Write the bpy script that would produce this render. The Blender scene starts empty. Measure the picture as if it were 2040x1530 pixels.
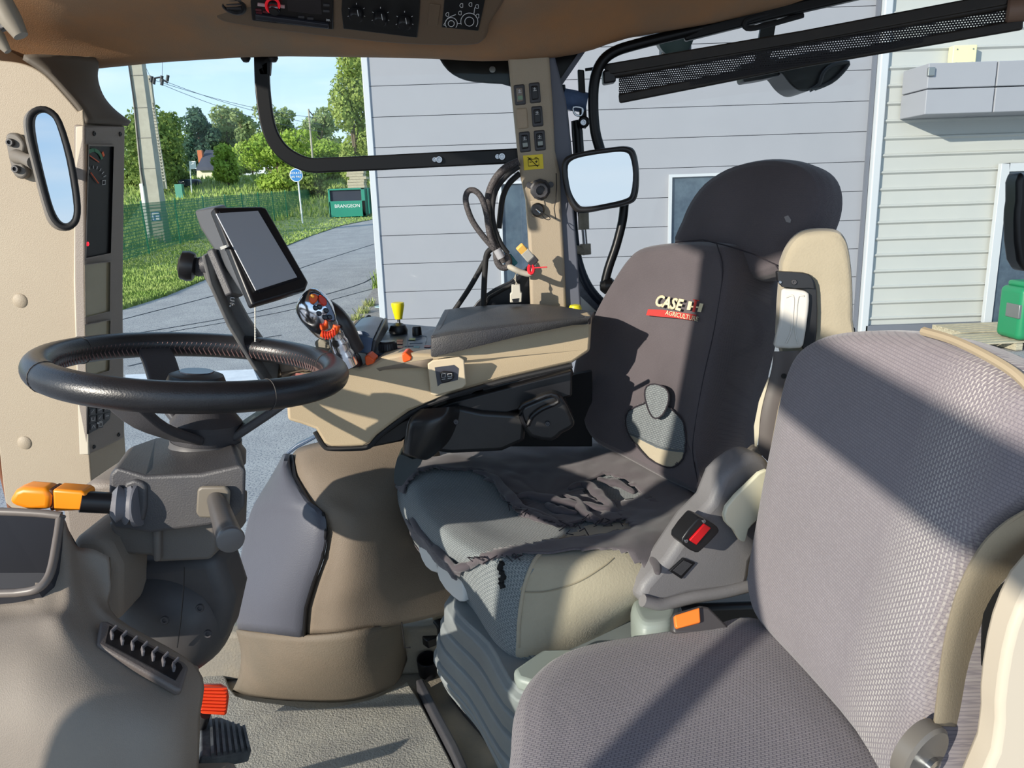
import bpy, bmesh, math, random
from mathutils import Vector as V, Matrix, noise
from mathutils.geometry import tessellate_polygon
C = bpy.context.scene.collection
rnd = random.Random(7)
# ---------------------------------------------------------------- camera (2040x1530 frame)
FPX = 1532.0
CAM = V((0, 0, 1.05))
_down = V((208.0, 6301.0, FPX)).normalized()          # world down in camera space (x right, y down, z forward)
_ax = V((6301.0, -208.0, 0)).normalized()             # world X in camera space
_az = -_down
_ay = _az.cross(_ax)
if _ay.z < 0: _ay = -_ay
def ray(px, py):
    d = V((px - 1020.0, py - 765.0, FPX))
    return V((d.dot(_ax), d.dot(_ay), d.dot(_az)))
def W(px, py, Y):
    d = ray(px, py); return CAM + d * (Y / d.y)
def WZ(px, py, Z):
    d = ray(px, py); return CAM + d * ((Z - CAM.z) / d.z)
def to_px(p):
    q = p - CAM
    c = V((_ax.x*q.x + _ay.x*q.y + _az.x*q.z, _ax.y*q.x + _ay.y*q.y + _az.y*q.z, _ax.z*q.x + _ay.z*q.y + _az.z*q.z))
    return (1020 + FPX*c.x/c.z, 765 + FPX*c.y/c.z)
cd = bpy.data.cameras.new('camera'); cam = bpy.data.objects.new('camera', cd); C.objects.link(cam)
cd.sensor_fit = 'HORIZONTAL'; cd.sensor_width = 36; cd.lens = 36 * FPX / 2040
cd.clip_start = 0.02; cd.clip_end = 600
R = Matrix(((_ax.x, -_ax.y, -_ax.z), (_ay.x, -_ay.y, -_ay.z), (_az.x, -_az.y, -_az.z)))
cam.matrix_world = Matrix.Translation(CAM) @ R.to_4x4()
bpy.context.scene.camera = cam
# ---------------------------------------------------------------- light
SUN = V((1.0, 0.92, -0.43)).normalized()              # travel of the sunlight
sl = bpy.data.lights.new('sun', 'SUN'); so = bpy.data.objects.new('sun', sl); C.objects.link(so)
sl.energy = 4.6; sl.angle = math.radians(0.6); sl.color = (1.0, 0.92, 0.80)
so.rotation_euler = (-SUN).to_track_quat('Z', 'Y').to_euler(); so.location = (-6, -7, 6)
w = bpy.data.worlds.new('world'); bpy.context.scene.world = w; w.use_nodes = True
nt = w.node_tree; nt.nodes.clear()
o_ = nt.nodes.new('ShaderNodeOutputWorld'); bg = nt.nodes.new('ShaderNodeBackground')
tcw = nt.nodes.new('ShaderNodeTexCoord'); sp = nt.nodes.new('ShaderNodeSeparateXYZ'); cr = nt.nodes.new('ShaderNodeValToRGB')
nt.links.new(tcw.outputs['Generated'], sp.inputs[0]); nt.links.new(sp.outputs['Z'], cr.inputs[0])
e = cr.color_ramp.elements
e[0].position = 0.0; e[0].color = (0.74, 0.84, 0.92, 1)
e[1].position = 1.0; e[1].color = (0.22, 0.36, 0.62, 1)
k = e.new(0.10); k.color = (0.56, 0.75, 0.93, 1)
k = e.new(0.24); k.color = (0.36, 0.60, 0.90, 1)
nsw = nt.nodes.new('ShaderNodeTexNoise'); nsw.inputs['Scale'].default_value = 3.0; nsw.inputs['Detail'].default_value = 5
mpw = nt.nodes.new('ShaderNodeMapping'); mpw.inputs['Scale'].default_value = (1, 1, 5)
crn = nt.nodes.new('ShaderNodeValToRGB'); crn.color_ramp.elements[0].position = .48; crn.color_ramp.elements[1].position = .78
mxw = nt.nodes.new('ShaderNodeMixRGB'); mxw.inputs[2].default_value = (0.80, 0.87, 0.93, 1)
nt.links.new(tcw.outputs['Generated'], mpw.inputs[0]); nt.links.new(mpw.outputs[0], nsw.inputs[0]); nt.links.new(nsw.outputs[0], crn.inputs[0])
nt.links.new(crn.outputs[0], mxw.inputs[0]); nt.links.new(cr.outputs[0], mxw.inputs[1]); nt.links.new(mxw.outputs[0], bg.inputs[0])
bg.inputs[1].default_value = 1.12
nt.links.new(bg.outputs[0], o_.inputs[0])
vs = bpy.context.scene.view_settings
vs.view_transform = 'Standard'; vs.look = 'None'; vs.gamma = 1; vs.exposure = 0.26; vs.use_curve_mapping = False
bpy.context.scene.cycles.max_bounces = 8; bpy.context.scene.cycles.transparent_max_bounces = 16
# ---------------------------------------------------------------- materials
def lin(c):
    return tuple(((x/255)/12.92 if x/255 <= .04045 else ((x/255+.055)/1.055)**2.4) for x in c) + (1,)
MATS = {}
def mat(name, col, rough=.6, metal=0, var=None, vscale=8, bump=0, bscale=200, spec=.5, emit=0, sheen=0, coat=0, stretch=None):
    if name in MATS: return MATS[name]
    m = bpy.data.materials.new(name); m.use_nodes = True; n = m.node_tree; b = n.nodes['Principled BSDF']
    b.inputs['Base Color'].default_value = lin(col); b.inputs['Roughness'].default_value = rough
    b.inputs['Metallic'].default_value = metal; b.inputs['Specular IOR Level'].default_value = spec
    if sheen: b.inputs['Sheen Weight'].default_value = sheen
    if coat: b.inputs['Coat Weight'].default_value = coat
    if emit:
        b.inputs['Emission Color'].default_value = lin(col); b.inputs['Emission Strength'].default_value = emit
    tc = n.nodes.new('ShaderNodeTexCoord'); src = tc.outputs['Object']
    if stretch:
        mp = n.nodes.new('ShaderNodeMapping'); mp.inputs['Scale'].default_value = stretch; n.links.new(src, mp.inputs[0]); src = mp.outputs[0]
    if var:
        ns = n.nodes.new('ShaderNodeTexNoise'); ns.inputs['Scale'].default_value = vscale; ns.inputs['Detail'].default_value = 6; ns.inputs['Roughness'].default_value = .65
        r = n.nodes.new('ShaderNodeValToRGB'); r.color_ramp.elements[0].position = .35; r.color_ramp.elements[1].position = .68
        r.color_ramp.elements[0].color = lin(col); r.color_ramp.elements[1].color = lin(var)
        n.links.new(src, ns.inputs[0]); n.links.new(ns.outputs[0], r.inputs[0]); n.links.new(r.outputs[0], b.inputs['Base Color'])
    if bump:
        nb = n.nodes.new('ShaderNodeTexNoise'); nb.inputs['Scale'].default_value = bscale; nb.inputs['Detail'].default_value = 3
        bp = n.nodes.new('ShaderNodeBump'); bp.inputs['Strength'].default_value = bump; bp.inputs['Distance'].default_value = .002
        n.links.new(src, nb.inputs[0]); n.links.new(nb.outputs[0], bp.inputs['Height']); n.links.new(bp.outputs[0], b.inputs['Normal'])
    MATS[name] = m; return m
def glass_mat(name, tint=(1, 1, 1), rough=.0, ior=1.45, dirt=.0):
    m = bpy.data.materials.new(name); m.use_nodes = True; n = m.node_tree; n.nodes.clear()
    o = n.nodes.new('ShaderNodeOutputMaterial'); t = n.nodes.new('ShaderNodeBsdfTransparent'); g = n.nodes.new('ShaderNodeBsdfGlossy')
    t.inputs[0].default_value = (*tint, 1); g.inputs['Roughness'].default_value = rough
    f = n.nodes.new('ShaderNodeFresnel'); f.inputs[0].default_value = ior; mx = n.nodes.new('ShaderNodeMixShader')
    n.links.new(f.outputs[0], mx.inputs[0]); n.links.new(t.outputs[0], mx.inputs[1]); n.links.new(g.outputs[0], mx.inputs[2])
    last = mx.outputs[0]
    if dirt:
        d = n.nodes.new('ShaderNodeBsdfDiffuse'); d.inputs[0].default_value = (.8, .8, .78, 1)
        ns = n.nodes.new('ShaderNodeTexNoise'); ns.inputs['Scale'].default_value = 30; ns.inputs['Detail'].default_value = 8
        tc = n.nodes.new('ShaderNodeTexCoord'); n.links.new(tc.outputs['Object'], ns.inputs[0])
        r = n.nodes.new('ShaderNodeMapRange'); r.inputs[1].default_value = .45; r.inputs[2].default_value = .8; r.inputs[3].default_value = 0; r.inputs[4].default_value = dirt
        n.links.new(ns.outputs[0], r.inputs[0]); m2 = n.nodes.new('ShaderNodeMixShader')
        n.links.new(r.outputs[0], m2.inputs[0]); n.links.new(last, m2.inputs[1]); n.links.new(d.outputs[0], m2.inputs[2]); last = m2.outputs[0]
    n.links.new(last, o.inputs[0]); MATS[name] = m; return m
def fabric(name, col, dark, light=None, su=260, sv=420, bump=.5, lmask=None, rough=.95, blot=.25):
    """woven cloth: short staggered dashes in UV metres; lmask=(u0,u1) adds pale dashes between those u"""
    m = bpy.data.materials.new(name); m.use_nodes = True; n = m.node_tree; b = n.nodes['Principled BSDF']
    b.inputs['Roughness'].default_value = rough; b.inputs['Specular IOR Level'].default_value = .2; b.inputs['Sheen Weight'].default_value = .25
    tc = n.nodes.new('ShaderNodeTexCoord'); mp = n.nodes.new('ShaderNodeMapping'); mp.inputs['Scale'].default_value = (su, sv, 1)
    n.links.new(tc.outputs['UV'], mp.inputs[0])
    br = n.nodes.new('ShaderNodeTexBrick'); br.inputs['Scale'].default_value = 1; br.inputs['Mortar Size'].default_value = .18
    br.inputs['Mortar Smooth'].default_value = .6; br.inputs['Brick Width'].default_value = 1.6; br.inputs['Row Height'].default_value = 1.0
    br.inputs['Color1'].default_value = lin(col); br.inputs['Color2'].default_value = lin(tuple(int(x*.95) for x in col)); br.inputs['Mortar'].default_value = lin(dark)
    n.links.new(mp.outputs[0], br.inputs[0]); colout = br.outputs['Color']
    if light:
        b2 = n.nodes.new('ShaderNodeTexBrick'); b2.inputs['Scale'].default_value = 1; b2.inputs['Mortar Size'].default_value = .41
        b2.inputs['Brick Width'].default_value = 2.2; b2.inputs['Row Height'].default_value = 1.1
        m2 = n.nodes.new('ShaderNodeMapping'); m2.inputs['Scale'].default_value = (sv*1.0, su*.8, 1); m2.inputs['Rotation'].default_value = (0, 0, math.pi/2)
        n.links.new(tc.outputs['UV'], m2.inputs[0]); n.links.new(m2.outputs[0], b2.inputs[0])
        b2.inputs['Mortar Smooth'].default_value = .3
        sx = n.nodes.new('ShaderNodeSeparateXYZ'); n.links.new(tc.outputs['UV'], sx.inputs[0])
        r = n.nodes.new('ShaderNodeValToRGB'); mr = n.nodes.new('ShaderNodeMapRange'); u0, u1 = lmask
        mr.inputs[1].default_value = u0; mr.inputs[2].default_value = u1; n.links.new(sx.outputs[0], mr.inputs[0]); n.links.new(mr.outputs[0], r.inputs[0])
        es = r.color_ramp.elements; es[0].color = (0, 0, 0, 1); es[1].color = (0, 0, 0, 1); c1 = es.new(.5); c1.color = (.62, .62, .62, 1)
        inv = n.nodes.new('ShaderNodeMath'); inv.operation = 'SUBTRACT'; inv.inputs[0].default_value = 1; n.links.new(b2.outputs['Fac'], inv.inputs[1])
        mu = n.nodes.new('ShaderNodeMath'); mu.operation = 'MULTIPLY'; n.links.new(inv.outputs[0], mu.inputs[0]); n.links.new(r.outputs[0], mu.inputs[1])
        mx = n.nodes.new('ShaderNodeMixRGB'); mx.inputs[2].default_value = lin(light); n.links.new(mu.outputs[0], mx.inputs[0]); n.links.new(colout, mx.inputs[1]); colout = mx.outputs[0]
    ns = n.nodes.new('ShaderNodeTexNoise'); ns.inputs['Scale'].default_value = 7; ns.inputs['Detail'].default_value = 5; n.links.new(tc.outputs['Object'], ns.inputs[0])
    mr2 = n.nodes.new('ShaderNodeMapRange'); mr2.inputs[1].default_value = .3; mr2.inputs[2].default_value = .7; mr2.inputs[3].default_value = 1-blot; mr2.inputs[4].default_value = 1+blot*.3
    n.links.new(ns.outputs[0], mr2.inputs[0])
    vm = n.nodes.new('ShaderNodeVectorMath'); vm.operation = 'SCALE'; n.links.new(colout, vm.inputs[0]); n.links.new(mr2.outputs[0], vm.inputs['Scale'])
    n.links.new(vm.outputs[0], b.inputs['Base Color'])
    bp = n.nodes.new('ShaderNodeBump'); bp.inputs['Strength'].default_value = bump; bp.inputs['Distance'].default_value = .001; bp.invert = True
    n.links.new(br.outputs['Fac'], bp.inputs['Height']); n.links.new(bp.outputs[0], b.inputs['Normal'])
    MATS[name] = m; return m
# ---------------------------------------------------------------- object helpers
def tag(o, label, cat, group=None, kind=None):
    if label: o['label'] = label
    if cat: o['category'] = cat
    if group: o['group'] = group
    if kind: o['kind'] = kind
    return o
def thing(name, loc, label, cat, group=None):
    o = bpy.data.objects.new(name, None); C.objects.link(o); o.location = loc; o.empty_display_size = .05
    return tag(o, label, cat, group)
def wloc(o):
    l = V(o.location); p = o.parent
    while p is not None: l = l + V(p.location); p = p.parent
    return l
def obj(name, bm, m, parent=None, smooth=None, bevel=0, seg=3, solid=0, sub=0, uv=None, off=1, bang=35):
    """bm holds world coordinates; links ONE mesh object"""
    if smooth is None: smooth = True
    bmesh.ops.remove_doubles(bm, verts=bm.verts, dist=1e-6)
    vs_ = [v.co for v in bm.verts]
    lo = V((min(v.x for v in vs_), min(v.y for v in vs_), min(v.z for v in vs_))); hi = V((max(v.x for v in vs_), max(v.y for v in vs_), max(v.z for v in vs_)))
    org = V(((lo.x+hi.x)/2, (lo.y+hi.y)/2, lo.z))
    if uv:
        l_ = bm.loops.layers.uv.verify(); o0, ux, uy = uv
        for f in bm.faces:
            for lp in f.loops: d = lp.vert.co - o0; lp[l_].uv = (d.dot(ux), d.dot(uy))
    bmesh.ops.translate(bm, verts=bm.verts, vec=-org)
    bmesh.ops.recalc_face_normals(bm, faces=bm.faces)
    me = bpy.data.meshes.new(name); bm.to_mesh(me); bm.free()
    for mm in (m if isinstance(m, (list, tuple)) else [m]): me.materials.append(mm)
    o = bpy.data.objects.new(name, me); C.objects.link(o)
    if parent: o.parent = parent; o.location = org - wloc(parent)
    else: o.location = org
    if smooth:
        for p in me.polygons: p.use_smooth = True
    if solid:
        md = o.modifiers.new('s', 'SOLIDIFY'); md.thickness = solid; md.offset = off
    if bevel:
        md = o.modifiers.new('b', 'BEVEL'); md.width = bevel; md.segments = seg; md.limit_method = 'ANGLE'; md.angle_limit = math.radians(bang); md.harden_normals = False
    if sub:
        md = o.modifiers.new('u', 'SUBSURF'); md.levels = sub; md.render_levels = sub
    if smooth and not sub:
        try:
            me.set_sharp_from_angle(angle=math.radians(40))
        except Exception: pass
    return o
def NB(): return bmesh.new()
def join(bm, other):
    me = bpy.data.meshes.new('t'); other.to_mesh(me); bm.from_mesh(me); bpy.data.meshes.remove(me); other.free(); return bm
class Plane:
    def __init__(s, p, n): s.p = V(p); s.n = V(n).normalized()
    def at(s, px, py, off=0):
        d = ray(px, py); t = (s.p + s.n*off - CAM).dot(s.n) / d.dot(s.n); return CAM + d*t
    def frame(s, up=V((0, 0, 1))):
        uy = (up - s.n*up.dot(s.n)).normalized(); ux = uy.cross(s.n).normalized(); return s.p, ux, uy
def P3(a, b, c):
    a, b, c = V(a), V(b), V(c); n = (b-a).cross(c-a).normalized()
    if n.dot(CAM-a) < 0: n = -n
    return Plane(a, n)
def YP(Y): return Plane((0, Y, 0), (0, -1, 0))
def ZP(Z): return Plane((0, 0, Z), (0, 0, 1))
def cr_curve(pts, n=6, closed=True):
    """Catmull-Rom resample"""
    pts = [V(p) for p in pts]; N = len(pts); out = []
    rng = range(N) if closed else range(N-1)
    for i in rng:
        if closed: a, b, c, d = pts[(i-1) % N], pts[i], pts[(i+1) % N], pts[(i+2) % N]
        else: b, c = pts[i], pts[i+1]; a = pts[i-1] if i else b*2-c; d = pts[i+2] if i+2 < N else c*2-b
        for k in range(n):
            t = k/n
            out.append(.5*((2*b) + (c-a)*t + (2*a-5*b+4*c-d)*t*t + (3*b-a-3*c+d)*t**3))
    if not closed: out.append(pts[-1])
    return out
def pxs(l): return [V((x, y, 0)) for x, y in l]
def smoothpx(l, n=5, closed=True): return [(p.x, p.y) for p in cr_curve(pxs(l), n, closed)]
def prism(pts, vec, bm=None):
    bm = bm or NB(); a = [bm.verts.new(p) for p in pts]; b = [bm.verts.new(V(p)+V(vec)) for p in pts]; n = len(pts)
    bm.faces.new(a); bm.faces.new(list(reversed(b)))
    for i in range(n): bm.faces.new((a[i], b[i], b[(i+1) % n], a[(i+1) % n]))
    return bm
def pxprism(pl, out, thick, bm=None, off=0, sm=0, vec=None):
    """outline in photo pixels cast on plane pl, given real thickness behind it"""
    if sm: out = smoothpx(out, sm)
    pts = [pl.at(x, y, off) for x, y in out]
    return prism(pts, vec if vec is not None else -pl.n*thick, bm)
def box(c, s, bm=None, rot=None):
    bm = bm or NB(); c = V(c); hx, hy, hz = s[0]/2, s[1]/2, s[2]/2; q = []
    for x in (-hx, hx):
        for y in (-hy, hy):
            for z in (-hz, hz):
                v = V((x, y, z))
                if rot: v = rot @ v
                q.append(bm.verts.new(c+v))
    for f in ((0, 1, 3, 2), (4, 6, 7, 5), (0, 4, 5, 1), (2, 3, 7, 6), (0, 2, 6, 4), (1, 5, 7, 3)): bm.faces.new([q[i] for i in f])
    return bm
def tube(pts, r, bm=None, seg=12, closed=False, caps=True, flat=None):
    """r number or list; flat=(vec,wa,wb) gives an elliptical/flat section with axis vec"""
    bm = bm or NB(); pts = [V(p) for p in pts]; n = len(pts); rings = []
    rr = r if isinstance(r, (list, tuple)) else [r]*n
    nrm = None
    for i, p in enumerate(pts):
        a = pts[(i-1) % n] if (closed or i) else p; b = pts[(i+1) % n] if (closed or i < n-1) else p
        t = (b-a).normalized()
        if nrm is None:
            h = V((0, 0, 1)) if abs(t.z) < .9 else V((1, 0, 0)); nrm = (h - t*h.dot(t)).normalized()
        else: nrm = (nrm - t*nrm.dot(t)).normalized()
        u = nrm; wv = t.cross(u)
        ra = rb = rr[i]
        if flat: u = (flat[0]-t*flat[0].dot(t)).normalized(); wv = t.cross(u); ra, rb = flat[1], flat[2]
        rings.append([bm.verts.new(p + u*math.cos(2*math.pi*k/seg)*ra + wv*math.sin(2*math.pi*k/seg)*rb) for k in range(seg)])
    for i in range(n if closed else n-1):
        A, B = rings[i], rings[(i+1) % n]
        for k in range(seg): bm.faces.new((A[k], A[(k+1) % seg], B[(k+1) % seg], B[k]))
    if caps and not closed: bm.faces.new(list(reversed(rings[0]))); bm.faces.new(rings[-1])
    return bm
def strip(pts, vec, wd, th, bm=None):
    """rectangular bar along pts: width wd along vec, thickness th"""
    bm = bm or NB(); pts = [V(p) for p in pts]; rings = []; n = len(pts)
    for i, p in enumerate(pts):
        t = (pts[min(i+1, n-1)]-pts[max(i-1, 0)]).normalized(); u = (vec-t*vec.dot(t)).normalized(); q = t.cross(u)
        rings.append([bm.verts.new(p+u*a*wd/2+q*b*th/2) for a, b in ((-1, -1), (1, -1), (1, 1), (-1, 1))])
    for i in range(n-1):
        for k in range(4): bm.faces.new((rings[i][k], rings[i][(k+1) % 4], rings[i+1][(k+1) % 4], rings[i+1][k]))
    bm.faces.new(list(reversed(rings[0]))); bm.faces.new(rings[-1]); return bm
def lathe(prof, o, ax, bm=None, seg=32):
    """prof: (radius, height) pairs along axis"""
    bm = bm or NB(); ax = V(ax).normalized(); h = V((0, 0, 1)) if abs(ax.z) < .9 else V((1, 0, 0))
    u = (h-ax*h.dot(ax)).normalized(); v = ax.cross(u); o = V(o); rings = []
    for r, z in prof:
        if r < 1e-6: rings.append([bm.verts.new(o+ax*z)])
        else: rings.append([bm.verts.new(o+ax*z+u*r*math.cos(2*math.pi*k/seg)+v*r*math.sin(2*math.pi*k/seg)) for k in range(seg)])
    for A, B in zip(rings, rings[1:]):
        for k in range(seg):
            k2 = (k+1) % seg
            if len(A) == 1 and len(B) == 1: continue
            if len(A) == 1: bm.faces.new((A[0], B[k2], B[k]))
            elif len(B) == 1: bm.faces.new((A[k], A[k2], B[0]))
            else: bm.faces.new((A[k], A[k2], B[k2], B[k]))
    if len(rings[0]) > 1: bm.faces.new(list(reversed(rings[0])))
    if len(rings[-1]) > 1: bm.faces.new(rings[-1])
    return bm
def cyl(o, ax, r, h, bm=None, seg=24, b=0):
    if b: return lathe([(r-b, 0), (r, b), (r, h-b), (r-b, h)], o, ax, bm, seg)
    return lathe([(r, 0), (r, h)], o, ax, bm, seg)
def grid(rows, nu=4, nv=4, bm=None):
    """rows of 3D control points -> smooth patch"""
    fine = [cr_curve(r, nu, False) for r in rows]; cols = list(zip(*fine)); cols = [cr_curve(c, nv, False) for c in cols]
    bm = bm or NB(); g = [[bm.verts.new(p) for p in c] for c in cols]
    for i in range(len(g)-1):
        for j in range(len(g[0])-1): bm.faces.new((g[i][j], g[i+1][j], g[i+1][j+1], g[i][j+1]))
    return bm
def puff(out3, n, prof, cen=None, nr=4, bm=None, lean=None):
    """closed outline + profile [(scale, height)] -> cushion; heights along n, ends in the centre on both sides"""
    bm = bm or NB(); n = V(n).normalized(); cen = cen if cen is not None else sum(out3, V())/len(out3); rings = []
    pr = []
    for (a, b) in zip(prof, prof[1:]):
        for k in range(nr): t = k/nr; pr.append((a[0]*(1-t)+b[0]*t, a[1]*(1-t)+b[1]*t))
    pr.append(prof[-1])
    for s, h in pr:
        if s < 1e-4: rings.append([bm.verts.new(cen+n*h)])
        else: rings.append([bm.verts.new(cen+(p-cen)*s+n*h) for p in out3])
    N = len(out3)
    for A, B in zip(rings, rings[1:]):
        for k in range(N):
            k2 = (k+1) % N
            if len(A) == 1: bm.faces.new((A[0], B[k2], B[k]))
            elif len(B) == 1: bm.faces.new((A[k], A[k2], B[0]))
            else: bm.faces.new((A[k], A[k2], B[k2], B[k]))
    return bm
def roundprof(top, r, inset, steps=5, s_in=.0, crown=0, bottom=None, botscale=1):
    """profile from bottom edge up a rounded shoulder to the middle; inset = fraction of radius taken by rounding"""
    p = [(0, bottom), (botscale*.98, bottom)] if bottom is not None else []
    p.append((1, top-r))
    for k in range(1, steps+1):
        a = k/steps*math.pi/2; p.append((1-inset*(1-math.cos(a)), top-r+r*math.sin(a)))
    p += [((1-inset)*.6, top+crown*.8), ((1-inset)*.25, top+crown), (0, top+crown)]
    return p
def inpoly(x, y, poly):
    c = False; n = len(poly); j = n-1
    for i in range(n):
        xi, yi = poly[i]; xj, yj = poly[j]
        if (yi > y) != (yj > y) and x < (xj-xi)*(y-yi)/(yj-yi)+xi: c = not c
        j = i
    return c
def paintf(bm, polys, idx, face_test=None):
    for f in bm.faces:
        c = f.calc_center_median(); x, y = to_px(c)
        if any(inpoly(x, y, p) for p in polys) and (face_test is None or face_test(f)): f.material_index = idx
def subdiv(bm, cuts=1): bmesh.ops.subdivide_edges(bm, edges=bm.edges, cuts=cuts, use_grid_fill=True); return bm
def textbm(s, o, ux, uy, size, depth=.0006, bold=0, shear=0, sx=1, center=True):
    cu = bpy.data.curves.new('t', 'FONT'); cu.body = s; cu.size = 1; cu.extrude = 0; cu.offset = bold; cu.shear = shear; cu.resolution_u = 3
    if center: cu.align_x = 'CENTER'; cu.align_y = 'CENTER'
    ob = bpy.data.objects.new('t', cu); C.objects.link(ob); bpy.context.view_layer.update()
    me = bpy.data.meshes.new_from_object(ob.evaluated_get(bpy.context.evaluated_depsgraph_get())); C.objects.unlink(ob); bpy.data.objects.remove(ob)
    bm = NB(); bm.from_mesh(me); bpy.data.meshes.remove(me); n = ux.cross(uy).normalized()
    for v in bm.verts: c = v.co.copy(); v.co = o + ux*c.x*size*sx + uy*c.y*size + n*depth
    r = bmesh.ops.extrude_face_region(bm, geom=bm.faces[:]); vs2 = [g for g in r['geom'] if isinstance(g, bmesh.types.BMVert)]
    bmesh.ops.translate(bm, verts=vs2, vec=-n*depth*.9); bpy.data.curves.remove(cu); return bm
def bolt(o, ax, r, h, m, parent, name='bolt'):
    bm = lathe([(r, 0), (r, h*.5), (r*.85, h), (r*.5, h), (r*.42, h*.45), (0, h*.45)], o, ax, seg=18); return obj(name, bm, m, parent)
# ================================================================ OUTSIDE
GZ = -1.35
YB = WZ(1800, 657, GZ).y
GP = Plane((0, YB, GZ), (0, -.04, 1))
def G(px, py): return GP.at(px, py) if GP.at(px, py).y > YB else WZ(px, py, GZ)
asph = mat('asphalt', (156, 154, 152), .9, var=(178, 176, 172), vscale=1.2, bump=.8, bscale=60)
def speck(m, s, c, amt):
    n = m.node_tree; b = n.nodes['Principled BSDF']; tc = n.nodes.new('ShaderNodeTexCoord'); vo = n.nodes.new('ShaderNodeTexNoise'); vo.inputs['Scale'].default_value = s; vo.inputs['Detail'].default_value = 1
    r = n.nodes.new('ShaderNodeMapRange'); r.inputs[1].default_value = .52; r.inputs[2].default_value = .62; r.inputs[4].default_value = amt; n.links.new(tc.outputs['Object'], vo.inputs[0]); n.links.new(vo.outputs[0], r.inputs[0])
    mx = n.nodes.new('ShaderNodeMixRGB'); mx.inputs[2].default_value = lin(c); l = b.inputs['Base Color'].links
    if l: n.links.new(l[0].from_socket, mx.inputs[1])
    else: mx.inputs[1].default_value = b.inputs['Base Color'].default_value
    n.links.new(r.outputs[0], mx.inputs[0]); n.links.new(mx.outputs[0], b.inputs['Base Color'])
speck(asph, 55, (84, 90, 104), .75)
bm = NB(); xs = [-120, -40, -15, 0, 15, 40, 90]
f = [V((-120, -60, GZ)), V((60, -60, GZ)), V((60, YB, GZ)), V((-120, YB, GZ))]
bm.faces.new([bm.verts.new(p) for p in f])
zf = lambda y: GZ+.04*(y-YB)+.125*max(0, min(y, 70)-50)
bm.faces.new([bm.verts.new(V(p)) for p in ((-120, YB, GZ), (60, YB, GZ), (60, 50, zf(50)), (-120, 50, zf(50)))])
o = obj('ground', bm, asph, smooth=False); o['kind'] = 'structure'
grassm = mat('verge grass', (112, 132, 70), .95, var=(156, 164, 104), vscale=.8, bump=1, bscale=20)
edge = [(60, 700), (240, 618), (330, 590), (400, 561), (480, 527), (560, 495), (620, 470), (680, 450), (749, 436), (900, 425)]
ep = [G(x, y) for x, y in edge]
bm = NB(); a = [bm.verts.new(p+V((0, 0, .03))) for p in ep]; b = [bm.verts.new(V((-110 if i < 8 else p.x-20, 50, 0))) for i, p in enumerate(ep)]
for v in b: v.co.z = zf(v.co.y)+.03
for v in b[-2:]: v.co.y = 50.01
for i in range(len(a)-1): bm.faces.new((a[i], a[i+1], b[i+1], b[i]))
o = obj('grass_verge', bm, grassm, smooth=False); o['kind'] = 'structure'
bm = NB(); rw = [[bm.verts.new((x, y, zf(y)+.02)) for x in (-140, 70)] for y in (49.9, 70, 150)]
for A, B in zip(rw, rw[1:]): bm.faces.new((A[0], A[1], B[1], B[0]))
o = obj('grass_field', bm, grassm, smooth=False); o['kind'] = 'structure'
# growing grass: nobody could count it
bladem = mat('grass blades', (120, 150, 62), .8, var=(168, 182, 104), vscale=.9)
bm = NB(); r1 = random.Random(3)
fence_l = [(298, 507), (360, 488), (412, 474), (455, 463), (490, 455), (520, 448), (548, 441), (573, 436)]
for i in range(23000):
    k = r1.random()**.8; t = r1.random()
    yp = 372 + (618-372)*k; xe = None
    for (x0, y0), (x1, y1) in zip(edge, edge[1:]):
        if y1 <= yp <= y0: xe = x0+(x1-x0)*(y0-yp)/(y0-y1)
    if xe is None: xe = 745
    x = 225 + (xe-225)*(1-(1-t)**1.2); p = GP.at(x, yp)
    if p.y > 50: continue
    near = (yp - 430) > (620-x)*.19
    h = (.10 if near else .42)*(.6+.8*r1.random()); wd = .02+.0009*p.y; an = r1.random()*3.14; dx = V((math.cos(an), math.sin(an), 0))*wd; ln = V((r1.uniform(-.3, .3), r1.uniform(-.3, .3), 1))*h
    q = [bm.verts.new(p-dx), bm.verts.new(p+dx), bm.verts.new(p+ln)]; bm.faces.new(q)
for i in range(9000):
    yy = r1.uniform(50, 74); p = V((yy*r1.uniform(-.56, -.17), yy, zf(yy))); h = r1.uniform(.18, .45); an = r1.random()*3.14; dx = V((math.cos(an), math.sin(an), 0))*.07
    bm.faces.new([bm.verts.new(p-dx), bm.verts.new(p+dx), bm.verts.new(p+V((r1.uniform(-.15, .15), 0, h)))])
o = obj('tall_grass', bm, bladem, smooth=False); tag(o, 'green and straw coloured grass growing along the road and behind the mesh fence', 'grass', kind='stuff')
# tar joints and marking on the road
tar = mat('tar', (72, 76, 84), .8)
for i, (l, wd) in enumerate([([(200, 676), (480, 628), (700, 572), (757, 542)], .05), ([(230, 640), (470, 577), (640, 520), (755, 483)], .05), ([(300, 668), (560, 622), (745, 575)], .03), ([(255, 730), (430, 690), (560, 668)], .04)]):
    o = obj('tar_joint', strip([G(x, y)+V((0, 0, .004)) for x, y in smoothpx(l, 4, False)], V((0, 1, 0)), wd, .008), tar, smooth=False)
    tag(o, ['dark tar joint crossing the grey road, the one running lowest past the building corner', 'dark tar joint furthest up the road near the grass edge', 'thin tar joint between the two long ones on the road', 'short dark joint on the road just beyond the steering wheel'][i], 'road joint', 'tar joints in the road')
wl = mat('road paint', (228, 230, 232), .7, var=(205, 208, 212), vscale=4)
o = obj('road_marking', prism([G(x, y)+V((0, 0, .012)) for x, y in [(250, 748), (505, 737), (514, 758), (250, 772)]], (0, 0, -.01)), wl, smooth=False); tag(o, 'white painted line on the road seen through the steering wheel', 'road marking')
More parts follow.
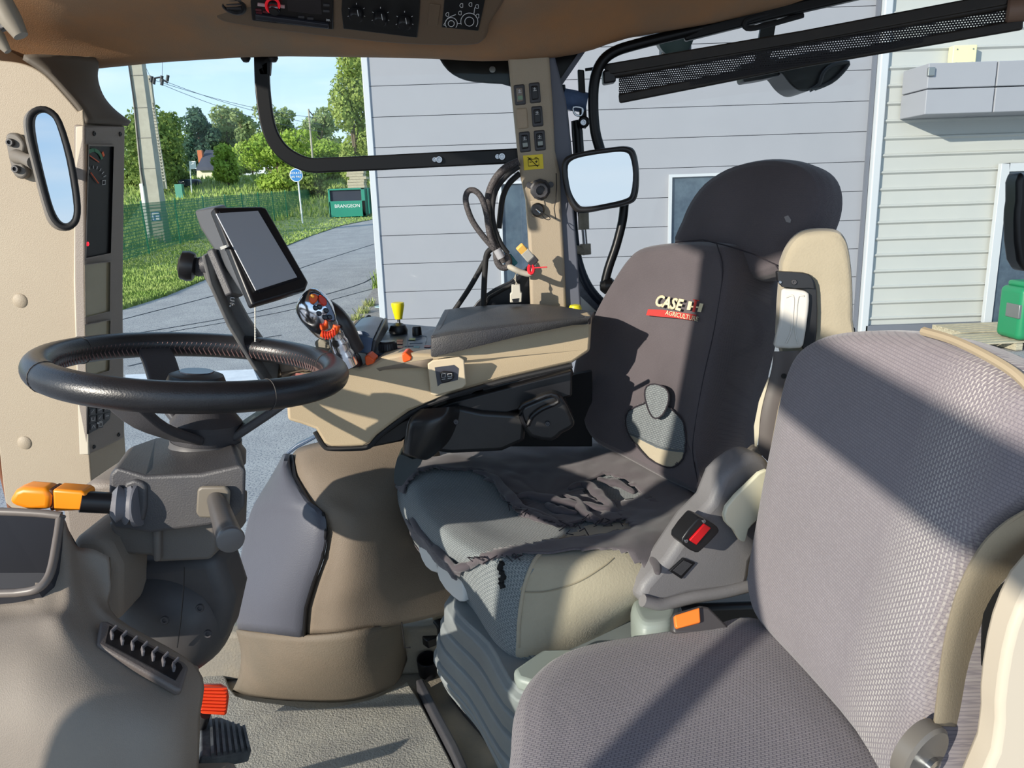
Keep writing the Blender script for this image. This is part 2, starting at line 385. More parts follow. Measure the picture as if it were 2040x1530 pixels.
# gravel strip, drain cover and weeds at the corner of the building
o = obj('gravel_strip', prism([G(x, y)+V((0, 0, .03)) for x, y in [(757, 560), (775, 566), (790, 660), (640, 700), (700, 640)]], (0, 0, -.03)), mat('gravel', (128, 124, 122), 1, var=(166, 160, 150), vscale=14, bump=1, bscale=40), smooth=False); tag(o, 'strip of rough gravel along the foot of the grey building', 'gravel')
o = obj('drain_cover', cyl(G(767, 614)+V((0, 0, .03)), (0, 0, 1), .22, .02, b=.005), mat('drain', (165, 188, 190), .6)); tag(o, 'pale round drain cover in the gravel at the corner of the building', 'drain cover')
strawm = mat('straw weeds', (176, 172, 120), .9, var=(126, 150, 70), vscale=5)
for j, (x, y, h, lab) in enumerate([(752, 575, .5, 'bushy green weed at the corner of the building'), (736, 612, .22, 'straw coloured weed tuft beside the drain cover'), (712, 640, .2, 'straw coloured weed tuft nearest the joystick'), (724, 626, .2, 'straw coloured weed between two others on the road edge')]):
    bm = NB(); p0 = G(x, y)
    for k in range(90):
        a = r1.random()*6.28; l = r1.uniform(.3, 1)*h; d = V((math.cos(a)*r1.uniform(.1, .9), math.sin(a)*r1.uniform(.1, .9), 1)).normalized()*l; b0 = p0+V((r1.uniform(-.12, .12), r1.uniform(-.12, .12), 0)); s = V((-math.sin(a), math.cos(a), 0))*.012
        bm.faces.new([bm.verts.new(b0-s), bm.verts.new(b0+s), bm.verts.new(b0+d+s*.4), bm.verts.new(b0+d-s*.4)])
    o = obj('weed', bm, strawm if j else bladem, smooth=False); tag(o, lab, 'weed', 'weeds along the road edge')
# ---------------------------------------------------------------- building
pm = mat('panel cladding', (149, 150, 156), .55, var=(153, 154, 160), vscale=.5, spec=.3)
trimw = mat('light trim', (190, 194, 198), .5)
darkj = mat('joint', (104, 108, 118), .8)
wglass = mat('window dark', (52, 66, 82), .12, var=(84, 100, 112), vscale=2.2, spec=.8)
bt = thing('building', W(1240, 657, YB), 'long grey building clad in flat horizontal panels, behind the cab', 'building')
xl = W(744, 300, YB).x; xr = W(1737, 300, YB).x
ph = .462; bm = NB(); z = GZ; 
while z < 7.5:
    prism([V((xl, YB, z+.004)), V((xr, YB, z+.004)), V((xr, YB, z+ph-.004)), V((xl, YB, z+ph-.004))], (0, .08, 0), bm); z += ph
obj('wall_panels', bm, pm, bt, smooth=False, bevel=.003, seg=1)
obj('backing_wall', prism([V((xl, YB+.06, GZ)), V((xr, YB+.06, GZ)), V((xr, YB+.06, 7.5)), V((xl, YB+.06, 7.5))], (0, 14, 0)), darkj, bt, smooth=False)
obj('corner_trim', box(((xl-.04), YB+.05, (GZ+7.5)/2), (.10, .16, 7.5-GZ)), trimw, bt, smooth=False, bevel=.01)
def window(parent, x0, x1, y0, y1, Y=None, fr=.045, name='window', bars=()):
    Y = Y or YB; a = W(x0, y0, Y); b = W(x1, y1, Y); X0, X1, Z1, Z0 = a.x, b.x, a.z, b.z
    t = NB()
    for (u0, u1, v0, v1) in ((X0, X0+fr, Z0, Z1), (X1-fr, X1, Z0, Z1), (X0+fr, X1-fr, Z1-fr, Z1), (X0+fr, X1-fr, Z0, Z0+fr)):
        box(((u0+u1)/2, Y-.03, (v0+v1)/2), (u1-u0, .09, v1-v0), t)
    for q in bars: xx = X0+(X1-X0)*q; box((xx, Y-.03, (Z0+Z1)/2), (.05, .08, Z1-Z0-2*fr), t)
    f = obj(name, t, trimw, parent, smooth=False, bevel=.006, seg=1)
    obj('pane', box(((X0+X1)/2, Y-.02, (Z0+Z1)/2), (X1-X0-1.9*fr, .015, Z1-Z0-1.9*fr)), wglass, f, smooth=False)
window(bt, 992, 1062, 362, 600); window(bt, 1332, 1470, 348, 560); window(bt, 1250, 1320, -90, 66); window(bt, 1364, 1548, -90, 30)
tb = thing('ribbed_building', W(1900, 657, YB-.1), 'building wall of pale ribbed horizontal cladding on the right', 'building')
cm = mat('ribbed cladding', (178, 180, 177), .5, var=(183, 184, 179), vscale=.6)
X0 = W(1742, 300, YB).x; X1 = W(2040, 300, YB).x+3; rib = .262; prof = []; z = GZ
while z < 5.2:
    prof += [(-.10, z), (-.10, z+rib*.74), (-.135, z+rib*.86), (-.135, z+rib*.93), (-.10, z+rib)]; z += rib
bm = NB(); a = [bm.verts.new((X0, YB+p[0], p[1])) for p in prof]; b = [bm.verts.new((X1, YB+p[0], p[1])) for p in prof]
for i in range(len(a)-1): bm.faces.new((a[i], b[i], b[i+1], a[i+1]))
v = [bm.verts.new(q) for q in ((X0, YB+.1, GZ), (X1, YB+.1, GZ), (X1, YB+.1, z), (X0, YB+.1, z))]; bm.faces.new(v)
obj('ribbed_panel', bm, cm, tb, smooth=False)
obj('corner_post', box((X0-.02, YB-.10, (GZ+5.2)/2), (.13, .16, 5.2-GZ)), trimw, tb, smooth=False, bevel=.02)
obj('dark_joint', box((X0-.12, YB-.03, (GZ+5.2)/2), (.05, .08, 5.2-GZ)), darkj, tb, smooth=False)  # dark coloured strip beside the corner post
window(tb, 1990, 2200, 326, 652, YB-.16, .13)
obj('base_strip', box(((X0+X1)/2, YB-.12, GZ+.06), (X1-X0, .12, .12)), darkj, tb, smooth=False)
cv = thing('canopy_box', W(1845, 228, YB-.2), 'grey panelled box canopy projecting from the ribbed wall at upper right', 'canopy')
D = .75; A = W(1850, 126, YB-.14-D); B = W(1842, 228, YB-.14-D); mid = (A.z+B.z)/2
for (z0, z1) in ((B.z, mid-.008), (mid+.008, A.z)):
    for (x0, x1) in ((B.x, B.x+1.0), (B.x+1.02, B.x+4)):
        obj('canopy_panel', box(((x0+x1)/2, YB-.14-D/2, (z0+z1)/2), (x1-x0, D, z1-z0)), pm, cv, smooth=False, bevel=.008, seg=1)
obj('bracket', box((B.x+.03, YB-.14-D-.015, A.z-.12), (.1, .05, .12)), mat('grey metal', (150, 152, 150), .4, .8), cv, smooth=False, bevel=.01)
t = thing('wall_vent', W(1916, 130, YB-.2), 'small cream box fixed to the ribbed wall above the canopy', 'vent box')
a = W(1895, 92, YB-.2); b = W(1938, 134, YB-.2)
obj('housing', box(((a.x+b.x)/2, YB-.2, (a.z+b.z)/2), (b.x-a.x, .14, a.z-b.z)), mat('cream', (232, 226, 170), .6), t, bevel=.015)
for k in range(4): obj('screw', cyl(V((a.x+.06+(k % 2)*(b.x-a.x-.12), YB-.272, b.z+.06+(k//2)*(a.z-b.z-.12))), (0, -1, 0), .012, .006, None, 10), MATS['grey metal'], t)
# yard clutter at the right
plt = mat('pallet wood', (196, 186, 160), .9, var=(150, 142, 124), vscale=6, stretch=(1, 8, 8))
def pallet(c, rz, lab, grp=None, w=1.2, d=.8, cat='pallet'):
    t = thing('pallet', c, lab, cat, grp); R_ = Matrix.Rotation(rz, 3, 'Z')
    for k in range(5): obj('deck_board', box(c+R_ @ V((0, -d/2+d*(k+.5)/5, .13)), (w, d/5*.62, .022), rot=R_), plt, t, smooth=False)
    for k in range(3):
        obj('stringer', box(c+R_ @ V((-w/2+.07+k*(w/2-.07), 0, .065)), (.1, d, .10), rot=R_), plt, t, smooth=False)
    return t
pallet(WZ(1990, 690, GZ), .1, 'wooden pallet under the green tank, nearest the seat', 'pallets by the ribbed wall'); pallet(WZ(1955, 668, GZ), .05, 'wooden pallet lying further back against the ribbed wall', 'pallets by the ribbed wall')
t = thing('green_tank', WZ(2030, 672, GZ+.15), 'green plastic tank with metal latch standing on a pallet at the right edge', 'tank')
cc = WZ(2040, 672, GZ+.15); obj('body', box(cc+V((.1, 0, .38)), (.75, .55, .76)), mat('green plastic', (24, 128, 84), .4), t, bevel=.08, seg=5)
obj('lid', box(cc+V((.1, 0, .79)), (.6, .45, .09)), MATS['green plastic'], t, bevel=.04)
obj('latch', box(cc+V((-.26, -.1, .42)), (.06, .3, .2)), MATS['grey metal'], t, bevel=.01)
cc = WZ(2035, 640, GZ)+V((.25, .6, 0))
obj_ = obj('folded_tarp', puff([cc+V((math.cos(a*.3927)*.5, math.sin(a*.3927)*.4, 1.25)) for a in range(16)], (0, 0, 1), roundprof(.35, .2, .5, bottom=0)), mat('red tarp', (176, 40, 52), .7, bump=1, bscale=12)); tag(obj_, 'red bundle on a light crate behind the green tank', 'tarpaulin')
o = obj('crate', box(cc+V((0, 0, .62)), (.8, .6, 1.24)), mat('crate', (206, 204, 178), .7), bevel=.02); tag(o, 'pale crate carrying the red bundle by the right window', 'crate')
# ---------------------------------------------------------------- poles, sign, dumpster, fence, house
conc = mat('concrete', (172, 168, 156), .9, var=(156, 152, 140), vscale=2, bump=.3, bscale=20)
base = GP.at(312, 486); Yp = base.y; b0, b1 = W(291, 486, Yp), W(330, 484, Yp); t0, t1 = W(249, 40, Yp), W(271, 40, Yp)
t = thing('utility_pole', base, 'thick tapered concrete utility pole in the grass, left of the picture', 'utility pole')
def taper(a, b, c, d, dep0, dep1):
    bm = NB(); q = [bm.verts.new(p) for p in (a, b, b+V((0, dep0, 0)), a+V((0, dep0, 0)), c, d, d+V((0, dep1, 0)), c+V((0, dep1, 0)))]
    for f in ((0, 1, 2, 3), (7, 6, 5, 4), (0, 4, 5, 1), (1, 5, 6, 2), (2, 6, 7, 3), (3, 7, 4, 0)): bm.faces.new([q[i] for i in f])
    return bm
obj('shaft', taper(b0, b1, t0, t1, .6, .35), conc, t, smooth=False, bevel=.02)
bm = NB()
for yy in (410, 452, 470, 330, 268, 208, 145, 412):
    k = (486-yy)/446; L = b0.lerp(t0, k); Rr = b1.lerp(t1, k); box((L+Rr)/2+V((0, -.012, 0)), ((Rr-L).length, .012, .025), bm)
obj('band', bm, mat('pole band', (120, 118, 112), .9), t, smooth=False)
pb = W(311, 431, Yp)-V((0, .03, 0)); s_ = .0010*Yp
nb = NB(); box(pb, (17*Yp/FPX, .02, 17*Yp/FPX), nb); pl_ = obj('number_plate', nb, mat('plate', (225, 230, 235), .5), t, smooth=False)
nb = NB(); e_ = 17*Yp/FPX
for (dx, dz, sx_, sz_) in ((0, .45, 1, .12), (0, -.45, 1, .12), (.45, 0, .12, 1), (-.45, 0, .12, 1), (-.15, -.1, .25, .55), (.15, .15, .5, .14), (.15, -.1, .4, .14)): box(pb+V((dx*e_, -.012, dz*e_)), (sx_*e_, .008, sz_*e_), nb)
obj('plate_mark', nb, mat('plate blue', (36, 92, 160), .5), pl_, smooth=False)
bm = NB(); tube([W(286, 370, Yp-.05), W(281, 340, Yp-.05), W(268, 210, Yp-.05), W(255, 120, Yp-.05), W(249, 40, Yp-.05)], .03, bm, 8); obj('cable_run', bm, mat('cable dark', (60, 60, 62), .7), t)
obj('cable_guard', box(W(290, 427, Yp-.06), (.16, .1, 115*Yp/FPX)), mat('guard', (222, 222, 214), .6), t, bevel=.02)
Y2 = 48; t = thing('utility_pole', W(324, 366, Y2), 'slim concrete pole with climbing holes and insulators, beside the thick pole', 'utility pole')
obj('shaft', taper(W(319, 376, Y2), W(326, 376, Y2), W(293, 150, Y2), W(299, 150, Y2), .3, .2), conc, t, smooth=False)
obj('shaft', taper(W(330.5, 376, Y2), W(332.5, 376, Y2), W(304, 205, Y2), W(306, 205, Y2), .1, .08), conc, t, smooth=False)
bm = NB()
for k in range(24):
    yy = 215+k*6.3; xx = 305.5+(yy-215)*.155; box(W(xx-1.5, yy, Y2), (.24, .1, .07), bm)
obj('rungs', bm, conc, t, smooth=False)
bm = NB(); tube([W(297, 158, Y2), W(318, 154, Y2), W(334, 165, Y2)], .05, bm, 8)
for (x, y) in ((301, 164), (306, 168), (321, 163), (322, 170), (333, 162)): cyl(W(x, y, Y2), (0.3, 0, 1), .09, .35, bm, 10)
obj('insulator_arm', bm, mat('dark metal', (50, 52, 56), .5, .5), t)
for i, (a, b, sg) in enumerate([((302, 158), (640, 236), .5), ((322, 168), (640, 262), .6), ((324, 110), (323, 160), 0), ((283, 118), (300, 155), 0), ((334, 164), (640, 248), .5)]):
    A, B = W(*a, Y2), W(*b, Y2+8 if i in (0, 1, 4) else Y2); pts = [A.lerp(B, q/12)-V((0, 0, sg*2.4*(q/12)*(1-q/12))) for q in range(13)]
    o = obj('overhead_wire', tube(pts, .014, seg=5), mat('wire', (90, 100, 115), .6)); tag(o, ['overhead wire running right from the slim pole top, highest of three', 'overhead wire leaving the right insulator, lowest of three', 'wire rising straight up from the insulator arm', 'wire between the thick pole and the slim pole', 'overhead wire from the slim pole, middle of three'][i], 'wire', 'overhead wires')
t = thing('lamp_post', V((W(618, 300, 60).x, 60, zf(60))), 'thin distant pole among the trees right of the black window bar', 'pole')
obj('shaft', tube([V((W(621, 300, 60).x, 60, zf(60))), W(614.5, 217, 60)], [.09, .06], seg=8), conc, t); obj('lamp_arm', tube([W(614.5, 219, 60), W(624, 231, 60)], .04, seg=6), MATS['dark metal'], t)
# sign
sb = GP.at(603, 446); Ys = sb.y; t = thing('road_sign', sb, 'round blue road sign with white writing on a white post', 'road sign')
cs = W(590, 349, Ys-.06); r_ = 12.6*Ys/FPX
obj('post', tube([sb, W(593, 352, Ys)], .045, seg=10), mat('white paint', (226, 230, 232), .5), t)
di = obj('sign_disc', cyl(cs+V((0, .03, 0)), (0, -1, 0), r_, .04, seg=40, b=.008), MATS['white paint'], t)
obj('blue_face', cyl(cs-V((0, .01, 0)), (0, -1, 0), r_*.88, .012, seg=40), mat('sign blue', (28, 120, 190), .5), t)
bm = textbm('ROULEZ', cs+V((0, -.03, r_*.3)), V((1, 0, 0)), V((0, 0, 1)), r_*.45, bold=.02); join(bm, textbm('AU PAS', cs+V((0, -.03, -r_*.25)), V((1, 0, 0)), V((0, 0, 1)), r_*.45, bold=.02))
obj('lettering', bm, MATS['white paint'], t, smooth=False)
# dumpster
Yd = GP.at(700, 434).y; a = W(658, 433, Yd); b = W(726, 374, Yd); grn = mat('dumpster green', (14, 122, 104), .5, var=(20, 134, 112), vscale=1)
t = thing('dumpster', V(((a.x+b.x)/2, Yd, a.z)), 'large green steel waste container standing on the far road', 'container')
wd = b.x-a.x; ht = b.z-a.z; dp = wd*.7; bm = NB()
for (cx, cz, sx_, sz_) in ((0, ht*.28, wd, ht*.56), (0, ht*.97, wd, ht*.06), (-wd*.48, ht*.5, wd*.05, ht), (wd*.45, ht*.5, wd*.1, ht)): box(V((a.x+wd/2+cx, Yd, a.z+cz)), (sx_, .12, sz_), bm)
obj('front_wall', bm, grn, t, smooth=False, bevel=.02)
obj('opening', box(V((a.x+wd*.46, Yd+.12, a.z+ht*.75)), (wd*.85, .06, ht*.42)), mat('inside shade', (18, 30, 52), .7), t, smooth=False)  # dark sheet across the opening, coloured as the shade inside
sv = V((22*Yd/FPX, dp, 0)); bm = prism([V((b.x, Yd, a.z+.15)), V((b.x, Yd, b.z)), V((b.x, Yd, b.z))+sv, V((b.x, Yd, a.z+.15))+sv], (-.1, 0, 0))
for k in range(5): p = V((b.x, Yd, a.z+.15))+sv*((k+.5)/5); prism([p, p+sv*.05, p+sv*.05+V((0, 0, ht-.2)), p+V((0, 0, ht-.2))], (.12, -.1, 0), bm)
obj('side_wall', bm, grn, t, smooth=False)
obj('back_wall', box(V((a.x+wd/2, Yd+dp, a.z+ht*.5)), (wd, .1, ht)), grn, t, smooth=False); obj('floor_pan', box(V((a.x+wd/2, Yd+dp/2, a.z+.1)), (wd, dp, .1)), grn, t, smooth=False)
obj('lettering', textbm('BRANGEON', V((a.x+wd*.5, Yd-.075, a.z+ht*.38)), V((1, 0, 0)), V((0, 0, 1)), ht*.17, bold=.0), MATS['white paint'], t, smooth=False)
zt0 = W(714, 341, Yd+dp+1.5).z; nP = 14
for k in range(nP):
    c = W(714, 371, Yd+dp+1.5); c.z = zf(c.y)+(zt0-zf(c.y))*(k+.5)/nP; o = obj('pallet', box(c+V((r1.uniform(-.1, .1), 0, 0)), (34*Yd/FPX, 1.0, (zt0-zf(c.y))/nP*.93)), plt, smooth=False, bevel=.01); tag(o, ['topmost', 'second from top', 'third from top', 'fourth from top', 'fifth from top', 'sixth from top', 'seventh from top', 'eighth from top', 'ninth from top', 'tenth from top', 'fourth from bottom', 'third from bottom', 'second from bottom', 'bottom'][nP-1-k]+' wooden pallet in the stack behind the green waste container', 'pallet', 'pallets stacked behind the waste container')
# mesh fence
mm = bpy.data.materials.new('wire mesh'); mm.use_nodes = True; n = mm.node_tree; bs = n.nodes['Principled BSDF']; bs.inputs['Base Color'].default_value = lin((20, 120, 84)); bs.inputs['Roughness'].default_value = .5
tr = n.nodes.new('ShaderNodeBsdfTransparent'); mx = n.nodes.new('ShaderNodeMixShader'); br = n.nodes.new('ShaderNodeTexBrick'); tc = n.nodes.new('ShaderNodeTexCoord')
br.offset = 0; br.inputs['Scale'].default_value = 1; br.inputs['Brick Width'].default_value = .05; br.inputs['Row Height'].default_value = .10; br.inputs['Mortar Size'].default_value = .011; br.inputs['Mortar Smooth'].default_value = 0
n.links.new(tc.outputs['UV'], br.inputs[0]); n.links.new(br.outputs['Fac'], mx.inputs[0]); n.links.new(tr.outputs[0], mx.inputs[1]); n.links.new(bs.outputs[0], mx.inputs[2]); n.links.new(mx.outputs[0], n.nodes['Material Output'].inputs[0])
tf = thing('mesh_fence', GP.at(450, 464), 'green wire mesh fence with green posts running along the grass', 'fence')
fb = [(180, 545)]+fence_l+[(640, 420), (656, 414)]; ft = [(200, 408), (280, 401), (347, 395), (403, 390), (447, 387), (480, 385), (513, 383), (541, 381), (567, 379), (625, 374), (650, 372)]
B_ = [GP.at(x, y) for x, y in fb]; T_ = [W(x, y, p.y) for (x, y), p in zip(ft, B_)]
gp = mat('fence post', (20, 112, 76), .5)
for p, q in zip(B_, T_): obj('post', tube([p, q], .035, seg=8), gp, tf)
for p, q, p2, q2 in zip(B_, T_, B_[1:], T_[1:]):
    bm = NB(); f = bm.faces.new([bm.verts.new(v) for v in (p, p2, q2-V((0, 0, .08)), q-V((0, 0, .08)))]); uvl = bm.loops.layers.uv.verify(); L_ = (p2-p).length
    for lp, uv_ in zip(f.loops, ((0, 0), (L_, 0), (L_, 1.6), (0, 1.6))): lp[uvl].uv = uv_
    obj('mesh_panel', bm, mm, tf, smooth=False, solid=.004)
# house
Yh = 72; t = thing('house', V((W(408,362,Yh).x, Yh, zf(Yh))), 'small white walled house with dark roof and brick chimney among the trees', 'house')
wh = mat('render wall', (232, 226, 206), .9); obj('wall', prism([W(x, y, Yh) for x, y in [(392, 338), (424, 338), (424, 361), (392, 361)]], (0, 7, 0)), wh, t, smooth=False)
obj('roof', prism([W(390, 340, Yh-.4), W(425, 339, Yh-.4), W(432, 306, Yh+3), W(408, 305, Yh+3)], (0, .3, .3)), mat('slate', (70, 72, 82), .8), t, smooth=False)
obj('gable', prism([W(424, 340, Yh), W(450, 340, Yh+3), W(432, 307, Yh+3)], (.2, .2, 0)), wh, t, smooth=False)
obj('chimney', box(W(400, 312, Yh+2), (.4, .4, 1.1)), mat('brick', (190, 108, 70), .9), t, smooth=False)
for i, (x0, y0, x1, y1, pb_, lab) in enumerate([(378, 321, 390, 337, 362, 'white square sign board on a post near the house')]):
    t = thing('notice_board', W(384, 362, 62), lab, 'sign'); obj('board', box(W(384, 329, 62), (.5, .05, .6)), MATS['white paint'], t, smooth=False); obj('post', tube([W(378, 326, 62), V((W(379, 362, 62).x, 62, zf(62)))], .05, seg=8), MATS['white paint'], t)
o = obj('utility_box', box(V((W(356, 364, 60).x, 60, zf(60)+.5)), (.55, .4, 1.0)), mat('grey green', (70, 140, 120), .6), smooth=False, bevel=.02); tag(o, 'small green box in the grass left of the house', 'utility box')
pcx = W(378, 366, 66).x
o = obj('parked_car', puff([V((pcx+.95*math.cos(a*.3927), 66+math.sin(a*.3927)*.9, zf(66))) for a in range(16)], (0, 0, 1), roundprof(.55, .25, .3, bottom=0)), mat('dark blue', (40, 52, 62), .3)); tag(o, 'low dark shape of a vehicle in front of the house', 'car')
# trees
def leafm(nm, c, v): 
    m = mat(nm, c, .75, var=v, vscale=.35, spec=.2); n = m.node_tree; b = n.nodes['Principled BSDF']; b.inputs['Subsurface Weight'].default_value = 0
    o = n.nodes['Material Output']; tl = n.nodes.new('ShaderNodeBsdfTranslucent'); tl.inputs[0].default_value = lin(v); mx = n.nodes.new('ShaderNodeMixShader'); mx.inputs[0].default_value = .3
    n.links.new(b.outputs[0], mx.inputs[1]); n.links.new(tl.outputs[0], mx.inputs[2]); n.links.new(mx.outputs[0], o.inputs[0]); return m
LM = dict(mid=leafm('leaf mid', (92, 118, 58), (142, 160, 84)), dark=leafm('leaf dark', (60, 90, 74), (96, 122, 96)), pale=leafm('leaf pale', (128, 148, 98), (168, 182, 128)), lime=leafm('leaf lime', (128, 160, 62), (176, 196, 92)), birch=leafm('leaf birch', (132, 154, 74), (180, 192, 112)))
bark = mat('bark', (112, 100, 84), .9)
def tree(name, lab, cx, base, top, wpx, Y, kind, n=4200, shape='round', group='trees beyond the road', leaf=None, cat='tree'):
    rr_ = random.Random(int(cx*7+top)); b = W(cx, base, Y); tp = W(cx, top, Y); wd = wpx*Y/FPX; b.z = zf(Y); H = (tp.z-b.z)*1.0
    t = thing(name, b, lab, cat, group); bm = NB(); lf = leaf or max(.10, .0052*Y)
    blobs = []
    nb_ = 20 if shape != 'cone' else 14
    for i in range(nb_):
        if shape == 'cone':
            k = i/nb_; blobs.append((V((rr_.uniform(-.1, .1)*wd*(1-k), rr_.uniform(-.2, .2)*wd*(1-k), H*(.12+.86*k))), wd*.5*(1.02-k), H*.09))
        elif shape == 'tall':
            k = rr_.random(); blobs.append((V((rr_.uniform(-.36, .36)*wd*(1.1-k*.6), rr_.uniform(-.3, .3)*wd, H*(.12+.76*(k if i else 1)))), wd*rr_.uniform(.18, .28), H*rr_.uniform(.09, .14)))
        else:
            a = rr_.uniform(0, 6.28); k = rr_.random(); rad = math.sqrt(rr_.random())*.36*math.sin(math.pi*(.15+.75*k)); k = k if i else 1; blobs.append((V((math.cos(a)*rad*wd, math.sin(a)*rad*wd, H*(.12+.74*k))), wd*rr_.uniform(.18, .27), H*rr_.uniform(.12, .18)))
    for i in range(n):
        c, rx, rz = blobs[rr_.randrange(len(blobs))]; d = V((rr_.gauss(0, 1), rr_.gauss(0, 1), rr_.gauss(0, 1))).normalized(); s = rr_.uniform(.72, 1.08)
        p = b+c+V((d.x*rx*s, d.y*rx*s, d.z*rz*s)); p.z = max(p.z, b.z+.05)
        nn = (d*.8+V((rr_.gauss(0, .5), rr_.gauss(0, .5), rr_.gauss(0, .5)))).normalized(); u = nn.orthogonal().normalized(); v = nn.cross(u); a = rr_.uniform(0, 3.14); u, v = u*math.cos(a)+v*math.sin(a), v*math.cos(a)-u*math.sin(a)
        sz = lf*rr_.uniform(.5, 1.15); q = [bm.verts.new(p+u*sz*x+v*sz*y) for x, y in ((-.5, 0), (0, -.35), (.5, 0), (0, .35))]; bm.faces.new(q)
    obj('foliage', bm, LM[kind], t, smooth=False)
    bm = NB(); tube([b, b+V((wd*.02, 0, H*.4)), b+V((-wd*.02, 0, H*.85))], [max(.06, wd*.035), wd*.022+.02, .03], bm, 8)
    for i in range(5):
        c = blobs[i][0]; tube([b+V((0, 0, max(.1, c.z*.45))), b+c*.8+V((0, 0, c.z*.1)), b+c], [.06+wd*.008, .05, .02], bm, 6)
    obj('trunk', bm, bark, t)
tree('tree', 'broad mid green tree behind the thick pole at the left', 300, 372, 208, 150, 62, 'mid', 7000)
tree('tree', 'green tree just right of the slim pole', 352, 370, 222, 60, 66, 'mid', 3500)
tree('conifer', 'dark blue green conifer above the house', 406, 352, 214, 78, 84, 'dark', 5200)
tree('tree', 'pale poplar trees directly right of the conifer', 462, 360, 210, 84, 88, 'pale', 5200, 'tall')
tree('tree', 'pale tree showing left of the black window bar', 505, 360, 215, 60, 86, 'pale', 3200, 'tall')
tree('tree', 'pale loose tree just inside the black window bar', 570, 350, 206, 80, 84, 'pale', 4800, 'tall')
tree('tree', 'thin pale trees behind the distant lamp pole', 640, 350, 214, 76, 80, 'pale', 3800, 'tall')
tree('bush', 'round bright green bush right of the house', 456, 372, 288, 62, 66, 'lime', 3800, cat='bush')
tree('willow_bush', 'large yellow green bush behind the blue road sign', 560, 392, 258, 150, 62, 'lime', 8500, cat='bush')
tree('bush', 'yellow green bush above the waste container', 672, 372, 276, 110, 68, 'lime', 5200, cat='bush')
tree('bush', 'dark green shrub left of the waste container', 622, 420, 335, 84, 58, 'mid', 3600, cat='bush')
tree('birch', 'tall drooping birch against the corner of the building', 714, 400, 92, 84, 60, 'birch', 8000, 'tall')
tree('birch', 'second birch mostly hidden behind the building', 750, 400, 60, 70, 62, 'birch', 3500, 'tall')
tree('hedge', 'low dark hedge at the left beyond the fence', 290, 372, 342, 130, 68, 'mid', 2600, cat='hedge')
tree('hedge', 'trimmed hedge in front of the house', 365, 366, 342, 60, 68, 'mid', 1400, cat='hedge')
FL = ['far green tree hidden mostly behind the instrument panel', 'far green tree between the thick pole and the conifer', 'far green tree directly behind the house chimney', 'far green tree behind the pale poplars above the monitor', 'far green tree behind the curve of the black window bar', 'far green tree behind the distant lamp pole', 'far green tree next to the corner of the grey building']
for i in range(7):
    tree('far_tree', FL[i], 170+i*96, 372, 228+(i*37 % 30), 130, 112, ['mid', 'pale', 'mid'][i % 3], 2200, group='far trees behind the grass')
# ================================================================ CAB SHELL
beige = mat('beige plastic', (172, 158, 136), .55, var=(166, 151, 130), vscale=3, bump=.25, bscale=700)
beige_d = mat('beige trim', (176, 158, 134), .6, bump=.25, bscale=700)
gplast = mat('grey brown plastic', (136, 126, 117), .5, bump=.3, bscale=700)
dgrey = mat('dark grey plastic', (62, 62, 66), .45, var=(72, 71, 74), vscale=12, bump=.2, bscale=600)
black = mat('black plastic', (24, 24, 27), .38)
rubber = mat('black rubber', (28, 28, 30), .7)
paint = mat('black paint', (11, 12, 14), .35, spec=.3)
steel = mat('steel', (170, 172, 176), .25, 1)
white = mat('white plastic', (226, 224, 214), .4)
cabgrey = mat('cab grey', (96, 100, 112), .5)
orange = mat('orange plastic', (240, 92, 24), .4)
orange2 = mat('stalk orange', (250, 146, 22), .4)
red = mat('red plastic', (206, 20, 28), .4)
liner = mat('headliner', (140, 121, 100), .85, var=(182, 128, 80), vscale=2.2, bump=.2, bscale=500)
# ceiling: side rail of the roof lining curving up into the flat roof
e0 = [(-90, 114), (30, 121), (110, 126), (180, 124), (300, 112), (420, 104), (520, 99), (640, 99), (860, 103), (960, 108), (1100, 102), (1180, 85), (1250, 62), (1420, 33), (1600, -6)]
rows = [[W(x, y-2, 1.66) + V((0, 0, .03)) for x, y in e0], [W(x, y-1, 1.56) for x, y in e0], [W(x, y, 1.50) for x, y in e0], [W(x, y-14, 1.475) for x, y in e0], [W(x, y-60, 1.43) for x, y in e0], [W(x, y-150, 1.32) for x, y in e0]]
xa, xb = rows[2][0].x, 1.25
for Y, Z in ((1.12, 1.50), (.6, 1.53), (.05, 1.52)): rows.append([V((xa+(xb-xa)*i/(len(e0)-1), Y, Z)) for i in range(len(e0))])
o = obj('ceiling', grid(rows, 2, 3), liner, solid=.02, off=0); o['kind'] = 'structure'
# upper roof skin so that no sun leaks between the rail and the pane tops
o = obj('roof_panel', box(((xa+1.25)/2, .82, 1.60), (1.25-xa, 1.62, .06)), cabgrey, bevel=.02); o['kind'] = 'structure'
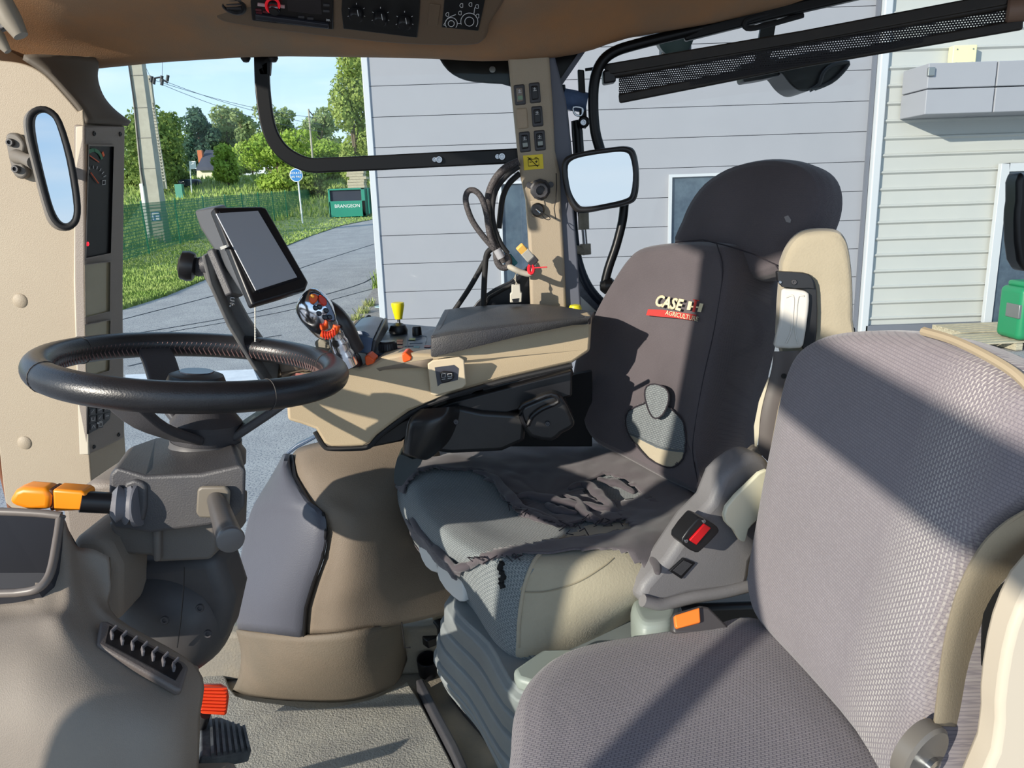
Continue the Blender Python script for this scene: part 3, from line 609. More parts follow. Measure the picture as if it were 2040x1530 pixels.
# floor with raised sill
floorm = mat('floor mat', (168, 165, 154), .95, var=(140, 138, 132), vscale=9, bump=1.2, bscale=260)
speck(floorm, 240, (168, 162, 148), .35)
o = obj('floor', box((.05, .72, -.03), (2.3, 1.72, .06)), mat('floor rubber', (130, 126, 118), .85, var=(156, 146, 128), vscale=6, bump=.6, bscale=200), bevel=.01); o['kind'] = 'structure'
t = thing('floor_mat', WZ(640, 1480, 0), 'worn grey brown textured floor mat in front of the driver seat', 'floor mat')
mo = [(380, 1385), (440, 1340), (470, 1385), (560, 1402), (640, 1410), (740, 1392), (800, 1365), (822, 1372), (905, 1530), (940, 1600), (360, 1640)]
obj('mat_body', prism([WZ(x, y, .016) for x, y in smoothpx(mo, 3)], (0, 0, -.014)), floorm, t, bevel=.004)
o = obj('sill_strip', strip([WZ(x, y, .02) for x, y in [(836, 1366), (868, 1430), (905, 1500), (945, 1590)]], V((1, 0, 0)), .016, .035), dgrey, smooth=False, bevel=.004); tag(o, 'dark raised strip on the floor along the right edge of the mat', 'floor strip')
# lower body below glass (behind wheel arch) and door threshold
o = obj('wall_right', box((.55, 1.60, .12), (1.5, .05, .24)), beige_d, bevel=.01); o['kind'] = 'structure'
o = obj('wall_rear', box((1.28, .86, .55), (.05, 1.5, 1.2)), dgrey, bevel=.01); o['kind'] = 'structure'
# ---------------------------------------------------------------- front pillar with instrument panel
PF = YP(1.35)
t = thing('cab_pillar', W(80, 980, 1.35), 'wide beige front pillar of the cab at the left with round plugs', 'pillar')
a_out = [(-120, 108), (0, 120), (50, 128), (90, 150), (130, 192), (155, 222), (168, 246), (170, 560), (178, 905), (181, 985), (120, 1010), (22, 1012), (5, 960), (-20, 820), (-130, 760)]
obj('pillar_cover', prism([W(x, y, 1.35) for x, y in smoothpx(a_out, 3)], (0, .135, 0)), beige, t, bevel=.006)
# curve from pillar to roof, its shaded side painted as a darker brown
L_ = [(45, 119), (90, 150), (130, 192), (155, 222), (168, 248)]; R_ = [(186, 112), (181, 150), (193, 190), (217, 222), (253, 251)]
rows = [[W(x, y, 1.352) for x, y in L_], [W(x*.5+u*.5, y*.5+v*.5, 1.41) for (x, y), (u, v) in zip(L_, R_)], [W(x, y, 1.475) for x, y in R_], [W(x-6, y, 1.53) for x, y in R_]]
obj('pillar_flare', grid(rows, 4, 3), mat('flare', (96, 88, 78), .7), t, solid=.01, off=-1)
for y, x, lab in ((599, 40, 0), (882, 49, 0)): obj('plug', lathe([(.0125, -.002), (.0125, .001), (.010, .003), (0, .0035)], W(x, y, 1.35), (0, -1, 0)), beige, t)
obj('edge_seal', tube([W(x, y, 1.36) for x, y in [(-10, 860), (5, 940), (22, 1010)]], .006), mat('seal brown', (120, 72, 44), .7), t)
obj('casing_edge', prism([W(x, y, 1.345) for x, y in [(150, 252), (166, 250), (168, 560), (177, 906), (158, 906), (146, 560)]], (0, .03, 0)), mat('casing edge', (206, 196, 176), .5), t, bevel=.002)
# instrument panel on the side of the pillar facing the driver
A_, B_, D_ = W(169, 250, 1.345), W(252, 252, 1.47), W(177, 907, 1.345)
PI = P3(A_, B_, D_)
def ip(x, y, o=0): return PI.at(x, y, o)
t = thing('instrument_panel', W(210, 905, 1.40), 'tall narrow grey instrument panel with gauges and displays on the front pillar', 'instrument panel')
frame = [(169, 250), (250, 251), (246, 560), (246, 700), (248, 873), (177, 907), (170, 560)]
cut = NB(); obj('casing', pxprism(PI, frame, .02), gplast, t, bevel=.004)
def inset(nm, px, m, d=.006, w_=3, parent=t):
    """raised rim + recessed face"""
    pxp = smoothpx(px, 1); cx = sum(p[0] for p in pxp)/len(pxp); cy = sum(p[1] for p in pxp)/len(pxp); bm = NB()
    a = [bm.verts.new(ip(cx+(x-cx)*1.08, cy+(y-cy)*1.03, .0005)) for x, y in pxp]; b = [bm.verts.new(ip(cx+(x-cx)*1.08, cy+(y-cy)*1.03, d)) for x, y in pxp]; c = [bm.verts.new(ip(x, y, d)) for x, y in pxp]; e_ = [bm.verts.new(ip(x, y, .0005)) for x, y in pxp]
    n_ = len(pxp)
    for q, r in ((a, b), (b, c), (c, e_)):
        for i in range(n_): bm.faces.new((q[i], q[(i+1) % n_], r[(i+1) % n_], r[i]))
    f = obj(nm+'_rim', bm, gplast, t, smooth=False); o = obj(nm, pxprism(PI, px, .002, off=.0022), m, f, smooth=False); return f
scr = mat('gauge black', (26, 26, 29), .35, var=(34, 34, 37), vscale=10, spec=.25)
g1 = inset('gauge_display', [(178, 291), (227, 292), (221, 504), (172, 514)], scr)
lcd = mat('lcd', (158, 150, 124), .2, var=(170, 162, 136), vscale=6)
inset('lower_display', [(171, 528), (220, 522), (219, 620), (172, 632)], lcd)
inset('lower_display', [(171, 648), (220, 638), (218, 738), (173, 752)], lcd)
# dial arcs, needles, lamps
def arc(cx, cy, rx, ry, a0, a1, n=10): return [ip(cx+rx*math.cos(math.radians(a0+(a1-a0)*i/n)), cy-ry*math.sin(math.radians(a0+(a1-a0)*i/n)), .0035) for i in range(n+1)]
obj('dial_arc', strip(arc(186, 325, 18, 26, 120, 18), PI.n.cross(V((0, 0, 1))), .006, .001), mat('dial green', (52, 122, 88), .5), g1, smooth=False)
obj('dial_end', strip([ip(204, 303, .0042), ip(207, 311, .0042)], PI.n.cross(V((0, 0, 1))), .005, .001), orange, g1, smooth=False)
for a, b in (((179, 310), (197, 323)), ((181, 344), (196, 365))): obj('needle', tube([ip(*a, .0045), ip(*b, .0045)], .0009, seg=6), orange, g1)
bm = NB()
for a in (110, 90, 72, 55, 38, 22): p = arc(186, 362, 22, 26, a, a+.1, 1)[0]; q = arc(186, 362, 27, 32, a, a+.1, 1)[0]; tube([p, q], .0007, bm, 4)
obj('tick_marks', bm, mat('print white', (222, 222, 222), .5), g1, smooth=False)
obj('fuel_symbol', tube([ip(x, y, .0036) for x, y in ((204, 360), (210, 359), (210, 367), (204, 368))], .0006, closed=True, seg=4), MATS['print white'], g1)
obj('warning_lamp', lathe([(.0036, 0), (.0036, .001), (0, .0022)], ip(174, 486, .003), PI.n, seg=14), mat('red lamp', (255, 20, 40), .3, emit=1.5), g1)
kp = obj('keypad', pxprism(PI, smoothpx([(175, 780), (222, 768), (224, 800), (220, 835), (205, 850), (176, 866)], 1), .004, off=.003), black, t, bevel=.003)
for r in range(5):
    for c in range(3):
        x = 184+c*14+r*.6; y = 790+r*15-c*3
        if r == 4 and c == 2: continue
        obj('key', pxprism(PI, [(x-5.5, y-5), (x+5.5, y-7), (x+5.5, y+5), (x-5.5, y+7)], .002, off=.0045), dgrey, kp, bevel=.0008)
        bm = NB(); k_ = (r*3+c) % 4
        pts = [[(-3, 2), (0, -3), (3, 2)], [(-3, -3), (-3, 3), (3, 2), (3, -4)], [(-3, 3), (2, -4)], [(-3, 0), (3, -1)]][k_]
        tube([ip(x+a, y+b, .0048) for a, b in pts], .0005, bm, 4); obj('key_symbol', bm, MATS['print white'], kp, smooth=False)
obj('lettering', textbm('AUTO', ip(198, 842, .0045), (ip(212, 838)-ip(184, 846)).normalized(), V((0, 0, 1)), .006, bold=.01), MATS['print white'], kp, smooth=False)
for x, y in ((187, 266), (239, 267), (187, 890), (236, 866)): bolt(ip(x, y, 0), PI.n, .004, .002, black, t, 'screw')
# interior mirror on the pillar
PM = Plane(W(110, 335, 1.20), (.38, -.92, .04))
t = thing('interior_mirror', W(30, 350, 1.32), 'small oblong grey mirror with rounded corners bracketed to the front pillar', 'mirror')
ho = smoothpx([(52, 228), (72, 212), (98, 214), (122, 240), (146, 315), (159, 395), (160, 435), (147, 456), (124, 460), (102, 445), (88, 408), (66, 322), (52, 262)], 3)
obj('housing', pxprism(PM, ho, .028, vec=V((-.022, .030, 0))), mat('mirror housing', (112, 106, 98), .5), t, bevel=.008, seg=4)
mirg = mat('mirror glass', (205, 212, 218), .02, 1)
fr = [PM.at(x, y, .001) for x, y in smoothpx([(60, 232), (76, 218), (97, 220), (118, 243), (141, 317), (154, 395), (154, 432), (144, 449), (126, 452), (108, 438), (94, 403), (72, 320), (59, 262)], 3)]
obj('rim', tube(fr, .0042, closed=True, seg=10), rubber, t)
obj('glass', pxprism(PM, smoothpx([(72, 234), (84, 225), (98, 229), (112, 248), (132, 318), (145, 395), (146, 428), (138, 442), (127, 444), (115, 432), (102, 400), (82, 320), (71, 262)], 3), .002, off=.0015), mirg, t)
obj('bracket', prism([W(x, y, 1.335) for x, y in smoothpx([(10, 272), (24, 264), (38, 270), (50, 290), (44, 318), (54, 345), (44, 356), (28, 350), (18, 322)], 3)], (0, .014, 0)), MATS['mirror housing'], t, bevel=.004)
for x, y in ((22, 284), (33, 337)): bolt(W(x, y, 1.334), (0, -1, 0), .0065, .006, dgrey, t)
obj('ball_arm', tube([W(34, 312, 1.33), W(48, 316, 1.29), W(70, 325, 1.23)], [.012, .009, .011], seg=14), MATS['mirror housing'], t)
# ---------------------------------------------------------------- side window, middle pillar
gl = glass_mat('window glass', (.97, .99, .98), 0, 1.22, dirt=.012)
bm = prism([V((W(185, 500, 1.47).x-.1, 1.575, .06)), V((.03, 1.575, .06)), V((.03, 1.575, 1.33)), V((W(185, 500, 1.47).x-.1, 1.575, 1.33))], (0, .005, 0))
o = obj('window_1', bm, gl, smooth=False); o['kind'] = 'structure'
bm = prism([V((.15, 1.60, .5)), V((1.25, 1.60, .5)), V((1.25, 1.60, 1.52)), V((.15, 1.60, 1.52))], (0, .005, 0))
o = obj('window_2', bm, gl, smooth=False); o['kind'] = 'structure'
t = thing('window_bar', W(720, 330, 1.54), 'flat black painted bar bent across the right side window', 'window bar')
path = smoothpx([(521, 100), (524, 180), (534, 248), (552, 288), (580, 314), (618, 329), (665, 328), (740, 325), (875, 318), (1040, 310)], 5, False)
obj('bar', strip([W(x, y, 1.545) for x, y in path], V((1, 0, 1)), .028, .010), paint, t, smooth=False, bevel=.003)
obj('bar_top', prism([W(x, y, 1.54) for x, y in [(503, 100), (541, 98), (537, 150), (517, 150)]], (0, .012, 0)), paint, t, bevel=.002)
obj('bracket', prism([W(x, y, 1.525) for x, y in [(479, 101), (557, 98), (556, 106), (480, 110)]], (0, .03, 0)), paint, t, bevel=.002)
for x in (488, 543): obj('knob', lathe([(.003, 0), (.008, .004), (.009, .012), (.005, .018), (0, .019)], W(x, 103, 1.535), (0, 0, -1)), black, t)
for x, y in ((875, 318), (1000, 312)): bolt(W(x, y, 1.538), (0, -1, 0), .007, .004, steel, t)
for x, y in ((868, 318), (993, 312)): bolt(W(x-2, y, 1.539), (0, -1, 0), .005, .003, steel, t)
PB = YP(1.50)
t = thing('cab_pillar', W(1090, 600, 1.50), 'narrow beige middle pillar with rocker switches and ignition key', 'pillar')
po = [(1010, 90), (1093, 90), (1101, 200), (1106, 300), (1116, 345), (1119, 420), (1124, 500), (1130, 640), (1058, 640), (1054, 500), (1048, 400), (1036, 345), (1030, 290), (1020, 190)]
obj('pillar_cover', pxprism(PB, po, .05), beige, t, bevel=.006)
obj('pillar_side', prism([W(x, y, 1.512) for x, y in [(1090, 90), (1100, 90), (1128, 200), (1138, 300), (1143, 420), (1150, 500), (1160, 640), (1122, 640), (1110, 420), (1100, 300)]], (.0, .05, 0)), cabgrey, t, bevel=.004)
for i, (x, y) in enumerate(((1035, 189), (1065, 185), (1040, 236), (1070, 232), (1045, 283), (1075, 280))):
    fr = obj('rocker_switch', pxprism(PB, smoothpx([(x-12, y-20), (x+10, y-22), (x+13, y+19), (x-9, y+21)], 1), .008, off=.003), dgrey if i != 2 else beige_d, t, bevel=.003)
    if i != 2:
        obj('rocker', pxprism(PB, [(x-7, y-14), (x+6, y-15), (x+8, y+12), (x-5, y+14)], .01, off=.007), black if i not in (0,) else MATS['grey brown plastic'], fr, bevel=.002)
        mk = NB()
        for (dx, dy) in (((-3, -8), (3, -8)), ((0, -11), (0, -5)), ((-3, -4), (4, -5))): tube([PB.at(x+dx[0] if isinstance(dx, tuple) else dx, y+dx[1], .0078), PB.at(x+dy[0], y+dy[1], .0078)], .0005, mk, 4)
        obj('switch_symbol', mk, MATS['print white'], fr, smooth=False)
        if i in (0, 4, 5): obj('lens', pxprism(PB, [(x-4, y+2), (x+6, y+1), (x+7, y+9), (x-3, y+10)], .002, off=.0085), mat('lens grey', (150, 156, 150), .3) if i else mat('lens green', (120, 150, 120), .3), fr, bevel=.0005)
st = obj('battery_sticker', pxprism(PB, [(1042, 310), (1081, 307), (1083, 336), (1044, 339)], .001, off=.0012), mat('sticker yellow', (244, 216, 12), .4), t, smooth=False)
pr = lambda x, y, o=.0024: PB.at(x, y, o)
bm = NB()
for l in ([(1052, 318), (1073, 316), (1074, 329), (1053, 331), (1052, 318)], [(1051, 313), (1072, 332)], [(1054, 318), (1054, 315), (1058, 315), (1058, 318)], [(1066, 317), (1066, 314), (1070, 314), (1070, 317)], [(1055, 323), (1059, 323)], [(1066, 322), (1071, 322)], [(1068.5, 319.5), (1068.5, 324.5)]): tube([pr(*p) for p in l], .0006, bm, 4)
obj('battery_symbol', bm, black, st, smooth=False)
sk = obj('power_socket', lathe([(.0195, 0), (.0195, .008), (.016, .010), (.016, .022), (.013, .026), (.009, .026), (.008, .014), (0, .014)], W(1076, 377, 1.50), (0, -1, -.1), seg=10), dgrey, t)
bm = NB()
for x in (1054, 1097): cyl(W(x, 369+(x > 1080)*-1, 1.498), (0, -1, 0), .0055, .004, bm)
obj('socket_wing', bm, dgrey, sk)
ig = obj('ignition_plate', pxprism(PB, smoothpx([(1056, 400), (1084, 397), (1090, 428), (1060, 432)], 1), .004, off=.003), beige, t, bevel=.002)
obj('ignition_lock', lathe([(.013, 0), (.013, .006), (.010, .010), (.004, .010), (0, .009)], W(1071, 418, 1.497), (0, -1, 0)), black, ig)
t2 = thing('ignition_key', W(1071, 419, 1.487), 'small key with wire ring sticking out of the pillar lock', 'key')
obj('key_blade', tube([W(1069, 417, 1.488), W(1078, 425, 1.465)], .0022, seg=8), steel, t2)
obj('key_ring', tube([W(x, y, 1.462) for x, y in smoothpx([(1077, 422), (1088, 428), (1096, 434), (1093, 438), (1084, 434)], 3)], .0008, closed=True, seg=6), black, t2)
o = obj('cable_tie', tube([W(x, y, 1.49) for x, y in [(1108, 345), (1109, 372), (1107, 400), (1104, 415), (1107, 435)]]+[W(1107, 436, 1.49)], .0009, seg=6), rubber); tag(o, 'thin black loose cable tie hanging at the right edge of the middle pillar', 'cable tie')
o = obj('corner_gusset', prism([W(x, y, 1.60) for x, y in smoothpx([(868, 95), (876, 118), (892, 140), (915, 155), (945, 163), (1000, 167), (1030, 168), (1035, 95)], 2)], (0, .008, 0)), paint, bevel=.003); tag(o, 'black rounded corner plate left of the middle pillar under the roof', 'corner plate')
for x, y in ((903, 107), (981, 139)): bolt(W(x, y, 1.598), (0, -1, 0), .007, .004, steel, o)
o = obj('corner_gusset', prism([W(x, y, 1.56) for x, y in [(1090, 80), (1170, 88), (1106, 180)]], (0, .02, 0)), paint, bevel=.002); tag(o, 'black triangular corner plate right of the middle pillar under the roof', 'corner plate')
obj('edge_strip', strip([W(1169, 90, 1.555), W(1106, 181, 1.555)], V((1, 0, 0)), .009, .008), cabgrey, o, smooth=False)
o = obj('window_seal', tube([W(x, y, 1.585) for x, y in smoothpx([(1117, 170), (1126, 260), (1137, 370), (1143, 460), (1152, 520), (1172, 570), (1205, 607), (1250, 630), (1330, 645), (1500, 655), (1700, 660)], 4, False)], .009, seg=10), mat('seal blue black', (30, 38, 52), .5)); tag(o, 'curved black rubber seal around the rear side window', 'window seal')
o = obj('window_corner', prism([W(x, y, 1.592) for x, y in [(1136, 470), (1146, 520), (1165, 572), (1200, 612), (1300, 640), (1300, 700), (1140, 700)]], (0, .03, 0)), mat('worn grey paint', (136, 138, 146), .6, var=(96, 98, 106), vscale=30), bevel=.002); tag(o, 'worn grey lower corner of the rear side window frame', 'window frame')
o = obj('white_bracket', prism([W(x, y, 1.57) for x, y in [(1140, 575), (1190, 622), (1138, 622)]], (0, .015, 0)), white, bevel=.002); tag(o, 'white triangular plate just right of the foot of the middle pillar', 'bracket')
o = obj('moulded_panel', prism([W(x, y, 1.565) for x, y in smoothpx([(940, 640), (950, 602), (985, 574), (1015, 560), (1040, 540), (1070, 525), (1075, 640)], 2)], (0, .006, 0)), mat('dark fender', (20, 22, 28), .4), bevel=.002); tag(o, 'dark moulded panel left of the foot of the middle pillar', 'body panel')
obj('panel_rib', tube([W(x, y, 1.56) for x, y in [(965, 608), (975, 592), (1005, 575), (1035, 560)]], .004, seg=8), rubber, o)

o = obj('wall_sill', box((-.45, 1.58, .06), (.9, .07, .12)), MATS['floor rubber'], bevel=.01); o.name = 'baseboard_right'; o['kind'] = 'structure'

o = obj('yellow_knob', lathe([(.008, -.01), (.012, 0), (.013, .008), (.010, .014), (0, .016)], W(1146, 622, 1.49), (0, 0, 1)), mat('knob yellow', (226, 216, 40), .4)); tag(o, 'small yellow knob behind the armrest lid at the foot of the middle pillar', 'knob')
obj('knob_stem', cyl(W(1146, 660, 1.49), (0, 0, 1), .005, (W(1146, 622, 1.49)-W(1146, 660, 1.49)).z), black, o)
# ================================================================ OVERHEAD
PO = P3(W(420, 35, 1.40), W(960, 80, 1.42), W(700, -80, 1.29))
def op(x, y, o=0): return PO.at(x, y, o)
overm = mat('overhead console', (112, 92, 72), .6, bump=.2, bscale=500)
t = thing('overhead_console', W(700, 90, 1.42), 'brown overhead console under the roof lining holding radio and dials', 'overhead console')
obj('console_body', pxprism(PO, smoothpx([(405, -70), (412, 0), (432, 38), (480, 52), (640, 74), (800, 90), (925, 93), (962, 84), (975, 50), (985, -70)], 3), .05), overm, t, bevel=.006)
vt = obj('air_vent', lathe([(.020, 0), (.020, .004), (.016, .006), (.014, .002), (0, .002)], op(466, 8, 0), PO.n), black, t)
bm = NB()
for k in (-1, 0, 1): q = op(466, 8+k*8, .004); u_ = (op(476, 8+k*8)-op(456, 8+k*8)).normalized(); strip([q-u_*.012, q+u_*.012], PO.n, .004, .0015, bm)
obj('slats', bm, dgrey, vt, smooth=False)
cp = obj('climate_panel', pxprism(PO, smoothpx([(684, -30), (838, -14), (835, 40), (831, 76), (684, 58), (680, 20)], 1), .004, off=.0025), mat('panel black', (20, 21, 24), .4), t, bevel=.0015)
for i, (x, y) in enumerate(((710, 26), (758, 34), (806, 42))):
    k_ = obj('dial_knob', lathe([(.012, 0), (.0115, .009), (.009, .012), (0, .012)], op(x, y, .0025), PO.n), black, cp)
    obj('knob_pointer', tube([op(x+2, y-6, .0155), op(x+4, y+6, .0155)], .0006, seg=4), MATS['print white'], k_)
    bm = NB()
    for a in (200, 150, 90, 30, -20):
        c_, s_ = math.cos(math.radians(a)), math.sin(math.radians(a)); tube([op(x+16*c_, y-17*s_, .003), op(x+18.5*c_, y-20*s_, .003)], .0005, bm, 4)
    obj('dial_marks', bm, MATS['print white'], cp, smooth=False)
bt_ = obj('blank_plate', pxprism(PO, smoothpx([(856, 8), (878, 11), (872, 52), (851, 50)], 1), .002, off=.0015), overm, t, bevel=.001)
lp_ = obj('light_panel', pxprism(PO, smoothpx([(888, -30), (970, -18), (960, 30), (953, 62), (880, 55)], 1), .003, off=.002), MATS['panel black'], t, bevel=.001)
bm = NB(); q = lambda x, y: op(x, y, .0028)
def circ(x, y, r, a0=0, a1=360, n=20): return [q(x+r*math.cos(math.radians(a0+(a1-a0)*i/n)), y-r*math.sin(math.radians(a0+(a1-a0)*i/n))) for i in range(n+1)]
for c in (circ(899, 47, 6), circ(935, 43, 9), circ(899, 47, 12, 215, -40), circ(935, 43, 17, 200, -35)): tube(c, .0006, bm, 4)
for l in ([(911, 47), (918, 47)], [(886, 46), (884, 50), (888, 51)], [(886, 46), (892, 36), (900, 32), (908, 29)], [(946, 15), (944, 28)]): tube([q(*p) for p in l], .0006, bm, 4)
for (x, y) in ((892, 29), (917, 26), (920, 11), (938, 9), (951, 13), (952, 32)):
    tube(circ(x, y, 4, 60, 300, 8)+[q(x+2, y-3.5)], .0005, bm, 4)
obj('tractor_symbol', bm, MATS['print white'], lp_, smooth=False)
# radio
PR = Plane(PO.p + PO.n*.004, PO.n); rp = lambda x, y, o=0: PR.at(x, y, o)
t = thing('car_radio', op(580, 55), 'black car radio with red ringed volume knob in the overhead console', 'radio')
obj('radio_body', pxprism(PR, [(494, -50), (664, -35), (664, 60), (502, 42)], .03), mat('radio black', (22, 20, 24), .3), t, bevel=.002)
obj('display', pxprism(PR, [(572, -12), (640, -6), (641, 30), (573, 22)], .002, off=.002), mat('radio display', (52, 48, 50), .15), t, bevel=.0005)
obj('lower_lip', pxprism(PR, smoothpx([(508, 30), (655, 50), (655, 58), (509, 40)], 1), .006, off=.005), mat('radio lip', (44, 46, 54), .25), t, bevel=.0015)
obj('red_ring', tube([rp(543+13*math.cos(a*.314), 11+14*math.sin(a*.314), .006) for a in range(20)], .0022, closed=True, seg=8), mat('radio red', (200, 24, 36), .3, emit=.4), t)
obj('volume_knob', lathe([(.010, 0), (.010, .007), (.008, .010), (0, .009)], rp(547, 12, 0), PR.n), mat('knob chrome ring', (120, 120, 126), .2, 1), t)
obj('knob_face', lathe([(.0082, 0), (.0075, .0125), (0, .0125)], rp(547, 12, 0), PR.n), black, t)
for nm_, p_ in (('button', [(513, 7), (528, 9), (528, 14), (513, 12)]), ('button', [(558, 11), (567, 12), (567, 17), (558, 16)])): obj(nm_, pxprism(PR, p_, .002, off=.002), mat('radio print', (200, 170, 172), .5), t, smooth=False)
for (x, y) in ((515, 20), (530, 24), (516, 26), (650, 10), (650, 22), (600, 34), (618, 37)): obj('button', pxprism(PR, [(x-6, y-2), (x+6, y-1), (x+6, y+3), (x-6, y+2)], .002, off=.0015), mat('radio dark red', (96, 34, 44), .4) if x < 560 else dgrey, t, smooth=False)
obj('lettering', textbm('30.', rp(654, 40, .001), (rp(660, 40)-rp(640, 38)).normalized(), (rp(650, 20)-rp(650, 40)).normalized(), .006, bold=.01), MATS['print white'], t, smooth=False)
# handle at the upper left
t = thing('grab_handle', W(30, 60, .95), 'grey padded handle in the upper left corner under the roof lining', 'handle')
gm = mat('handle grey', (146, 138, 124), .5)
obj('handle_bar', tube([W(x, y, .95) for x, y in [(-45, -90), (-10, -20), (22, 40), (42, 72)]], [.011, .012, .012, .008], seg=16, flat=None), gm, t)
obj('handle_back', strip([W(x, y, .99) for x, y in [(-60, -80), (-20, 0), (10, 60)]], V((1, 0, .5)), .03, .01), dgrey, t, bevel=.002)
obj('handle_foot', tube([W(x, y, .96) for x, y in [(-40, 40), (-5, 75), (16, 103)]], [.009, .009, .004], seg=12), gm, t)
# ---------------------------------------------------------------- sun blind, roof rails, lights, outer mirror
t = thing('sun_blind', W(1600, 140, 1.56), 'black roller sun blind with mesh cloth hanging across the upper rear side window', 'sun blind')
dbrown = mat('blind black', (30, 27, 25), .5, var=(44, 38, 32), vscale=20)
ya, yb = 1.54, 1.30
def bl(x, y): return W(x, y, ya+(yb-ya)*(x-1205)/(2040-1205))
obj('roller_tube', tube([bl(1212, 151), bl(1600, 84), bl(2012, 10)], .007, seg=16), dbrown, t)
obj('roller_cover', strip([bl(1206, 140), bl(1600, 74), bl(2006, -2)], V((0, 0, 1)), .020, .018), dbrown, t, smooth=False, bevel=.003)
obj('bottom_bar', strip([bl(1233, 197), bl(1600, 124), bl(2038, 48)], V((0, 0, 1)), .017, .010), dbrown, t, smooth=False, bevel=.004)
cl = bpy.data.materials.new('blind mesh cloth'); cl.use_nodes = True; n = cl.node_tree; bs = n.nodes['Principled BSDF']; bs.inputs['Base Color'].default_value = lin((34, 34, 38)); bs.inputs['Roughness'].default_value = .8
tr = n.nodes.new('ShaderNodeBsdfTransparent'); mx = n.nodes.new('ShaderNodeMixShader'); br = n.nodes.new('ShaderNodeTexBrick'); tc = n.nodes.new('ShaderNodeTexCoord')
br.inputs['Scale'].default_value = 1; br.inputs['Brick Width'].default_value = .0042; br.inputs['Row Height'].default_value = .0036; br.inputs['Mortar Size'].default_value = .00115; br.inputs['Mortar Smooth'].default_value = 0
n.links.new(tc.outputs['UV'], br.inputs[0]); n.links.new(br.outputs['Fac'], mx.inputs[0]); n.links.new(tr.outputs[0], mx.inputs[1]); n.links.new(bs.outputs[0], mx.inputs[2]); n.links.new(mx.outputs[0], n.nodes['Material Output'].inputs[0])
a, b, c_, d = bl(1233, 150), bl(2010, 18), bl(2030, 50), bl(1233, 198)
bm = NB(); bm.faces.new([bm.verts.new(v) for v in (a, b, c_, d)]); ux_ = (b-a).normalized()
obj('mesh_cloth', bm, cl, t, smooth=False, solid=.0006, uv=(a, ux_, V((0, 0, 1))))
obj('end_cap', pxprism(YP(1.528), [(1201, 140), (1226, 135), (1228, 163), (1203, 167)], .03), black, t, bevel=.004)
obj('end_cap', cyl(bl(2004, 22), (bl(2040, 18)-bl(2004, 22)), .0185, .05, b=.003), mat('cap brown', (134, 108, 92), .5), t)
t = thing('roof_rail', W(1600, 40, 1.52), 'long black rail under the roof edge above the sun blind', 'roof rail')
obj('rail', strip([W(1362, 72, 1.53), W(1560, 22, 1.5), W(1830, -40, 1.44)], V((0, 0, 1)), .020, .018), paint, t, smooth=False, bevel=.004)
obj('hose', tube([W(x, y, 1.5) for x, y in smoothpx([(1560, 20), (1540, 26), (1500, 36), (1484, 44), (1488, 56), (1520, 52), (1600, 30)], 3, False)], .005, seg=8), rubber, t)
Ym = 1.455
t = thing('side_mirror', W(1200, 400, Ym), 'rectangular black mirror with rounded corners on a curved tubular arm, right of the middle pillar', 'mirror')
PX = Plane(W(1197, 358, Ym), (-.10, -.99, -.012))
mo_ = smoothpx([(1119, 335), (1128, 312), (1160, 302), (1215, 294), (1250, 291), (1267, 303), (1274, 345), (1270, 392), (1252, 408), (1205, 418), (1163, 425), (1142, 418), (1126, 385)], 4)
obj('housing', pxprism(PX, mo_, .035), black, t, bevel=.010, seg=4)
obj('rim', tube([PX.at(x, y, .001) for x, y in smoothpx([(1125, 336), (1133, 317), (1161, 307), (1215, 299), (1246, 297), (1261, 308), (1267, 346), (1263, 388), (1249, 402), (1205, 412), (1165, 418), (1147, 412), (1132, 382)], 4)], .0045, closed=True, seg=10), mat('rim dark', (40, 40, 42), .35), t)
obj('glass', pxprism(PX, smoothpx([(1131, 338), (1138, 321), (1163, 312), (1215, 304), (1243, 303), (1255, 312), (1261, 346), (1257, 384), (1246, 396), (1205, 406), (1167, 412), (1152, 406), (1137, 380)], 3), .002, off=.002), mirg, t)
obj('arm', tube([W(x, y, Ym+.07) for x, y in smoothpx([(1196, 300), (1186, 262), (1182, 215), (1184, 165), (1196, 128), (1222, 104), (1270, 88), (1360, 66), (1480, 38), (1600, 12), (1700, -12)], 4, False)], .0098, seg=14), paint, t)
obj('arm', tube([W(x, y, Ym+.07) for x, y in smoothpx([(1244, 405), (1240, 440), (1228, 488), (1212, 535), (1203, 572)], 4, False)], .0088, seg=14), paint, t)
obj('arm_foot', lathe([(.009, 0), (.016, .008), (.016, .022), (.009, .03)], W(1196, 570, Ym+.07), (1, 0, 0)), paint, t)
t = thing('mirror_bracket', W(1160, 250, 1.57), 'flat black bracket with a hanging strut, between middle pillar and mirror arm', 'bracket')
obj('plate', prism([W(x, y, 1.565) for x, y in [(1151, 138), (1164, 139), (1170, 245), (1168, 256), (1156, 254)]], (0, .012, 0)), paint, t, bevel=.002)
obj('pivot', cyl(W(1162, 244, 1.56), (0, -1, 0), .011, .015, b=.003), paint, t); bolt(W(1162, 244, 1.545), (0, -1, 0), .006, .004, steel, t)
obj('strut', tube([W(1147, 240, 1.575), W(1150, 262, 1.575), W(1154, 320, 1.575), W(1160, 430, 1.575)], [.009, .011, .011, .009], seg=12), paint, t)
obj('stay', tube([W(1205, 134, 1.56), W(1166, 139, 1.57)], .003, seg=8), paint, t)
t = thing('gas_strut', W(1165, 500, 1.575), 'small dusty metal strut and ball joint right of the middle pillar below the side mirror', 'strut')
dusty = mat('dusty metal', (150, 144, 128), .7, var=(120, 112, 98), vscale=40)
obj('sleeve', tube([W(1162, 424, 1.575), W(1163, 457, 1.575)], .011, seg=14), dusty, t)
obj('rod', tube([W(1163, 455, 1.575), W(1166, 490, 1.575)], .005, seg=10), steel, t)
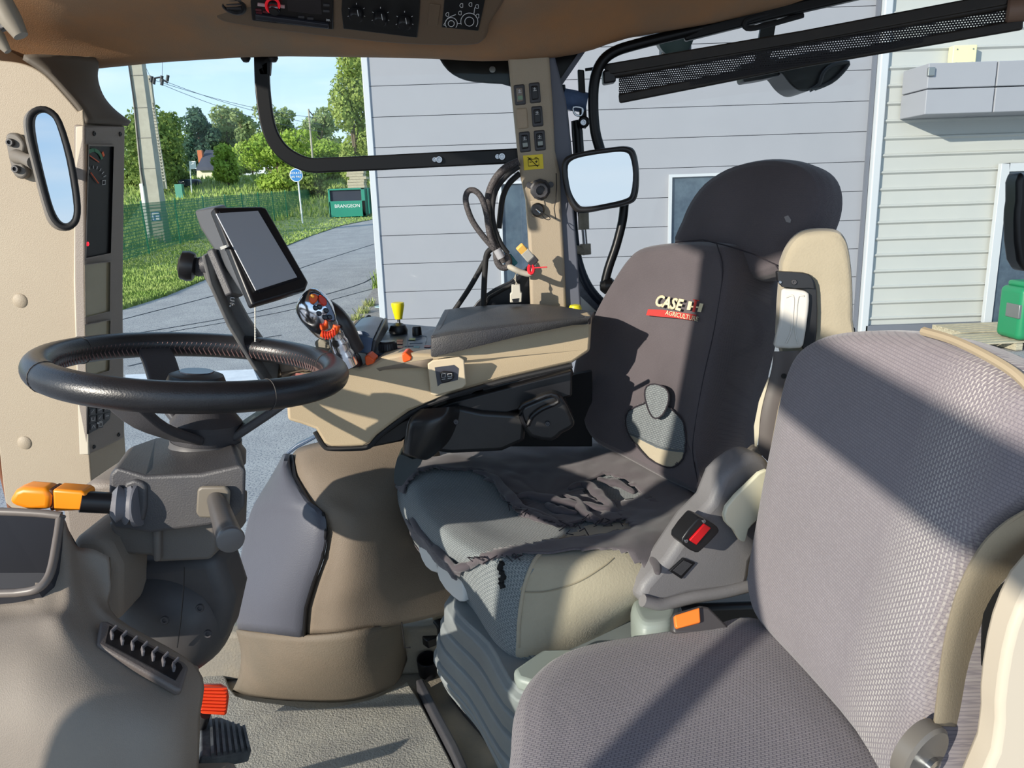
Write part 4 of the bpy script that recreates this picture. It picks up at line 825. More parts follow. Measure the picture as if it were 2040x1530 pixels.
obj('ball_joint', tube([W(1166, 486, 1.575), W(1167, 507, 1.575)], .011, seg=14), dusty, t)
obj('side_arm', tube([W(1165, 500, 1.575), W(1150, 497, 1.57), W(1132, 493, 1.56)], [.009, .008, .010], seg=12), dusty, t)
t = thing('light_connector', W(1140, 215, 1.57), 'blue dusty cylindrical fitting right of the middle pillar', 'fitting')
obj('fitting_body', tube([W(1122, 196, 1.575), W(1168, 205, 1.575)], .019, seg=16), mat('dusty blue', (92, 118, 158), .7, var=(70, 90, 124), vscale=30), t)
obj('fitting_ring', tube([W(x, y, 1.55) for x, y in smoothpx([(1142, 214), (1146, 228), (1158, 230), (1160, 216)], 3)], .002, closed=True, seg=6), steel, t)
t = thing('work_light', W(1620, 160, 1.75), 'dark rounded work light hanging below the sun blind outside the rear side window', 'work light')
PWL = YP(1.72)
obj('lamp_housing', pxprism(PWL, smoothpx([(1545, 120), (1562, 150), (1580, 172), (1600, 182), (1625, 176), (1655, 162), (1678, 142), (1692, 122), (1650, 100)], 3), .10), black, t, bevel=.015)
obj('lens_rim', tube([W(x, y, 1.71) for x, y in smoothpx([(1614, 180), (1632, 168), (1640, 146), (1658, 130), (1690, 124), (1680, 142), (1655, 164)], 3)], .004, closed=True, seg=8), dgrey, t)
obj('lamp_mount', prism([W(x, y, 1.73) for x, y in [(1475, 128), (1552, 112), (1556, 150), (1520, 158), (1482, 164)]], (0, .05, 0)), black, t, bevel=.005)
q_ = W(1515, 140, 1.75); obj('lamp_bracket', strip([q_, V((q_.x, 1.66, 1.50)), V((q_.x, 1.60, 1.585))], V((1, 0, 0)), .03, .008), black, t, smooth=False)
t = thing('work_light', W(1336, 90, 2.15), 'dark round work light partly hidden above the mirror arm at the roof edge', 'work light')
obj('lamp_housing', lathe([(.02, 0), (.045, .01), (.05, .05), (.046, .08), (.03, .085), (0, .08)], W(1335, 66, 2.2), (0, -1, -.3)), mat('lamp dark green', (22, 34, 36), .3), t)
obj('lamp_mount', box(W(1345, 100, 2.2), (.08, .04, .05)), black, t, bevel=.006)
q_ = W(1345, 100, 2.2); obj('lamp_bracket', strip([q_, V((q_.x, 2.0, 1.60)), V((q_.x, 1.60, 1.61))], V((1, 0, 0)), .03, .008), black, t, smooth=False)
# ---------------------------------------------------------------- cables at the middle pillar
def cable(l, Y, r, m, lab, par=None, seg=10):
    p = cr_curve([W(a[0], a[1], (a[2] if len(a) > 2 else Y)) for a in l], 5, False)
    return obj('cable', tube(p, r, seg=seg), m, par)
braid = mat('braided sleeve', (40, 38, 40), .7, var=(104, 98, 98), vscale=500)
tc_ = thing('cable_harness', W(985, 500, 1.48), 'tangle of black sleeved cables hanging from the window bar beside the middle pillar', 'cable harness')
cable([(1034, 322), (1006, 336), (984, 362), (973, 395), (973, 440), (982, 478), (995, 505), (1003, 524)], 1.49, .0075, braid, '', tc_)
cable([(1034, 332), (1010, 350), (988, 380), (981, 420), (986, 455), (998, 485), (1012, 505)], 1.47, .0045, rubber, '', tc_)
cable([(1036, 345), (1014, 366), (1002, 392), (997, 425), (994, 455)], 1.51, .0055, rubber, '', tc_)
cable([(988, 500), (962, 470), (940, 438), (928, 402), (932, 382), (946, 380), (960, 396), (970, 430), (976, 470), (992, 512)], 1.46, .0055, braid, '', tc_)
cable([(984, 492), (970, 506), (966, 540), (964, 580), (962, 625)], 1.48, .0055, rubber, '', tc_)
cable([(975, 505), (966, 520), (940, 566), (918, 600), (884, 648)], 1.49, .005, rubber, '', tc_)
cable([(988, 500), (990, 520), (998, 532), (1010, 532), (1014, 520), (1008, 506)], 1.45, .006, braid, '', tc_)
obj('label_sleeve', tube([W(990, 497, 1.44), W(999, 514, 1.44)], .0075, seg=12), mat('label grey', (168, 168, 172), .6), tc_)
cable([(1012, 530, 1.45), (1024, 536, 1.44), (1040, 543, 1.44), (1056, 546, 1.44), (1062, 536, 1.44), (1064, 524, 1.44)], 1.44, .0055, mat('taped grey', (176, 170, 156), .7), '', tc_)
t = thing('wiring_connector', W(1048, 520, 1.44), 'grey plug with an orange tip held by the red tie before the pillar', 'connector')
d_ = (W(1034, 490, 1.43)-W(1060, 520, 1.44)).normalized()
obj('plug_body', strip([W(1060, 519, 1.44), W(1043, 499, 1.434)], V((1, 0, 1)), .017, .014), mat('plug grey', (186, 184, 176), .5), t, bevel=.002)
obj('plug_tip', strip([W(1045, 502, 1.434), W(1034, 490, 1.43)], V((1, 0, 1)), .0155, .012), mat('plug amber', (240, 190, 96), .4), t, bevel=.002)
obj('plug_collar', strip([W(1065, 524, 1.441), W(1056, 514, 1.438)], V((1, 0, 1)), .019, .016), dgrey, t, bevel=.002)
t = thing('wiring_connector', W(1029, 600, 1.44), 'beige square plug dangling on thin wires in front of the pillar foot', 'connector')
obj('plug_body', pxprism(YP(1.43), [(1019, 568), (1036, 567), (1037, 582), (1040, 584), (1039, 602), (1016, 603), (1016, 586), (1019, 584)], .018), mat('plug beige', (196, 192, 178), .5), t, bevel=.0015)
obj('plug_mouth', pxprism(YP(1.429), [(1020, 596), (1034, 594), (1033, 601), (1022, 602)], .004), black, t, smooth=False)
for i in range(3): obj('wire', tube([W(1026+i*2, 541, 1.44), W(1030-i*3, 555, 1.437), W(1024+i*4, 568, 1.437)], .0009, seg=6), MATS['taped grey'] if i else rubber, t)
o = obj('zip_tie', tube([W(1058+5*math.cos(a*.524), 536+9*math.sin(a*.524), 1.435) for a in range(12)], .003, closed=True, seg=6), mat('red tie', (230, 30, 46), .4)); tag(o, 'red cable tie around the grey plug wires, its tail pointing right', 'cable tie')
obj('tie_tail', tube([W(1062, 534, 1.43), W(1090, 532, 1.42)], .0012, seg=6), MATS['red tie'], o)
o = obj('teal_plug', strip([W(1013, 508, 1.46), W(1028, 527, 1.46)], V((1, 0, 1)), .010, .01), mat('teal', (18, 108, 116), .5), bevel=.002); tag(o, 'teal plug body half hidden in the cable tangle', 'connector')
# ================================================================ CONTROLS
# ---- right console
t = thing('side_console', W(800, 900, 1.24), 'beige right hand control console running from the steering wheel to the driver seat', 'console')
CF = YP(1.22)
def cfy(x): return 1.22
co = [(566, 748), (600, 740), (650, 736), (700, 728), (716, 733), (735, 728), (760, 712), (800, 703), (862, 706), (1180, 628), (1176, 700), (1140, 724), (1000, 756), (910, 782), (858, 800), (815, 820), (780, 845), (750, 868), (738, 882), (722, 890), (660, 891), (645, 884), (628, 856), (600, 846), (572, 838)]
obj('side_panel', prism([W(x, y, 1.22 + max(0, (x-860))*.0003) for x, y in co], (0, .05, 0)), mat('console beige', (190, 172, 142), .5, bump=.2, bscale=700), t, bevel=.006, bang=50)
obj('lower_seal', tube([W(x, y, 1.225) for x, y in smoothpx([(628, 860), (645, 888), (662, 894), (720, 893), (740, 886), (752, 872), (782, 848), (818, 823), (860, 803), (912, 785), (1000, 760), (1140, 728)], 3, False)], .0045, seg=8), rubber, t)
obj('inner_body', prism([W(x, y, 1.345) for x, y in [(600, 765), (700, 745), (870, 722), (1150, 650), (1130, 700), (1000, 740), (880, 765), (760, 830), (690, 850), (620, 830)]], (0, .15, 0)), mat('console inner', (44, 44, 48), .6), t, bevel=.005)
obj('underside', prism([W(x, y, 1.27) for x, y in [(740, 880), (800, 838), (900, 800), (1140, 738), (1140, 790), (950, 840), (860, 830), (800, 880), (735, 893)]], (0, .12, 0)), black, t, bevel=.004)
# top of the console front (ledge that carries the joystick) and control panel
zt = .795
rows = [[W(x, y, 1.222) for x, y in [(566, 749), (650, 737), (716, 733), (760, 713), (862, 707)]], [WZ(x, y, z) for x, y, z in [(560, 742, .790), (645, 726, .790), (700, 716, .792), (765, 700, .793), (862, 698, .793)]], [W(x, y, 1.50) for x, y in [(570, 698), (650, 690), (705, 676), (775, 666), (880, 668)]]]
obj('front_ledge', grid(rows, 4, 4), mat('ledge', (140, 126, 110), .6), t, solid=.02, off=-1)
pnl = obj('control_panel', prism([WZ(x, y, .8035) for x, y in [(728, 704), (862, 709), (884, 652), (770, 642)]], (0, 0, -.006)), mat('panel navy', (52, 70, 92), .4, spec=.7), t, bevel=.002)
bm = NB(); pz = lambda x, y: WZ(x, y, .8042)
for l in ([(812, 678), (836, 676)], [(816, 684), (842, 683)], [(806, 690), (824, 689)], [(812, 672), (812, 695)], [(836, 668), (850, 670), (848, 684)], [(770, 662), (784, 660)], [(845, 690), (858, 691)], [(826, 704), (850, 706)]): tube([pz(*p) for p in l], .0006, bm, 4)
obj('panel_print', bm, mat('print pale', (150, 170, 190), .5), pnl, smooth=False)
for (x, y, m_) in ((797, 684, 'o'), (797, 692, 'o'), (797, 679, 'o'), (822, 676, 'y'), (822, 699, 'y'), (852, 690, 'o'), (830, 692, 'g')):
    obj('panel_key', prism([pz(x-6, y-2), pz(x+6, y-2), pz(x+5, y+2), pz(x-7, y+2)], (0, 0, .0006)), {'o': mat('key salmon', (196, 110, 96), .5), 'y': mat('key olive', (168, 178, 90), .5), 'g': mat('key teal', (70, 140, 150), .5)}[m_], pnl, smooth=False)
kn = obj('control_knob', lathe([(.0155, 0), (.015, .012), (.012, .016), (0, .0165)], pz(773, 698), (0, 0, 1), seg=24), black, pnl)
bm = NB()
for a in range(24): c_, s_ = math.cos(a*.2618), math.sin(a*.2618); tube([pz(773, 698)+V((.0155*c_, .0155*s_, .001)), pz(773, 698)+V((.0148*c_, .0148*s_, .0125))], .0009, bm, 5)
obj('knob_grip', bm, mat('knob ridges', (60, 60, 64), .3), kn)
obj('control_knob', lathe([(.009, 0), (.0085, .013), (.007, .016), (0, .0165)], pz(831, 667), (0, 0, 1), seg=20), black, pnl)
yk = thing('throttle_lever', pz(796, 662), 'yellow capped lever on a black boot at the front of the control panel', 'lever')
obj('boot', lathe([(.017, 0), (.018, .006), (.014, .016), (.006, .020), (0, .02)], pz(794, 664), (0, 0, 1)), black, yk)
obj('stem', cyl(pz(796, 662)+V((0, 0, .018)), (0, 0, 1), .003, .012), steel, yk)
obj('yellow_cap', lathe([(.007, 0), (.0095, .012), (.0125, .026), (.012, .031), (.009, .032), (0, .030)], pz(796, 662)+V((0, 0, .026)), (0, 0, 1)), mat('yellow cap', (234, 218, 24), .35), yk)
for (x, y, l) in ((735, 719, 'orange triangular lever on the console edge nearest the joystick'), (809, 713, 'orange triangular lever on the console edge nearest the armrest lid')):
    o = obj('control_lever', prism([W(x+a*.9, y+b*.9, 1.215) for a, b in [(-10, -9), (-2, -12), (12, -1), (10, 6), (-4, 11), (-8, 8)]], (.004, .02, .004)), orange, bevel=.003); tag(o, l, 'lever', 'orange levers on the console edge')
o = obj('red_tab', prism([W(x, y, 1.235) for x, y in [(700, 727), (716, 725), (722, 732), (704, 732)]], (0, .01, .003)), mat('tab red', (176, 52, 46), .5), bevel=.001); tag(o, 'small dark red tab at the foot of the joystick on the console', 'tab')
rk = obj('switch_recess', prism([W(x, y, 1.221) for x, y in smoothpx([(852, 724), (862, 717), (915, 710), (925, 716), (929, 765), (922, 772), (866, 788), (858, 784)], 1)], (0, -.004, 0)), mat('recess rim', (204, 188, 160), .5), t, bevel=.002)
obj('recess_face', prism([W(x, y, 1.2165) for x, y in smoothpx([(866, 732), (905, 727), (914, 734), (912, 757), (878, 765), (872, 770)], 1)], (0, .002, 0)), mat('recess dark', (62, 64, 74), .4), rk, smooth=False)
sw_ = obj('rocker_switch', prism([W(x, y, 1.215) for x, y in smoothpx([(876, 742), (884, 738), (902, 740), (905, 752), (895, 760), (880, 762)], 1)], (0, -.006, 0)), black, rk, bevel=.002)
bm = NB()
for l in ([(880, 745), (887, 744), (887, 751), (880, 752), (880, 745)], [(892, 745), (900, 744), (900, 750), (892, 750), (892, 745)], [(892, 754), (901, 753)], [(880, 756), (887, 755)]): tube([W(x, y, 1.2085) for x, y in l], .0005, bm, 4)
obj('switch_symbol', bm, MATS['print white'], sw_, smooth=False)
# armrest lid
lid = thing('armrest_lid', W(1000, 700, 1.25), 'long dark grey armrest lid on top of the beige console', 'armrest')
top = [(860, 668, 1.222), (900, 660, 1.222), (1000, 648, 1.235), (1100, 637, 1.26), (1176, 632, 1.29)]
bot = [(860, 711, 1.212), (900, 703, 1.212), (1000, 678, 1.228), (1100, 656, 1.255), (1172, 642, 1.288)]
bk = [(886, 617, 1.46), (940, 611, 1.47), (1020, 606, 1.47), (1100, 608, 1.46), (1184, 622, 1.42)]
rows = [[W(*p) for p in bot], [W(p[0], (p[1]+q[1])/2, (p[2]+q[2])/2-.006) for p, q in zip(bot, top)], [W(*p) for p in top], [W(p[0]*.7+q[0]*.3, p[1]*.7+q[1]*.3, p[2]*.7+q[2]*.3) for p, q in zip(top, bk)], [W(*p) for p in bk], [W(p[0], p[1]+14, p[2]+.015) for p in bk]]
obj('lid_cover', grid(rows, 4, 3), mat('armrest dark', (58, 58, 62), .5, var=(74, 72, 70), vscale=14, bump=.5, bscale=500), lid, solid=.012, off=-1, bevel=.004)
obj('lid_end', prism([W(858, 668, 1.218), W(858, 712, 1.212), W(884, 640, 1.45), W(885, 617, 1.45)], (.012, 0, 0)), dgrey, lid, bevel=.003)
gb = thing('storage_box', WZ(730, 690, .80), 'dark blue grey padded lid beside the joystick at the front of the console', 'box lid')
rows = [[W(x, y, Y) for x, y, Y in l] for l in ([(690, 700, 1.26), (722, 702, 1.25), (738, 704, 1.25)], [(688, 668, 1.27), (722, 671, 1.262), (742, 680, 1.26)], [(697, 660, 1.29), (725, 664, 1.28), (746, 668, 1.285)], [(722, 634, 1.47), (745, 630, 1.47), (764, 634, 1.47)], [(722, 648, 1.49), (745, 650, 1.49), (768, 656, 1.48)])]
obj('lid_cover', grid(rows, 3, 4), mat('blue grey plastic', (84, 102, 128), .35), gb, solid=.01, off=-1, bevel=.003)
obj('lid_side', prism([W(742, 678, 1.262), W(738, 705, 1.255), W(768, 656, 1.47), W(765, 633, 1.47)], (.006, 0, 0)), dgrey, gb, bevel=.002)
# joystick
chrome = mat('chrome', (226, 229, 235), .14, 1)
smoke = mat('grip dark', (52, 48, 48), .3)
j = thing('joystick', W(680, 725, 1.19), 'chrome multifunction joystick with orange and black buttons at the front of the console', 'joystick')
pts = [W(694, 728, 1.20), W(682, 700, 1.195), W(672, 675, 1.19), W(664, 656, 1.185)]
obj('stem', tube(cr_curve(pts, 4, False), [.017]*4+[.015]*4+[.013]*4+[.015], seg=20), chrome, j)
hp = [W(664, 668, 1.19), W(646, 648, 1.18), W(630, 622, 1.175), W(617, 602, 1.175), W(608, 594, 1.178)]
obj('head', tube(cr_curve(hp, 4, False), [.010, .016, .019, .021, .022, .024, .0255, .027, .028, .028, .0275, .027, .026, .025, .022, .017, .008], seg=24), chrome, j)
obj('palm_rest', tube(cr_curve([W(648, 604, 1.22), W(668, 634, 1.22), W(690, 668, 1.225), W(708, 700, 1.23)], 4, False), [.010, .013, .016, .018, .019, .020, .020, .020, .019, .018, .017, .017, .016], seg=18), smoke, j)
fp = (W(642, 620, 1.14)-W(664, 660, 1.15)).normalized()
PJ = P3(W(622, 588, 1.150), W(660, 640, 1.158), W(655, 600, 1.162))
kpj = obj('button_plate', pxprism(PJ, smoothpx([(618, 582), (634, 582), (650, 593), (663, 614), (671, 638), (656, 641), (640, 630), (624, 610)], 2), .008), mat('button plate', (92, 98, 112), .2, .8), j, bevel=.003)
ob_ = [((620, 585), (634, 588), (632, 600), (623, 606), (617, 597)), ((637, 587), (649, 594), (652, 607), (643, 609), (636, 598))]
for i, b_ in enumerate(ob_): obj('button', pxprism(PJ, smoothpx(b_, 2), .006, off=.005), orange if i == 0 else mat('button red', (212, 52, 24), .35), kpj, bevel=.002)
for (x, y) in ((637, 612), (650, 619), (636, 625), (648, 633), (657, 632), (629, 614)): obj('button', pxprism(PJ, smoothpx([(x-5, y-4), (x+3, y-5), (x+6, y+2), (x-1, y+5)], 2), .005, off=.004), mat('button dark', (28, 34, 46), .25), kpj, bevel=.0015)
obj('button', pxprism(PJ, smoothpx([(620, 586), (627, 588), (626, 594), (620, 592)], 2), .007, off=.009), mat('button amber', (255, 170, 60), .3), kpj, bevel=.0015)
wh_ = obj('thumb_wheel', tube([W(x, y, 1.150) for x, y in smoothpx([(640, 664), (650, 667), (660, 665), (668, 658), (671, 648)], 3, False)], .0055, seg=10), orange, j)
bm = NB()
for (x, y) in ((643, 666), (648, 668), (653, 668), (658, 667), (663, 664), (667, 660)): box(W(x, y, 1.145), (.0015, .003, .012), bm)
obj('wheel_ribs', bm, mat('rib red', (200, 40, 20), .4), wh_, smooth=False)
obj('base_boot', lathe([(.032, 0), (.030, .012), (.022, .024), (.017, .03), (0, .03)], W(683, 728, 1.22), (0, 0, 1)), black, j)
obj('bracket', prism([W(x, y, 1.24) for x, y in [(625, 682), (640, 672), (660, 690), (650, 720), (632, 705)]], (0, .02, 0)), dusty, j, bevel=.004)
# black/steel lever tips behind the lid
t = thing('lever_bank', WZ(700, 660, .80), 'row of small black levers behind the joystick', 'levers')
for i in range(3): obj('lever', tube([W(690+i*7, 668-i*4, 1.50), W(712+i*12, 642-i*5, 1.55)], .006, seg=8), black if i else dusty, t)
# ---- monitor
t = thing('monitor', W(520, 700, 1.19), 'tilted touchscreen monitor with dark frame and grey screen, behind the steering wheel', 'monitor')
PMn = P3(W(425, 412, 1.10), W(530, 412, 1.20), W(498, 585, 1.045))
PMn = P3(W(425, 412, 1.12), W(533, 412, 1.20), W(512, 600, 1.07))
mo2 = [(410, 414), (430, 410), (520, 410), (533, 414), (556, 465), (600, 545), (617, 562), (612, 578), (570, 590), (515, 605), (497, 611), (488, 605)]
obj('bezel', pxprism(PMn, [(426, 412), (520, 410), (531, 413), (616, 562), (610, 576), (560, 592), (505, 608)], .014), black, t, bevel=.004)
obj('frame_face', pxprism(PMn, [(437, 421), (518, 417), (600, 553), (517, 582)], .003, off=.0015), mat('screen edge', (20, 26, 34), .3), t, smooth=False)
obj('screen', pxprism(PMn, [(431, 425), (514, 420), (592, 552), (510, 578)], .002, off=.003), mat('screen', (184, 187, 193), .3, spec=.5), t, smooth=False)  # pale base colour stands in for bright surroundings reflected in dark glass
obj('back_shell', prism([W(x, y, Y) for x, y, Y in [(386, 420, 1.16), (428, 412, 1.125), (504, 608, 1.072), (490, 600, 1.09), (398, 455, 1.15)]], (0, .045, .004)), mat('monitor shell', (86, 88, 92), .4), t, bevel=.005)
obj('shell_button', pxprism(P3(W(430, 470, 1.115), W(460, 520, 1.10), W(440, 500, 1.12)), [(438, 492), (450, 488), (452, 493), (440, 498)], .002, off=.003), mat('button light', (190, 190, 186), .4), t)
kb = obj('clamp_knob', lathe([(.010, 0), (.021, .004), (.023, .012), (.021, .022), (.010, .026), (0, .026)], W(392, 533, 1.17), (-1, -.25, .25), seg=10), black, t)
obj('clamp_hub', tube([W(392, 533, 1.175), W(425, 525, 1.165)], .014, seg=14), dgrey, t)
obj('spring', tube([W(462+4*math.cos(k*1.2), 575+k*1.2, 1.12+.006*math.sin(k*1.2)) for k in range(30)], .0012, seg=5), steel, t)
mt_ = obj('arm', strip([W(x, y, Y) for x, y, Y in [(414, 520, 1.165), (440, 570, 1.17), (478, 640, 1.185), (530, 715, 1.21), (575, 770, 1.24)]], V((1, 0, .5)), .03, .012), mat('arm grey', (92, 92, 94), .5, var=(120, 118, 114), vscale=20), t, smooth=False, bevel=.003)
obj('arm_flange', strip([W(x, y, Y) for x, y, Y in [(412, 505, 1.14), (425, 560, 1.145), (460, 640, 1.16), (505, 715, 1.18), (540, 768, 1.20)]], V((1, 0, .5)), .006, .035), MATS['arm grey'], mt_, smooth=False, bevel=.002)
obj('arm_foot', prism([W(x, y, 1.23) for x, y in [(500, 705), (560, 735), (610, 745), (585, 775), (540, 772), (510, 745)]], (0, .02, 0)), MATS['arm grey'], mt_, bevel=.004)
obj('clamp_block', strip([W(430, 500, 1.135), W(468, 590, 1.12)], V((1, 0, .4)), .012, .04), dgrey, mt_, smooth=False, bevel=.003)
o = obj('bead_chain', NB() if False else tube([W(508+ (k % 2)*.6, 605+k*2.6, 1.16) for k in range(30)], [.0016 if k % 2 else .0008 for k in range(30)], seg=6), white); tag(o, 'thin pale ball chain hanging below the monitor', 'chain')
o = obj('console_end', prism([W(x, y, 1.20) for x, y in smoothpx([(574, 752), (590, 742), (628, 748), (632, 760), (600, 775), (578, 772)], 1)], (0, .05, 0)), mat('console end', (214, 196, 166), .5), t if False else None, bevel=.005); tag(o, 'beige end block of the console seen through the steering wheel', 'end block')
obj('red_stripe', prism([W(x, y, 1.198) for x, y in [(576, 751), (590, 743), (610, 745), (598, 752)]], (0, .002, 0)), mat('dull red', (168, 104, 96), .6), o, smooth=False)
# ---- steering wheel
Cw = W(391, 731, 1.0); ux_ = V((math.cos(.125), 0, -math.sin(.125))); uy_ = V((0, 1, -.045)).normalized(); un = ux_.cross(uy_).normalized(); Rw = .180
wt = thing('steering_wheel', Cw+V((0, 0, -.1)), 'black three spoke steering wheel with stitched inner rim at the left', 'steering wheel')
leather = mat('wheel leather', (26, 27, 31), .34, var=(34, 34, 38), vscale=25, bump=.15, bscale=500, spec=.6)
rim = [Cw+ux_*Rw*math.cos(a*math.pi/48)+uy_*Rw*math.sin(a*math.pi/48) for a in range(96)]
obj('rim', tube(rim, .0185, closed=True, seg=24, flat=None), leather, wt)
bm = NB()
for a in range(150):
    th = a/150*2*math.pi; p = Cw+(ux_*math.cos(th)+uy_*math.sin(th))*(Rw-.0178)-un*.003; tg = (-ux_*math.sin(th)+uy_*math.cos(th))
    for s_ in (-1, 1): tube([p, p+un*.009*s_-tg*.005+(p-Cw).normalized()*.0004], .0009, bm, 4)
obj('stitching', bm, mat('stitch', (120, 92, 88), .8), wt, smooth=False)
for th in (-.75, 2.9, .55, -2.3): 
    c_, s_ = math.cos(th), math.sin(th); ctr = Cw+(ux_*c_+uy_*s_)*Rw; rad = (ux_*c_+uy_*s_)
    obj('seam', tube([ctr+rad*.0188*math.cos(k*.3142)+un*.0188*math.sin(k*.3142) for k in range(20)], .0006, closed=True, seg=5), mat('seam', (70, 66, 64), .7), wt)
hub = Cw+V((.0, 0, -.105)); spk = mat('spoke grey', (66, 65, 68), .45, bump=.2, bscale=500)
for th, wd_ in ((2.3, .046), (-1.80, .05), (.22, .05)):
    r_ = ux_*math.cos(th)+uy_*math.sin(th); tg = -ux_*math.sin(th)+uy_*math.cos(th)
    sp_ = [Cw+r_*(Rw-.006)-un*.004, Cw+r_*(Rw*.80)-un*.018, Cw+r_*Rw*.5-un*.06, hub+r_*.035+un*.012]
    obj('spoke', strip(cr_curve(sp_, 4, False), tg, wd_, .012), spk, wt, bevel=.004)
obj('hub', lathe([(.040, -.012), (.044, .0), (.046, .03), (.030, .05), (.0, .052)], hub, un), spk, wt)
obj('collar', lathe([(.052, -.028), (.052, -.012), (.046, -.004), (.046, .004)], hub, un), mat('collar grey', (88, 86, 86), .5), wt)
cp_ = obj('hub_knob', lathe([(.026, 0), (.027, .018), (.036, .024), (.038, .036), (.034, .046), (.024, .050), (.0, .050)], W(391, 770, 1.0)-un*.03, un), black, wt)
obj('knob_emblem', lathe([(.022, 0), (.021, .002), (0, .002)], W(391, 770, 1.0)+un*.0195, un), mat('emblem grey', (72, 74, 80), .25, .6), cp_)
# ---- column
cl_ = thing('steering_column', W(340, 1330, .95), 'dark grey steering column under the wheel with its round pivot cover', 'steering column')
colm = mat('column grey', (72, 71, 74), .5, var=(82, 80, 80), vscale=10, bump=.25, bscale=500)
def ringbox(pts): return [V(p) for p in pts]
# housing: loft of four-cornered rings with rounded look through bevel
fo = [(218, 945), (232, 930), (290, 948), (400, 944), (478, 926), (490, 935), (488, 1010), (470, 1030), (415, 1048), (300, 1062), (228, 1052), (216, 1030)]
bo = [(250, 900), (262, 890), (310, 872), (400, 866), (462, 868), (478, 890), (478, 960), (470, 980), (410, 990), (300, 1000), (262, 990), (252, 970)]
A = [W(x, y, .86) for x, y in fo]; B = [W(x, y, 1.04) for x, y in bo]
bm = NB(); a = [bm.verts.new(p) for p in A]; b = [bm.verts.new(p) for p in B]
bm.faces.new(a); bm.faces.new(list(reversed(b)))
for i in range(len(a)): bm.faces.new((a[i], b[i], b[(i+1) % len(a)], a[(i+1) % len(a)]))
obj('housing', bm, colm, cl_, bevel=.007, seg=4, bang=25)
obj('top_badge', prism([WZ(x, y, WZ(x, y, .7).z) for x, y in smoothpx([(236, 932), (250, 922), (290, 928), (322, 938), (310, 948), (270, 944)], 2)], (0, 0, -.004)), mat('badge grey', (120, 118, 118), .5), cl_, bevel=.001)
obj('neck', lathe([(.048, 0), (.050, .02), (.046, .05)], hub-un*.075, un), colm, cl_)
nk = [(216, 1048), (300, 1060), (306, 1040), (428, 1036), (430, 1108), (415, 1118), (312, 1122), (304, 1118), (245, 1148), (222, 1060)]
obj('lower_shroud', prism([W(x, y, .885) for x, y in [(214, 1040), (430, 1030), (428, 1100), (418, 1116), (310, 1121), (303, 1108), (240, 1105)]], (0, .12, -.01)), mat('shroud grey', (104, 98, 92), .6, bump=.2, bscale=500), cl_, bevel=.005)
obj('shroud_edge', prism([W(x, y, .875) for x, y in [(302, 1056), (318, 1056), (318, 1121), (304, 1121)]], (0, .02, 0)), MATS['shroud grey'], cl_, bevel=.004)
sc_ = W(348, 1225, .97)
bm = lathe([(0, -.075), (.040, -.068), (.066, -.050), (.078, -.026), (.081, 0), (.078, .03), (.066, .056), (.04, .07), (0, .078)], sc_, (.10, -1, .25), seg=40)
obj('pivot_cover', bm, mat('cover dark', (70, 68, 70), .5, var=(82, 80, 79), vscale=10), cl_)
obj('cover_neck', prism([W(x, y, .93) for x, y in [(236, 1120), (430, 1105), (462, 1200), (440, 1300), (260, 1300), (226, 1220)]], (0, .08, 0)), MATS['cover dark'], cl_, bevel=.02, seg=4)
obj('cover_seam', tube([W(x, y, .893) for x, y in [(367, 1130), (366, 1170), (361, 1230), (353, 1290)]], .0008, seg=5), black, cl_)
for x, y in ((329, 1235), (399, 1211), (415, 1262)): bolt(W(x, y, .893), (.05, -1, .2), .0055, .003, dgrey, cl_, 'screw')
# left stalk
st_ = obj('stalk_mount', prism([W(x, y, .855) for x, y in smoothpx([(248, 962), (285, 962), (291, 985), (286, 1036), (262, 1046), (240, 1040)], 2)], (0, .03, 0)), colm, cl_, bevel=.006)
bt_ = obj('stalk_boot', tube([W(x, y, Y) for x, y, Y in [(282, 1004, .86), (270, 1004, .86), (262, 1004, .858), (252, 1004, .855), (244, 1004, .852), (234, 1004, .85), (222, 1004, .848)]], [.026, .027, .020, .0245, .018, .022, .014], seg=24), mat('boot grey', (112, 112, 118), .5), cl_)
ts = thing('indicator_stalk', W(120, 1010, .82), 'orange tipped indicator stalk pointing left from the steering column', 'stalk')
obj('lever_shaft', tube([W(236, 1003, .85), W(200, 1001, .84), W(160, 999, .83)], [.0125, .0125, .0125], seg=18), black, ts)
hb = [W(x, y, .832) for x, y in [(170, 985), (172, 1012), (165, 1019), (110, 1022), (106, 980), (160, 980)]]
obj('lever_grip', prism([W(x, y, .825) for x, y in smoothpx([(103, 975), (160, 979), (170, 984), (171, 1010), (164, 1018), (106, 1020)], 1)], (0, .024, 0)), orange2, ts, bevel=.005, seg=4)
obj('lever_tip', prism([W(x, y, .822) for x, y in smoothpx([(14, 1001), (28, 978), (44, 972), (92, 975), (101, 990), (99, 1016), (60, 1019), (30, 1010)], 1)], (0, .026, 0)), orange2, ts, bevel=.006, seg=4)
obj('grip_gap', prism([W(x, y, .826) for x, y in [(95, 975), (106, 977), (108, 1018), (99, 1018)]], (0, .022, 0)), mat('stalk brown', (88, 48, 22), .6), ts, bevel=.002)
